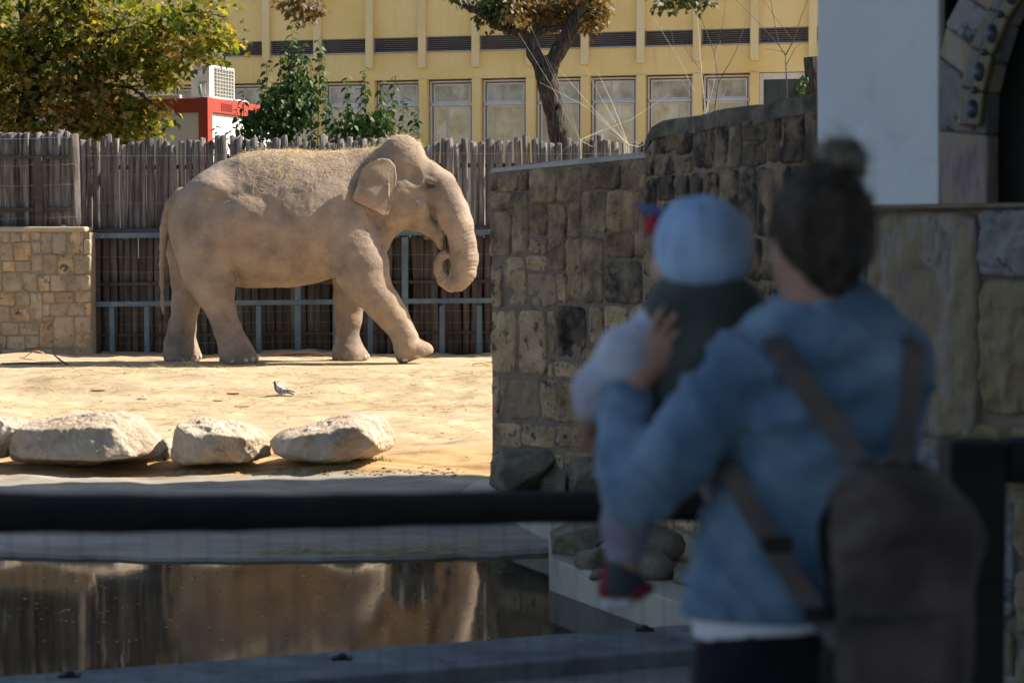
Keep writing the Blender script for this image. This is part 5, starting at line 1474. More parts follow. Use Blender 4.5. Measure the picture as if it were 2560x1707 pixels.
# straw lying on the back and head
def straw_on(n, xr, yr, seed, dens=None):
    r_ = np.random.default_rng(seed); P = []; D = []
    while len(P) < n:
        x = r_.uniform(*xr); y = r_.normal() * yr
        z = E.surf_z(ex(x), y)
        if z is None: continue
        z2 = E.surf_z(ex(x) + .03, y); z3 = E.surf_z(ex(x), y + .03)
        if z2 is None or z3 is None or abs(z3 - z) > .06: continue
        if dens and r_.random() > dens(x, y): continue
        a = r_.uniform(0, 6.28)
        d = np.array([math.cos(a), math.sin(a), 0]); d[2] = d[0] * (z2 - z) / .03 + d[1] * (z3 - z) / .03 + r_.normal() * .07 + .01
        P.append((ex(x), y, z + r_.uniform(-.003, .006))); D.append(d)
    return np.array(P), np.array(D)
Pa, Da = straw_on(3000, (520, 1220), .36, 1, lambda x, y: np.interp(x, [540, 640, 800, 1000, 1160, 1220], [.15, .8, 1, 1, .8, .3]))
Pb, Db = straw_on(800, (1180, 1500), .16, 2)
Pc, Dc = straw_on(520, (1480, 1790), .20, 3)
P = np.concatenate([Pa, Pb, Pc]) + EO; D = np.concatenate([Da, Db, Dc]); n_ = len(P)
o = blades('straw', P, D, rng.uniform(.05, .15, n_), rng.uniform(.001, .002, n_), rng.random(n_), 'straw')
tag(o, 'golden straw strewn along the elephant back and head', 'straw', kind='stuff')
# twig held in the curled trunk tip
tw = MB(); a = np.array(e3(1938, 862, 0, -.07)[:3]) + EO; b = np.array(e3(1905, 1000, 0, -.12)[:3]) + EO
tw.tube([a, a * .6 + b * .4 + (.004, 0, 0), b], [.010, .008, .007], 6); tag(tw.build('twig', pm('pale_twig', [(.44, .30, .18), (.56, .42, .28)], scale=20, bump=.2), smooth=True), 'pale twig held in the curled tip of the trunk', 'twig')
# ------------------------------------------------------------------ pigeon
PGY = 22.2
kp = 1 / 16.8 / (F / PGY)
def g3(x, y, r, dy=0.0):
    return ((x - 1070) * kp, dy, (1232 - y) * kp, r * kp)
gp = at(640 + 1070 / 16.8, 920 + 1232 / 16.8, PGY)
def pigeon_mat():
    m, t, out = nt('pigeon_plumage')
    b = N(t, 'ShaderNodeBsdfPrincipled'); b.inputs['Roughness'].default_value = .7
    tc = N(t, 'ShaderNodeTexCoord'); sp = N(t, 'ShaderNodeSeparateXYZ'); t.links.new(tc.outputs['Object'], sp.inputs[0])
    n = N(t, 'ShaderNodeTexNoise'); n.inputs['Scale'].default_value = 60; t.links.new(tc.outputs['Object'], n.inputs['Vector'])
    # dark head and neck run into the pale grey body
    ad = N(t, 'ShaderNodeMath', operation='MULTIPLY_ADD'); ad.inputs[1].default_value = .03; t.links.new(n.outputs['Fac'], ad.inputs[0]); t.links.new(sp.outputs['X'], ad.inputs[2])
    r = ramp(t, [(.05, .055, .07), (.10, .10, .12), (.30, .30, .36), (.42, .42, .48)], ad.outputs[0], [0, .02, .05, .3])
    mr = N(t, 'ShaderNodeMapRange'); mr.inputs[1].default_value = -.085; mr.inputs[2].default_value = .12; t.links.new(ad.outputs[0], mr.inputs[0]); t.links.new(mr.outputs[0], r.inputs[0])
    r.color_ramp.elements[0].position = 0; r.color_ramp.elements[1].position = .18; r.color_ramp.elements[2].position = .36; r.color_ramp.elements[3].position = .6
    t.links.new(r.outputs[0], b.inputs['Base Color']); t.links.new(b.outputs[0], out.inputs[0])
pigeon_mat()
f = Field((-.13, -.08, -.01), (.18, .08, .215), .004)
f.chain([g3(795, 590, 58), g3(825, 690, 62), g3(850, 800, 85)], k=.015)
f.chain([g3(900, 870, 110), g3(1000, 930, 135), g3(1130, 960, 115), g3(1250, 990, 75), g3(1340, 1000, 45)], k=.02)
f.ell((g3(950, 820, 0)[0], 0, g3(0, 850, 0)[2]), (120 * kp, 110 * kp, 125 * kp), k=.02)
f.chain([g3(1060, 1060, 30, -.018), g3(1085, 1120, 14, -.018)], k=.01); f.chain([g3(1040, 1060, 30, .018), g3(1070, 1120, 14, .018)], k=.01)
pg = obj('pigeon', f.mesh('pigeon'), 'pigeon_plumage', loc=tuple(gp))
tag(pg, 'grey pigeon standing on the sandy bank in front of the elephant', 'bird')
pm('wing_pale', [(.44, .44, .50), (.55, .55, .60)], scale=60, rough=.7, bump=.2, bscale=200, spots=((.05, .05, .06), 42, .55, .6))
pm('wing_dark', [(.03, .03, .04), (.08, .08, .10)], scale=60, rough=.6, bump=.2, bscale=200)
pm('pigeon_leg', [(.30, .08, .07), (.38, .12, .1)], scale=60, bump=0)
for s_ in (-1, 1):
    f = Field((-.09, -.085, .02), (.17, .085, .16), .004)
    f.chain([g3(930, 800, 75, s_ * .042), g3(1080, 880, 85, s_ * .046), g3(1230, 930, 55, s_ * .036), g3(1330, 960, 30, s_ * .025)], k=.01, sy=.35)
    w = obj('wing', f.mesh('wing'), 'wing_pale', pg, local=True)
    m_ = MB()
    for (x0, y0, x1, y1, wd) in ((1020, 1010, 1110, 900, 26), (1180, 990, 1270, 860, 34)):
        a = np.array(g3(x0, y0, 0, s_ * .0745)[:3]); b = np.array(g3(x1, y1, 0, s_ * .0745)[:3]); d = np.array([wd * kp, 0, 0])
        m_.hexa([a - d, a + d, a + d - (0, s_ * .012, 0), a - d - (0, s_ * .012, 0), b - d, b + d, b + d - (0, s_ * .012, 0), b - d - (0, s_ * .012, 0)])
    obj('wing_bar', m_.me('wing_bar'), 'wing_dark', w, local=True)
    m_ = MB(); a, b = np.array(g3(1280, 930, 0, s_ * .03)[:3]), np.array(g3(1640, 1005, 0, s_ * .012)[:3])
    m_.tube([a, (a + b) / 2, b], [.011, .009, .004], 6); obj('wing_tip', m_.me('wing_tip'), 'wing_dark', w, local=True)
    m_ = MB(); a = np.array(g3(1085, 1110, 0, s_ * .018)[:3]); b = np.array(g3(1060 - 30 * s_, 1228, 0, s_ * .018)[:3])
    m_.tube([a, (a + b) / 2, b], [.006, .004, .004], 6)
    for q in (-.5, 0, .5): m_.tube([b, b + (-.028, q * .02, -.003)], [.0035, .002], 5)
    obj('leg', m_.me('leg', True), 'pigeon_leg', pg, local=True)
    c = g3(770, 580, 0, s_ * .0145); blob('eye', c[:3], (.004, .003, .004), 'eye_dark', pg)
m_ = MB(); a, b = np.array(g3(1280, 1000, 0)[:3]), np.array(g3(1590, 1110, 0)[:3])
m_.hexa([a + (0, -.02, -.008), b + (0, -.028, -.006), b + (0, .028, -.006), a + (0, .02, -.008), a + (0, -.02, .008), b + (0, -.028, .004), b + (0, .028, .004), a + (0, .02, .008)])
obj('tail', m_.me('tail'), 'wing_dark', pg, local=True)
m_ = MB(); m_.tube([g3(745, 600, 0)[:3], g3(715, 612, 0)[:3], g3(695, 626, 0)[:3]], [.006, .004, .001], 6); obj('beak', m_.me('beak', True), 'wing_dark', pg, local=True)

# ------------------------------------------------------------------ litter on the sand
def on_ground(px, py, full=True):
    """where the ray of a pixel meets the ground sheet"""
    r = ray(px * (FU if full else 1), py * (FU if full else 1)); r = r / r[1]
    Ys = np.linspace(14.3, 27.4, 1300)
    z = CAMZ + r[2] * Ys; g = ground_z(r[0] * Ys, Ys)
    i = np.argmax(z < g) if (z < g).any() else len(Ys) - 1
    return np.array([r[0] * Ys[i], Ys[i], g[i]])
n_ = 4600
r_ = np.random.default_rng(8)
P = []
cl = [(on_ground(fx, fy), sx, sy_) for fx, fy, sx, sy_ in ((60, 855, .9, .3), (200, 880, 1.4, .35), (120, 920, 1.2, .5), (300, 900, 1.0, .4), (430, 842, .7, .15), (430, 850, .9, .2), (700, 880, 1.3, .5), (900, 860, 1.2, .3), (1050, 880, .6, .4), (1080, 940, .5, .5),
                                      (980, 930, .8, .5), (850, 930, 1.0, .5), (1050, 990, .6, .4), (1030, 1262, .25, .15), (690, 1278, .2, .06), (900, 1275, .2, .06), (600, 920, 1.0, .5), (250, 945, 1.0, .3), (420, 955, 1.0, .3))]
for j in range(n_):
    if r_.random() < .72:
        c, sx, sy_ = cl[r_.integers(0, len(cl))]; x = c[0] + r_.normal() * sx; y = c[1] + r_.normal() * sy_
    else: x = r_.uniform(-6.5, 0); y = r_.uniform(17.8, 27)
    P.append((x, y))
P = np.array(P); z = ground_z(P[:, 0], P[:, 1])
P = np.column_stack([P, z + r_.uniform(0, .012, n_)])
a = r_.normal(.1, .75, n_) + np.where(r_.random(n_) < .5, 0, np.pi)
D = np.stack([np.cos(a), np.sin(a), r_.normal(size=n_) * .06 + .0], 1)
D[:, 2] += (ground_z(P[:, 0] + .05 * D[:, 0], P[:, 1] + .05 * D[:, 1]) - z) / .05
o = blades('straw_litter', P, D, r_.uniform(.06, .24, n_), r_.uniform(.001, .0026, n_), r_.random(n_), 'straw_litter')
tag(o, 'thin dry straw scattered over the sandy ground', 'straw', kind='stuff')
# small stones and clods
pm('clod', [(.24, .16, .09), (.40, .29, .17)], scale=12, bump=.5, bscale=40, rnd=.3)
n_ = 420
V, Fc = [], []
for j in range(n_):
    if j < 170:
        p = on_ground(r_.uniform(400, 1060), r_.normal(1083, 5)) ; s_ = r_.uniform(.008, .024)
    else:
        x, y = r_.uniform(-6.5, 0), r_.uniform(17.4, 27); p = np.array([x, y, gz(x, y)]); s_ = r_.uniform(.005, .016)
    oct_ = np.array([(1, 0, 0), (0, 1, 0), (-1, 0, 0), (0, -1, 0), (0, 0, .7), (0, 0, -.4)]) * s_ * r_.uniform(.6, 1.3, (6, 1)) * (r_.uniform(1, 1.8), 1, .8)
    b0 = len(V) * 6; V.append(oct_ + p)
    for q in ((0, 1, 4), (1, 2, 4), (2, 3, 4), (3, 0, 4), (1, 0, 5), (2, 1, 5), (3, 2, 5), (0, 3, 5)): Fc.append([b0 + k for k in q])
o = obj('clods', mesh_np('clods', np.concatenate(V), np.array(Fc), smooth=False), 'clod'); tag(o, 'small clods and pebbles on the bare soil', 'pebbles', kind='stuff')
# green tufts at the right boulder, pale tufts on the bank
leaf_mat('grass_blade', [(.05, .13, .015), (.10, .20, .03), (.16, .24, .05)], trans=.35)
def tuft(fx, fy, n_, h, spread, mat, label):
    c = on_ground(fx, fy)
    P = c + np.column_stack([r_.normal(size=n_) * spread, r_.normal(size=n_) * spread * .6, np.zeros(n_)]); P[:, 2] = ground_z(P[:, 0], P[:, 1]) - .005
    D = np.column_stack([r_.normal(size=n_) * .45, r_.normal(size=n_) * .45, np.ones(n_)])
    o = blades('grass_tuft', P - c, D, r_.uniform(.4, 1, n_) * h, np.full(n_, .0028), r_.random(n_), mat); o.location = tuple(c)
    tag(o, label, 'grass', kind='stuff')
tuft(775, 1068, 60, .07, .09, 'grass_blade', 'green grass tuft at the foot of the wedge-shaped boulder')
tuft(872, 1058, 60, .08, .05, 'grass_blade', 'green grass tuft right of the wedge-shaped boulder')
tuft(432, 838, 40, .12, .06, 'straw', 'pale dry tuft in the elephant shadow by its hind foot')
tuft(1008, 938, 50, .05, .10, 'straw', 'low dry tuft on the bank left of the stone wall')
# sticks, bark and husks
pm('orange_bark', [(.50, .20, .07), (.62, .32, .14)], scale=6, rough=.7, bump=.3)
pm('brown_stick', [(.10, .06, .035), (.20, .13, .08)], scale=10, bump=.4)
def strip(pts, w, name, mat, label, cat, group=None):
    m_ = MB(); k = len(pts)
    for i in range(k - 1):
        a, b = np.array(pts[i]), np.array(pts[i + 1]); wa = w * math.sin(3.14 * (i + .3) / k); wb = w * math.sin(3.14 * (i + 1.3) / k)
        m_.hexa([a + (0, -wa, -.004), b + (0, -wb, -.004), b + (0, wb, -.004), a + (0, wa, -.004), a + (0, -wa, .006), b + (0, -wb, .006), b + (0, wb, .006), a + (0, wa, .006)])
    return tag(m_.build(name, mat, smooth=False), label, cat, group)
g = on_ground(62, 824)
strip([g + (-.10 + .06 * j, .02 * math.sin(j), .012 + .09 * math.sin(max(0, j - 1) * .55)) for j in range(7)], .03, 'bark_strip', 'orange_bark', 'curled orange strip of bark in front of the stone pier', 'bark')
g = on_ground(150, 838)
m_ = MB(); m_.tube([g + (.03, 0, .0), g + (-.05, 0, .05), g + (-.14, 0, .125)], [.014, .011, .009], 6); m_.tube([g + (-.07, 0, .06), g + (-.085, 0, .03)], [.006, .003], 5)
tag(m_.build('stick', 'brown_stick', smooth=True), 'short brown stick poking up from the ground behind the elephant', 'stick')
g = on_ground(70, 838); m_ = MB(); m_.tube([g + (-.35, 0, .012), g + (-.1, .02, .02), g + (.2, -.01, .012), g + (.38, .02, .02)], [.012, .014, .011, .006], 6)
tag(m_.build('stick', 'brown_stick', smooth=True), 'long thin branch lying in the elephant shadow at far left', 'stick')
g = on_ground(665, 815); m_ = MB(); strip([g + (-.25 + .1 * j, 0, .02 + .008 * (j % 2)) for j in range(8)], .035, 'bark_strip', 'orange_bark', 'long reddish bark strip lying behind the near hind foot', 'bark')
g = on_ground(745, 818); m_ = MB(); m_.tube([g + (-.15, 0, .01), g + (.2, .05, .06)], [.008, .006], 6); tag(m_.build('stick', 'pale_twig', smooth=True), 'pale straight stick lying between the elephant legs', 'stick')
g = on_ground(1100, 840); strip([g + (-.08 + .05 * j, 0, .012 + .02 * math.sin(j * .9)) for j in range(6)], .035, 'husk', 'orange_bark', 'curled tan husk on the sand beside the stone wall', 'husk')
pm('white_paper', [(.74, .72, .70), (.8, .79, .78)], scale=10, bump=.1)
g = on_ground(325, 917); strip([g + (-.05 + .04 * j, 0, .012 + .03 * (j == 2)) for j in range(4)], .02, 'feather', 'white_paper', 'small white feather lying on the bank', 'feather')
for (fx, fy, l_, lab) in ((225, 898, .16, 'reddish leaf stalk on the bank below the near end of the shadow'), (535, 905, .14, 'thin reddish husk left of the pigeon'), (500, 922, .12, 'short brown husk between the pigeon and the long boulder'), (555, 935, .16, 'reddish husk on the worn track below the pigeon')):
    g = on_ground(fx, fy); strip([g + (-l_ / 2 + l_ / 4 * j, 0, .008) for j in range(5)], .014, 'husk', 'orange_bark', lab, 'husk', 'dry husks on the sand')
# ------------------------------------------------------------------ elephant house at the right (with an added, unseen roof that shades the visitors' side)
pm('grey_render', [(.68, .69, .71), (.75, .76, .78)], scale=1.5, rough=.85, bump=.15, bscale=60, spots=((.52, .53, .55), 2.2, .55, .8))
pm('purple_sandstone', [(.17, .115, .115), (.30, .245, .235), (.34, .26, .15), (.38, .34, .31), (.20, .15, .07)], scale=2.2, rough=.9, bump=.7, bscale=14, stretch=(2.6, 2.6, .8), rnd=.12, bdist=.03, pos=[.3, .42, .5, .6, .7])
pm('ochre_sandstone', [(.14, .105, .06), (.27, .20, .11), (.32, .26, .17), (.38, .34, .29)], scale=2.4, rough=.9, bump=.7, bscale=14, stretch=(3, 3, .7), rnd=.12, bdist=.03)
pm('speckled_stone', [(.12, .115, .12), (.24, .235, .24), (.33, .32, .31)], scale=4.5, rough=.9, bump=.8, bscale=16, rnd=.15, spots=((.06, .06, .07), 9, .54, .64))
pm('glazed_yellow', [(.10, .08, .03), (.17, .14, .06), (.09, .10, .06)], scale=12, rough=.3, bump=.3, bscale=40, spec=.5)
pm('glazed_dark', [(.02, .03, .05), (.05, .07, .10)], scale=12, rough=.2, bump=.1, spec=.6)
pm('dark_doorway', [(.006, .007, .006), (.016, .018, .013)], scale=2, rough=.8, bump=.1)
HA = at(2042, 900, 10.2); HB = at(2560, 900, 9.35)
PH = Plane(HA[:2], HB[:2])
hs = empty('elephant_house', (HA[0], HA[1], -.5))
tag(hs, 'elephant house front with white pier, tiled arch and rough stone base', 'building')
hp = lambda fx, fy, off=0.0: PH.pt(*PH.hit(fx * FU, fy * FU), off)
def hpoly(name, pts, o0, o1, mat, bevel=.008, parent=None):
    lo = [hp(x, y, o0) for x, y in pts]; m_ = MB(); m_.prism(lo, PH.n * (o1 - o0)); return m_.build(name, mat, parent or hs, bevel=bevel)
zl = PH.hit(2100, 520)[1]
# white rendered pier
hpoly('rendered_pier', [(1876, -600), (2156, -600), (2156, 479), (1876, 490)], -.6, .0, 'grey_render', .012)
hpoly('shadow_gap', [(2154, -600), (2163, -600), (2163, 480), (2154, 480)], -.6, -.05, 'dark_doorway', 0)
# stone jamb and arch
outer = [(2163, 478), (2160, 300), (2160, 130), (2176, 60), (2215, -15), (2290, -110), (2420, -170)]
inner = [(2270, 478), (2270, 310), (2274, 215), (2290, 150), (2318, 60), (2356, -20), (2430, -90)]
for i in range(len(outer) - 1):
    hpoly('jamb_stone', [outer[i], inner[i], inner[i + 1], outer[i + 1]], -.10, .015 + .012 * (i % 2), 'purple_sandstone' if i % 2 == 0 else 'speckled_stone', .015)
bo = [(2215, 290), (2222, 200), (2246, 110), (2285, 20), (2340, -70)]
bi = [(2268, 290), (2276, 215), (2296, 130), (2332, 45), (2386, -40)]
for i in range(4):
    bd_ = hpoly('glazed_tile', [bo[i], bi[i], bi[i + 1], bo[i + 1]], .01, .07, 'glazed_yellow', .012)
    hpoly('inlay', [tuple(np.array(bo[i]) * .80 + np.array(bi[i]) * .20 + (0, -6)), tuple(np.array(bo[i]) * .55 + np.array(bi[i]) * .45 + (0, -6)), tuple(np.array(bo[i + 1]) * .55 + np.array(bi[i + 1]) * .45 + (0, 8)), tuple(np.array(bo[i + 1]) * .80 + np.array(bi[i + 1]) * .20 + (0, 8))], .06, .073, 'glazed_dark', .0, bd_)
    c = (np.array(bo[i]) + np.array(bi[i]) + np.array(bo[i + 1]) + np.array(bi[i + 1])) / 4 + (8, 4)
    m = mesh_np('boss', ICO3_V * np.array((.030, .022, .045)), ICO3_F); obj('boss', m, 'glazed_dark', bd_, loc=tuple(hp(*c, .075)))
    c = np.array(bo[i + 1]) * .35 + np.array(bi[i + 1]) * .65
    m = mesh_np('boss', ICO3_V * np.array((.018, .016, .018)), ICO3_F); obj('boss', m, 'glazed_dark', bd_, loc=tuple(hp(*c, .075)))
hpoly('doorway_shade', [(2262, 480), (2262, -400), (2900, -400), (2900, 480)], -.20, -.12, 'dark_doorway', 0)  # near-black slab, the shade inside the arch put into its colour
# rough stone base blocks
base = [(1870, 497, 1988, 700), (1870, 702, 1988, 900), (1990, 490, 2248, 1010), (2250, 476, 2420, 640), (2250, 642, 2420, 962), (2422, 476, 2700, 700), (2422, 702, 2700, 962), (1870, 902, 1988, 1120), (1990, 1012, 2180, 1330), (2182, 966, 2420, 1130), (2182, 1132, 2330, 1420),
        (2332, 1132, 2500, 1300), (2332, 1302, 2500, 1480), (2422, 966, 2700, 1130), (1870, 1122, 1988, 1400), (1990, 1332, 2180, 1620), (2182, 1422, 2330, 1700), (2332, 1482, 2500, 1700)]
for i, (x0, y0, x1, y1) in enumerate(base):
    u0, z1 = PH.hit(x0 * FU, y0 * FU); u1, z0 = PH.hit(x1 * FU, y1 * FU)
    stone(PH, u0, u1, z0, z1, .02, ['speckled_stone', 'ochre_sandstone', 'purple_sandstone', 'speckled_stone', 'ochre_sandstone'][i % 5] if i != 2 else 'purple_sandstone', hs, 1600 + i, rough=.028, nn=26, gap=.004)
mb = MB(); mb.obox(PH, .02, 2.6, -1.2, zl - .002, -.6, -.02); mb.build('core', 'mortar', hs)
mb = MB(); mb.obox(PH, -.01, 2.6, zl - .012, zl + .012, -.3, .05); mb.build('ledge', 'mortar', hs, bevel=.01)
# body of the house, out of frame; wide roof added and shaped to cast shade
mb = MB()
loop = [(2.3, 10.3), (3.4, 9.2), (4.2, 7.0), (4.2, -6), (16, -6), (16, 18.2), (3.3, 18.2)]
mb.prism([(x, y, -1.2) for x, y in loop], (0, 0, 6.2)); mb.build('wall', 'grey_render', hs)
mb = MB()
loop = [(.9, 9.0), (.6, 6.6), (-.5, 5.6), (-.7, -8), (17, -8), (17, 20.3), (9.5, 19.5), (.5, 18.55), (.5, 14.0)]
mb.prism([(x, y, 5.0) for x, y in loop], (0, 0, .35)); mb.build('roof', pm('shade_roof_tin', [(.14, .15, .15), (.2, .21, .21)], scale=3, bump=.1), hs)

# ------------------------------------------------------------------ railings at the visitors' side
pm('dark_timber', [(.010, .010, .012), (.022, .020, .019), (.034, .027, .022)], scale=4, rough=.7, bump=.5, bscale=20, stretch=(.4, 3, 3), spec=.3)
rl = empty('log_railing', (at(600, 1278, 4.7)[0], 4.7, 0.0)); tag(rl, 'dark round railing log crossing in front of the pool', 'railing')
m_ = MB()
pts = [at(px_, 1279 + 5 * math.sin(px_ / 330) - (px_ - 300) * .007, 4.35 + .00072 * max(px_, -600)) for px_ in np.linspace(-700, 1760, 28)]
m_.tube(pts, [.0465 - .0035 * i / 27 + .0018 * math.sin(i * 1.9) for i in range(28)], 16); m_.build('handrail', 'dark_timber', rl, smooth=True)
zlow = .12
m_ = MB(); m_.tube([(p[0], p[1], zlow) for p in pts], .035, 12); m_.build('bottom_rail', 'dark_timber', rl, smooth=True)
pm('mesh_wire', [(.05, .05, .05), (.09, .09, .09)], scale=10, rough=.6, bump=0)
for j in range(28):
    x = -1.3 + j * .064; y = np.interp(x, [p[0] for p in pts], [p[1] for p in pts]); zt_ = np.interp(x, [p[0] for p in pts], [p[2] for p in pts])
    m_ = MB(); m_.tube([(x, y + .0, zlow), (x, y, zt_ - .03)], .0010, 5); m_.build('wire', 'mesh_wire', rl)
for x in (-1.75, .62):
    y = np.interp(x, [p[0] for p in pts], [p[1] for p in pts]); m_ = MB(); m_.tube([(x, y + .02, 0), (x, y + .02, .95)], .055, 12); m_.build('post', 'dark_timber', rl, smooth=True)
rr = empty('timber_railing', (at(2430, 1400, 4.9)[0], 4.9, 0)); tag(rr, 'heavy squared timber post and beam railing at the right edge', 'railing')
c = af(2240, 1010, 4.9)
m_ = MB(); m_.box((c[0] - .075, 4.84, 0), (c[0] + .068, 4.99, c[2] - .0)); m_.build('post', 'dark_timber', rr, bevel=.012)
m_ = MB(); m_.box((c[0] + .07, 4.855, c[2] - .108), (c[0] + 1.6, 4.975, c[2] + .004)); m_.build('beam', 'dark_timber', rr, bevel=.012)
m_ = MB(); m_.box((c[0] + 1.4, 4.85, 0), (c[0] + 1.54, 4.99, c[2] - .11)); m_.build('post', 'dark_timber', rr, bevel=.012)

# ------------------------------------------------------------------ woman with rucksack, seen from behind
WY = 4.0
KW = 1 / (F / FU / WY)
def w3(fx, fy, r=0.0, dy=0.0):
    p = af(fx, fy, WY + dy); return (p[0], p[1], p[2], r * KW * (WY + dy) / WY)
def cloth(name, base, rough=.9, wr=.5, scale=26, sheen=.15, weave=300):
    m, t, out = nt(name)
    b = N(t, 'ShaderNodeBsdfPrincipled'); b.inputs['Roughness'].default_value = rough; b.inputs['Sheen Weight'].default_value = sheen; b.inputs['Specular IOR Level'].default_value = .15
    tc = N(t, 'ShaderNodeTexCoord'); v = tc.outputs['Object']
    n1 = N(t, 'ShaderNodeTexNoise'); n1.inputs['Scale'].default_value = 7; n1.inputs['Detail'].default_value = 7; t.links.new(v, n1.inputs['Vector'])
    c = ramp(t, base, n1.outputs['Fac'], [.34, .5, .68][:len(base)] if len(base) == 3 else None); t.links.new(c.outputs[0], b.inputs['Base Color'])
    n2 = N(t, 'ShaderNodeTexNoise'); n2.inputs['Scale'].default_value = scale; n2.inputs['Detail'].default_value = 4; n2.inputs['Distortion'].default_value = .8; t.links.new(v, n2.inputs['Vector'])
    bm = N(t, 'ShaderNodeBump'); bm.inputs['Strength'].default_value = wr; bm.inputs['Distance'].default_value = .012; t.links.new(n2.outputs['Fac'], bm.inputs['Height'])
    t.links.new(bm.outputs[0], b.inputs['Normal']); t.links.new(b.outputs[0], out.inputs[0])
cloth('denim', [(.085, .15, .235), (.14, .22, .32), (.22, .315, .42)])
cloth('black_trousers', [(.006, .006, .008), (.010, .010, .013), (.016, .016, .02)])
cloth('white_shirt', [(.62, .62, .68), (.70, .70, .76), (.74, .74, .80)])
cloth('brown_canvas', [(.06, .047, .042), (.095, .073, .064), (.135, .105, .093)], wr=.3)
cloth('strap_canvas', [(.075, .06, .055), (.11, .088, .08), (.14, .115, .105)], wr=.2)
cloth('olive_fleece', [(.05, .058, .052), (.075, .085, .075), (.10, .11, .095)], wr=.4)
cloth('lilac_knit', [(.40, .40, .50), (.50, .50, .60), (.60, .60, .68)], wr=.4)
cloth('blue_cap', [(.28, .41, .63), (.37, .51, .71), (.47, .60, .77)], wr=.25)
cloth('cap_trim', [(.30, .02, .035), (.40, .03, .05), (.44, .05, .06)], wr=.1)
cloth('cap_brim', [(.05, .10, .24), (.07, .13, .30), (.08, .16, .34)], wr=.1)
cloth('grey_trousers', [(.20, .18, .24), (.26, .24, .31), (.32, .30, .36)])
cloth('shoe_dark', [(.03, .035, .04), (.05, .055, .06), (.06, .065, .07)], wr=.2)
cloth('shoe_red', [(.16, .015, .025), (.22, .02, .035), (.26, .03, .04)], wr=.1)
cloth('shoe_white', [(.5, .48, .5), (.56, .54, .56), (.6, .58, .6)], wr=.1)
pm('skin', [(.36, .19, .135), (.44, .25, .185), (.50, .30, .23)], scale=9, rough=.6, bump=.1, bscale=80, spec=.3)
def hair_mat(name, cols):
    pm(name, cols, scale=7, rough=.5, bump=.7, bscale=30, stretch=(5, 5, 1), spec=.4)
hair_mat('dark_hair', [(.016, .011, .008), (.045, .031, .021), (.13, .095, .068)])
hair_mat('skylit_hair', [(.10, .08, .055), (.24, .20, .15), (.40, .36, .29)])  # sky light on the bun is put into a paler hair colour

leaf_mat('hair_strand', [(.016, .011, .008), (.05, .034, .022), (.17, .125, .08)], trans=.1)
lo = np.array(w3(1230, 1560)[:3]); hi = np.array(w3(2330, 300)[:3])
def wf(h=.009, x0=1220, x1=2330, y0=2360, y1=300, d0=-.45, d1=.5):
    a = w3(x0, y0); b = w3(x1, y1)
    return Field((a[0], WY + d0, a[2]), (b[0], WY + d1, b[2]), h)
def fingers(fl, base, dirs, curl, r0=.0085, k=.006):
    """five separate fingers rooted in the palm: base points, directions, curl vector"""
    for b_, d_, ln in zip(base, dirs, (.045, .072, .078, .072, .058)):
        b_ = np.array(b_); d_ = np.array(d_) / np.linalg.norm(d_); c_ = np.array(curl)
        p1 = b_ + d_ * ln * .45; d2 = d_ + c_ * .5; d2 /= np.linalg.norm(d2); p2 = p1 + d2 * ln * .32; d3 = d_ + c_ * 1.1; d3 /= np.linalg.norm(d3); p3 = p2 + d3 * ln * .25
        fl.chain([(*b_, r0), (*p1, r0 * .95), (*p2, r0 * .88), (*p3, r0 * .75)], k=k)
B = wf(.0085)
# one continuous body: legs, torso, arms, hands, neck, head
B.chain([w3(1670, 2320, 45, .02), w3(1680, 2260, 48, 0), w3(1690, 1950, 66, -.01), w3(1705, 1560, 98, 0)], k=.04)
B.chain([w3(1900, 2320, 45, .05), w3(1895, 2260, 48, .03), w3(1885, 1950, 66, .02), w3(1860, 1560, 98, 0)], k=.04)
B.cone(w3(1660, 2318)[:3], w3(1640, 2322, 0, .16)[:3], .04, .03, .02); B.cone(w3(1905, 2318)[:3], w3(1900, 2322, 0, .18)[:3], .04, .03, .02)
B.chain([w3(1780, 1540, 140), w3(1785, 1400, 120), w3(1830, 1150, 110), w3(1880, 900, 130), w3(1890, 800, 110)], k=.06, sy=.6)
B.chain([w3(1740, 840, 66), w3(1890, 795, 70), w3(2045, 840, 66)], k=.05)
B.chain([w3(1705, 835, 68), w3(1590, 990, 62, -.02), w3(1475, 1130, 52, -.04), w3(1455, 1040, 46, .02), w3(1440, 930, 34, .06), w3(1472, 865, 30, .065)], k=.03)
B.chain([w3(2050, 845, 62), w3(2052, 950, 54, .07), w3(2010, 1060, 46, .17), w3(1920, 1085, 42, .25), w3(1820, 1050, 34, .30), w3(1740, 1040, 32, .31)], k=.03)
palm = np.array(w3(1494, 822, 0, .065)[:3])
B.ell(palm, (.045, .018, .05), k=.02, rot=R(-30))
fingers(B, [palm + (-.03, -.005, .0), palm + (.0, -.004, .04), palm + (.018, -.004, .038), palm + (.033, -.003, .028), palm + (.043, -.002, .012)],
        [(-.3, -.3, 1.0), (.25, -.2, 1), (.5, -.2, 1), (.7, -.2, .9), (.95, -.2, .7)], (.3, .35, -.25))
palm2 = np.array(w3(1690, 1035, 0, .30)[:3])
B.ell(palm2, (.05, .02, .042), k=.02)
fingers(B, [palm2 + (.01, 0, .04), palm2 + (-.04, 0, .03), palm2 + (-.045, 0, .01), palm2 + (-.045, 0, -.01), palm2 + (-.04, 0, -.028)], [(-.4, -.2, 1), (-1, -.2, .3), (-1, -.2, .1), (-1, -.2, -.1), (-1, -.2, -.3)], (0, -.5, 0))
B.chain([w3(1885, 770, 66), w3(1868, 690, 60), w3(1868, 620, 62)], k=.04)
B.ell(w3(1872, 545)[:3], (.082, .098, .115), k=.04)
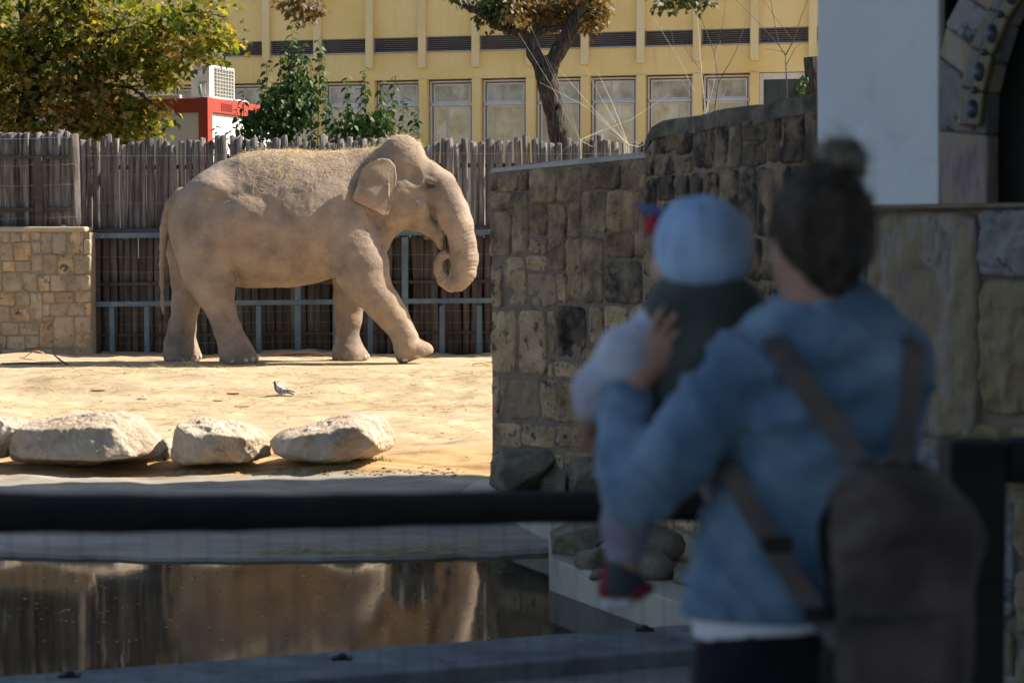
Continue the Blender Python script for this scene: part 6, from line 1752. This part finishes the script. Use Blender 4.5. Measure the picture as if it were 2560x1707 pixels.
B.ell(w3(1835, 610, 0, .05)[:3], (.055, .07, .055), k=.03)          # jaw, turned to the left
B.ell(w3(1800, 560, 0, .085)[:3], (.018, .022, .022), k=.015)       # nose
B.ell(w3(1805, 600, 0, .08)[:3], (.02, .018, .008), k=.01)          # lips
B.ell(w3(1782, 585, 0, .0)[:3], (.010, .02, .032), k=.008)          # ear
B.ell(w3(1962, 585, 0, .0)[:3], (.010, .02, .032), k=.008)
woman = obj('person', B.mesh('person'), 'skin')
tag(woman, 'adult in a light blue denim jacket seen from behind, hair in a bun', 'person')
for s_ in ((1822, 545, .09), (1868, 545, .105)): obj('eye', mesh_np('eye', ICO3_V * .011, ICO3_F), 'eye_dark', woman, loc=w3(s_[0], s_[1], 0, s_[2])[:3])
H1 = wf(.007, 1700, 2080, 760, 310, -.2, .2)
H1.ell(w3(1890, 505, 0, -.02)[:3], (.100, .108, .112), k=.03); H1.ell(w3(1908, 580, 0, -.045)[:3], (.078, .066, .075), k=.04)
H1.ell(w3(1905, 635, 0, -.045)[:3], (.045, .03, .035), k=.03)
H1.ell(w3(1800, 590, 0, .08)[:3], (.07, .09, .10), k=.02, op='cut')
me = H1.mesh('hair'); V = verts_of(me); Nm = normals_of(me); V += Nm * (.004 * fbm(V * np.array([60, 60, 14]), 2, 3))[:, None]; set_verts(me, V)
hair = obj('hair', me, 'dark_hair', woman)
H2 = wf(.006, 1820, 2040, 480, 300, -.15, .15)
H2.ell(w3(1926, 368, 0, -.0)[:3], (.056, .052, .042), k=.02); H2.ell(w3(1915, 400, 0, .0)[:3], (.036, .036, .03), k=.015); H2.chain([w3(1960, 385, 14), w3(1990, 400, 8)], k=.01)
me = H2.mesh('bun'); V = verts_of(me); Nm = normals_of(me); V += Nm * (.006 * fbm(V * 45, 2, 3))[:, None]; set_verts(me, V)
obj('bun', me, 'skylit_hair', hair)
n_ = 700; hc = np.array(w3(1890, 505, 0, -.02)[:3]); bc = np.array(w3(1915, 385, 0, 0)[:3])
dv = rng.normal(size=(n_, 3)); dv /= np.linalg.norm(dv, axis=1, keepdims=True); keep = ~((dv[:, 1] > .3) & (dv[:, 2] < .3)); dv = dv[keep]; n_ = len(dv)
P_ = hc + dv * np.array((.102, .110, .114)); Dr = bc - P_; Dr -= dv * (Dr * dv).sum(1)[:, None] * .85; Dr += rng.normal(size=(n_, 3)) * .02
blades('strands', P_, Dr, rng.uniform(.03, .07, n_), rng.uniform(.0006, .0016, n_), rng.random(n_), 'hair_strand', hair)
n_ = 260; dv = rng.normal(size=(n_, 3)); dv /= np.linalg.norm(dv, axis=1, keepdims=True)
P_ = np.array(w3(1926, 368)[:3]) + dv * np.array((.056, .052, .043)); Dr = np.cross(dv, (.3, 1, .2)) + rng.normal(size=(n_, 3)) * .5 + dv * .08
blades('strands', P_, Dr, rng.uniform(.02, .045, n_), rng.uniform(.0006, .0016, n_), rng.random(n_), 'hair_strand', hair)
J = wf(.0085, 1300, 2200, 1470, 640, -.35, .42)
J.chain([w3(1895, 820, 190), w3(1895, 930, 205), w3(1870, 1100, 195), w3(1810, 1290, 205), w3(1780, 1375, 212)], k=.05, sy=.62)
J.chain([w3(1722, 845, 88), w3(1890, 795, 82), w3(2050, 842, 86)], k=.06)
J.chain([w3(1712, 845, 92), w3(1645, 930, 88, -.02), w3(1550, 1050, 82, -.05), w3(1468, 1125, 74, -.06)], k=.022)
J.chain([w3(1468, 1125, 74, -.06), w3(1446, 1050, 68, -.01), w3(1430, 960, 56, .04), w3(1442, 925, 50, .055)], k=.02)
J.chain([w3(2048, 845, 86), w3(2052, 950, 74, .07), w3(2010, 1060, 66, .17), w3(1920, 1085, 60, .25), w3(1830, 1055, 52, .30)], k=.03)
J.chain([w3(1830, 775, 52, .02), w3(1900, 762, 54, -.02), w3(1960, 775, 50, .02)], k=.04)
J.cone(w3(1870, 640)[:3], w3(1872, 715)[:3], .075, .066, .01, op='cut')
zc = w3(0, 1405)[2]
pl = (zc + .02 * np.sin((J.ax[0][:, None, None] + 1) * 9) - J.ax[2][None, None, :] + 0 * J.ax[1][None, :, None]); J.d = np.maximum(J.d, pl.astype(np.float32))
me = J.mesh('jacket'); V = verts_of(me); Nm = normals_of(me)
fold = .006 * fbm(V * np.array([6, 6, 8]) + 3, 3, 12) + .016 * (np.clip(1 - np.abs(fbm(V @ np.array([[.8, 0, .6], [0, 1, 0], [-.6, 0, .8]]) * np.array([5, 5, 15]), 2, 21)), 0, 1) ** 3 - .3)
fold += .014 * np.abs(fbm(V * np.array([5, 5, 4]) + 9, 2, 33)) * (V[:, 2] < w3(0, 1000)[2])
# drag folds across the upper back, cushion folds in the bent elbow
V += Nm * (fold + .012 * np.sin((V[:, 2] * 60 - V[:, 0] * 26)) * np.exp(-((V[:, 0] - w3(1920, 0)[0]) / .16) ** 2 - ((V[:, 2] - w3(0, 930)[2]) / .13) ** 2))[:, None]
set_verts(me, V)
jacket = obj('jacket', me, 'denim', woman)
HB_ = wf(.008, 1500, 2060, 1450, 1330, -.3, .3)
HB_.chain([w3(1782, 1372, 219), w3(1780, 1392, 219)], k=.02, sy=.625)
zb0, zb1 = w3(0, 1412)[2], w3(0, 1366)[2]
HB_.d = np.maximum(HB_.d, (np.maximum(zb0 - HB_.ax[2], HB_.ax[2] - zb1)[None, None, :] + 0 * HB_.ax[0][:, None, None] + 0 * HB_.ax[1][None, :, None]).astype(np.float32))
obj('waistband', HB_.mesh('waistband'), 'denim', jacket)
CL = wf(.007, 1760, 2020, 800, 640, -.2, .2)
CL.chain([w3(1815, 752, 26, .05), w3(1832, 735, 28, -.03), w3(1895, 720, 30, -.07), w3(1950, 734, 28, -.03), w3(1968, 752, 26, .05)], k=.02)
obj('collar', CL.mesh('collar'), 'denim', jacket)
cf = MB(); a = np.array(w3(1444, 915, 0, .058)[:3]); b = np.array(w3(1432, 960, 0, .04)[:3]); cf.tube([a, b], [.054, .058], 16); cf.build('cuff', 'denim', jacket, smooth=True)
S = wf(.009, 1560, 2060, 1520, 1330, -.3, .3)
S.chain([w3(1788, 1330, 190), w3(1780, 1432, 192)], k=.03, sy=.64)
pl = (w3(0, 1448)[2] + .12 * (S.ax[0][:, None, None] - w3(1740, 0)[0]) - S.ax[2][None, None, :] + 0 * S.ax[1][None, :, None]); S.d = np.maximum(S.d, pl.astype(np.float32))
obj('shirt', S.mesh('shirt'), 'white_shirt', woman)
T = wf(.011, 1560, 2080, 2300, 1400, -.3, .35)
T.chain([w3(1765, 1430, 158), w3(1772, 1520, 168), w3(1780, 1600, 165)], k=.05, sy=.72)
T.chain([w3(1705, 1580, 110), w3(1692, 1950, 76, -.01), w3(1682, 2250, 62, 0)], k=.04); T.chain([w3(1860, 1580, 110), w3(1886, 1950, 76, .02), w3(1896, 2250, 62, .03)], k=.04)
T.cone(w3(1560, 1410)[:3], w3(2000, 1372)[:3], .0, .0, 0) if False else None
pl = (J.ax[0][0] * 0 + T.ax[2][None, None, :] - w3(0, 1422)[2] + 0 * T.ax[0][:, None, None] + 0 * T.ax[1][None, :, None]); T.d = np.maximum(T.d, pl.astype(np.float32))
obj('trousers', T.mesh('trousers'), 'black_trousers', woman)
for (x, d) in ((1668, .06), (1903, .09)):
    f = Field(np.array(w3(x - 80, 2345, 0, 0)[:3]) - (0, .12, 0), np.array(w3(x + 80, 2230, 0, 0)[:3]) + (0, .3, 0), .01)
    f.chain([w3(x, 2290, 52, -.02), w3(x, 2300, 50, .06), w3(x - 8, 2308, 42, .17)], k=.03); obj('shoe', f.mesh('shoe'), 'shoe_dark', woman)

# rucksack on her back
bp = empty('rucksack', w3(2060, 1600, 0, -.26)[:3]); tag(bp, 'brown canvas rucksack hanging on the back of the denim jacket', 'rucksack')
K_ = Field(np.array(w3(1840, 1720, 0, -.0)[:3]) - (0, .5, 0), np.array(w3(2280, 1040, 0, 0)[:3]), .009)
K_.rbox(w3(2050, 1400, 0, -.28)[:3], (.15, .085, .22), .08, rot=R(-3)); K_.ell(w3(2045, 1230, 0, -.27)[:3], (.142, .08, .155), k=.05)
K_.ell(w3(2045, 1470, 0, -.32)[:3], (.15, .075, .16), k=.06)
K_.chain([w3(1905, 1470, 40, -.25), w3(1960, 1500, 60, -.28)], k=.04)
me = K_.mesh('bag'); V = verts_of(me); Nm = normals_of(me); V += Nm * (.016 * fbm(V * 9, 3, 8))[:, None]; set_verts(me, V)
bag = obj('bag', me, 'brown_canvas', bp)
L_ = Field(np.array(w3(1840, 1420, 0, -.0)[:3]) - (0, .5, 0), np.array(w3(2300, 1030, 0, 0)[:3]), .009)
L_.chain([w3(1925, 1200, 55, -.335), w3(2030, 1160, 70, -.355), w3(2150, 1190, 58, -.34)], k=.03, sy=.5); L_.chain([w3(1945, 1262, 34, -.365), w3(2010, 1225, 38, -.39), w3(2075, 1190, 34, -.385)], k=.02, sy=.5); L_.chain([w3(2080, 1200, 30, -.385), w3(2190, 1222, 40, -.365)], k=.02, sy=.5)
me = L_.mesh('flap'); V = verts_of(me); Nm = normals_of(me); V += Nm * (.008 * fbm(V * 12, 3, 9))[:, None]; set_verts(me, V)
obj('flap', me, 'brown_canvas', bp)
f = Field(np.array(w3(1880, 1720, 0, 0)[:3]) - (0, .55, 0), np.array(w3(2220, 1330, 0, 0)[:3]) - (0, .2, 0), .008)
f.rbox(w3(2045, 1500, 0, -.375)[:3], (.115, .035, .10), .03); me = f.mesh('pocket'); V = verts_of(me); Nm = normals_of(me); V += Nm * (.006 * fbm(V * 14, 3, 19))[:, None]; set_verts(me, V); pk_ = obj('pocket', me, 'brown_canvas', bp)
m_ = MB(); m_.tube([w3(1940 + 21 * j, 1425, 0, -.408)[:3] for j in range(11)], .004, 6); m_.build('zip', 'dark_timber', pk_)
m_ = MB(); m_.tube([w3(2015, 1100, 0, -.26)[:3], w3(2020, 1065, 0, -.28)[:3], w3(2050, 1050, 0, -.29)[:3], w3(2080, 1065, 0, -.28)[:3], w3(2085, 1100, 0, -.26)[:3]], .009, 8); m_.build('grab_handle', 'strap_canvas', bp, smooth=True)
def strap(pts, w, name):
    """flat webbing that lies on the jacket"""
    m_ = MB(); P_ = []
    for fx, fy, d in pts: P_.append(np.array(w3(fx, fy, 0, d)[:3]))
    n_ = 5; Q = []
    for i in range(len(P_) - 1):
        for j in range(n_): Q.append(P_[i] + (P_[i + 1] - P_[i]) * j / n_)
    Q.append(P_[-1])
    for i in range(len(Q) - 1):
        d = Q[i + 1] - Q[i]; s_ = np.cross(d, (0, 1, 0)); s_ /= np.linalg.norm(s_) + 1e-9; s_ *= w
        m_.hexa([Q[i] - s_ - (0, .004, 0), Q[i] + s_ - (0, .004, 0), Q[i] + s_ + (0, .004, 0), Q[i] - s_ + (0, .004, 0), Q[i + 1] - s_ - (0, .004, 0), Q[i + 1] + s_ - (0, .004, 0), Q[i + 1] + s_ + (0, .004, 0), Q[i + 1] - s_ + (0, .004, 0)])
    o_ = m_.build(name, 'strap_canvas', bp); return o_
strap([(1735, 745, .06), (1765, 765, -.06), (1800, 820, -.135), (1880, 930, -.165), (1945, 1020, -.19), (1990, 1110, -.22)], .023, 'strap')
strap([(2100, 745, .04), (2100, 790, -.09), (2095, 880, -.14), (2080, 980, -.17), (2070, 1110, -.22)], .02, 'strap')
strap([(1668, 1060, -.06), (1690, 1110, -.125), (1760, 1230, -.165), (1830, 1340, -.19), (1900, 1440, -.22), (1960, 1500, -.26)], .021, 'strap')
for (x, y, d) in ((1785, 1250, -.178), (1880, 1410, -.222)):
    m_ = MB(); p = np.array(w3(x, y, 0, d)[:3]); m_.box(tuple(p - (.028, .008, .014)), tuple(p + (.028, .006, .014))); m_.build('buckle', 'dark_timber', bp, bevel=.003)

# ------------------------------------------------------------------ toddler on her arm
C_ = Field(np.array(w3(1280, 1440, 0, 0)[:3]) - (0, .12, 0), np.array(w3(1800, 440, 0, 0)[:3]) + (0, .42, 0), .0075)
cd = .13
C_.ell(w3(1610, 575, 0, cd)[:3], (.085, .092, .098), k=.02); C_.ell(w3(1555, 620, 0, cd + .05)[:3], (.06, .06, .05), k=.03); C_.ell(w3(1528, 598, 0, cd + .09)[:3], (.014, .014, .012), k=.01)
C_.ell(w3(1540, 632, 0, cd + .09)[:3], (.018, .014, .007), k=.008); C_.ell(w3(1528, 622, 0, cd - .005)[:3], (.010, .016, .024), k=.01)
C_.chain([w3(1610, 640, 42, cd), w3(1610, 720, 60, cd), w3(1615, 850, 100, cd), w3(1610, 980, 105, cd)], k=.04)
C_.chain([w3(1520, 730, 44, cd), w3(1430, 830, 38, cd - .03), w3(1370, 900, 34, cd - .02), w3(1352, 955, 24, cd + .02), w3(1350, 985, 20, cd + .03)], k=.03)
hb = np.array(w3(1352, 985, 0, cd + .03)[:3])
fingers(C_, [hb + (.012, 0, .0), hb + (-.012, .0, -.012), hb + (-.004, 0, -.016), hb + (.004, 0, -.016), hb + (.012, 0, -.013)], [(.8, .3, -.4), (-.4, .3, -1), (-.1, .3, -1), (.15, .3, -1), (.4, .3, -1)], (.2, .5, 0), r0=.006, k=.004)
C_.chain([w3(1700, 730, 42, cd), w3(1760, 830, 38, cd + .06), w3(1740, 900, 32, cd + .12)], k=.03)
C_.chain([w3(1570, 1000, 70, cd), w3(1470, 1090, 54, cd), w3(1440, 1200, 44, cd - .02), w3(1432, 1310, 36, cd - .02)], k=.03)
C_.chain([w3(1660, 1000, 70, cd), w3(1680, 1110, 54, cd + .09), w3(1690, 1190, 44, cd + .14), w3(1690, 1270, 36, cd + .14)], k=.03)
baby = obj('person', C_.mesh('toddler'), 'skin')
tag(baby, 'toddler in light blue cap and dark green vest, carried on an arm', 'person')
for (x, d) in ((1535, .10), (1575, .115)): obj('eye', mesh_np('eye', ICO3_V * .009, ICO3_F), 'eye_dark', baby, loc=w3(x, 592, 0, cd + d * .9)[:3])
f = Field(np.array(w3(1440, 720, 0, 0)[:3]) - (0, .05, 0), np.array(w3(1760, 430, 0, 0)[:3]) + (0, .35, 0), .006)
f.ell(w3(1612, 556, 0, cd)[:3], (.097, .104, .098), k=.01); f.ell(w3(1625, 610, 0, cd - .03)[:3], (.080, .075, .055), k=.03)
f.ell(w3(1540, 650, 0, cd + .09)[:3], (.09, .085, .07), k=.015, op='cut')
me = f.mesh('cap'); V = verts_of(me); Nm = normals_of(me); an = np.arctan2(V[:, 0] - w3(1612, 0)[0], V[:, 1] - (WY + cd)); V += Nm * (.006 * fbm(V * np.array([16, 16, 7]), 3, 4) + .0015 * np.cos(an * 6) ** 8)[:, None]; set_verts(me, V)
cap = obj('cap', me, 'blue_cap', baby)
f = Field(np.array(w3(1440, 600, 0, 0)[:3]) - (0, .0, 0), np.array(w3(1700, 430, 0, 0)[:3]) + (0, .4, 0), .005)
f.ell(w3(1548, 505, 0, cd + .085)[:3], (.085, .065, .014), k=.005, rot=R(-22)); obj('brim', f.mesh('brim'), 'cap_brim', cap)
f = Field(np.array(w3(1440, 600, 0, 0)[:3]) - (0, .1, 0), np.array(w3(1640, 430, 0, 0)[:3]) + (0, .4, 0), .005)
f.ell(w3(1502, 518, 0, cd + .04)[:3], (.022, .03, .024), k=.005); obj('trim', f.mesh('trim'), 'cap_trim', cap)
obj('button', mesh_np('button', ICO3_V * np.array((.016, .02, .012)), ICO3_F), 'cap_trim', cap, loc=w3(1580, 486, 0, cd + .03)[:3])
f = Field(np.array(w3(1400, 1080, 0, 0)[:3]) - (0, .1, 0), np.array(w3(1800, 620, 0, 0)[:3]) + (0, .42, 0), .0075)
f.chain([w3(1545, 715, 66, cd), w3(1610, 690, 74, cd), w3(1690, 715, 66, cd)], k=.04); f.chain([w3(1612, 740, 118, cd), w3(1612, 870, 122, cd), w3(1605, 1000, 115, cd)], k=.05, sy=.85)
f.ell(w3(1640, 668, 0, cd - .03)[:3], (.085, .055, .035), k=.03)
me = f.mesh('vest'); V = verts_of(me); Nm = normals_of(me); V += Nm * (.006 * fbm(V * 14, 3, 5))[:, None]; set_verts(me, V); obj('vest', me, 'olive_fleece', baby)
f = Field(np.array(w3(1280, 1010, 0, 0)[:3]) - (0, .1, 0), np.array(w3(1600, 640, 0, 0)[:3]) + (0, .35, 0), .007)
f.chain([w3(1525, 740, 58, cd), w3(1440, 820, 60, cd - .03), w3(1378, 895, 56, cd - .02), w3(1356, 940, 38, cd + .02)], k=.03); me = f.mesh('sleeve'); V = verts_of(me); Nm = normals_of(me); V += Nm * (.005 * fbm(V * 20, 3, 5))[:, None]; set_verts(me, V); obj('sleeve', me, 'lilac_knit', baby)
f = Field(np.array(w3(1560, 1010, 0, 0)[:3]) - (0, .1, 0), np.array(w3(1830, 640, 0, 0)[:3]) + (0, .4, 0), .008)
f.chain([w3(1700, 740, 58, cd), w3(1760, 830, 50, cd + .06), w3(1742, 880, 44, cd + .11)], k=.03); obj('sleeve', f.mesh('sleeve'), 'olive_fleece', baby)
f = Field(np.array(w3(1330, 1330, 0, 0)[:3]) - (0, .12, 0), np.array(w3(1780, 940, 0, 0)[:3]) + (0, .45, 0), .0075)
f.chain([w3(1570, 1000, 84, cd), w3(1470, 1090, 64, cd), w3(1440, 1200, 54, cd - .02), w3(1432, 1265, 44, cd - .02)], k=.03); f.chain([w3(1660, 1000, 84, cd), w3(1680, 1110, 64, cd + .09), w3(1690, 1190, 54, cd + .14), w3(1690, 1240, 46, cd + .14)], k=.03)
obj('trousers', f.mesh('trousers'), 'grey_trousers', baby)
for (x, y, d) in ((1428, 1340, cd - .02), (1690, 1300, cd + .14)):
    f = Field(np.array(w3(x - 120, y + 90, 0, 0)[:3]) - (0, .12, 0), np.array(w3(x + 140, y - 110, 0, 0)[:3]) + (0, .45, 0), .005)
    f.chain([w3(x, y - 40, 38, d), w3(x, y, 40, d), w3(x + 30, y + 8, 34, d + .03)], k=.015); sh = obj('shoe', f.mesh('shoe'), 'shoe_dark', baby)
    f = Field(np.array(w3(x - 120, y + 90, 0, 0)[:3]) - (0, .12, 0), np.array(w3(x + 140, y - 110, 0, 0)[:3]) + (0, .45, 0), .005)
    f.chain([w3(x - 34, y + 42, 12, d), w3(x + 10, y + 38, 13, d), w3(x + 46, y + 20, 12, d + .03)], k=.005, sy=3); so = obj('sole', f.mesh('sole'), 'shoe_white', sh)
    f = Field(np.array(w3(x - 120, y + 90, 0, 0)[:3]) - (0, .12, 0), np.array(w3(x + 140, y - 110, 0, 0)[:3]) + (0, .45, 0), .005)
    f.chain([w3(x - 36, y + 16, 20, d - .005), w3(x - 30, y - 30, 16, d - .005)], k=.005); f.chain([w3(x + 30, y + 24, 16, d - .01), w3(x + 60, y + 10, 16, d + .02)], k=.005, sy=1.5); obj('toe_cap', f.mesh('toe_cap'), 'shoe_red', sh)
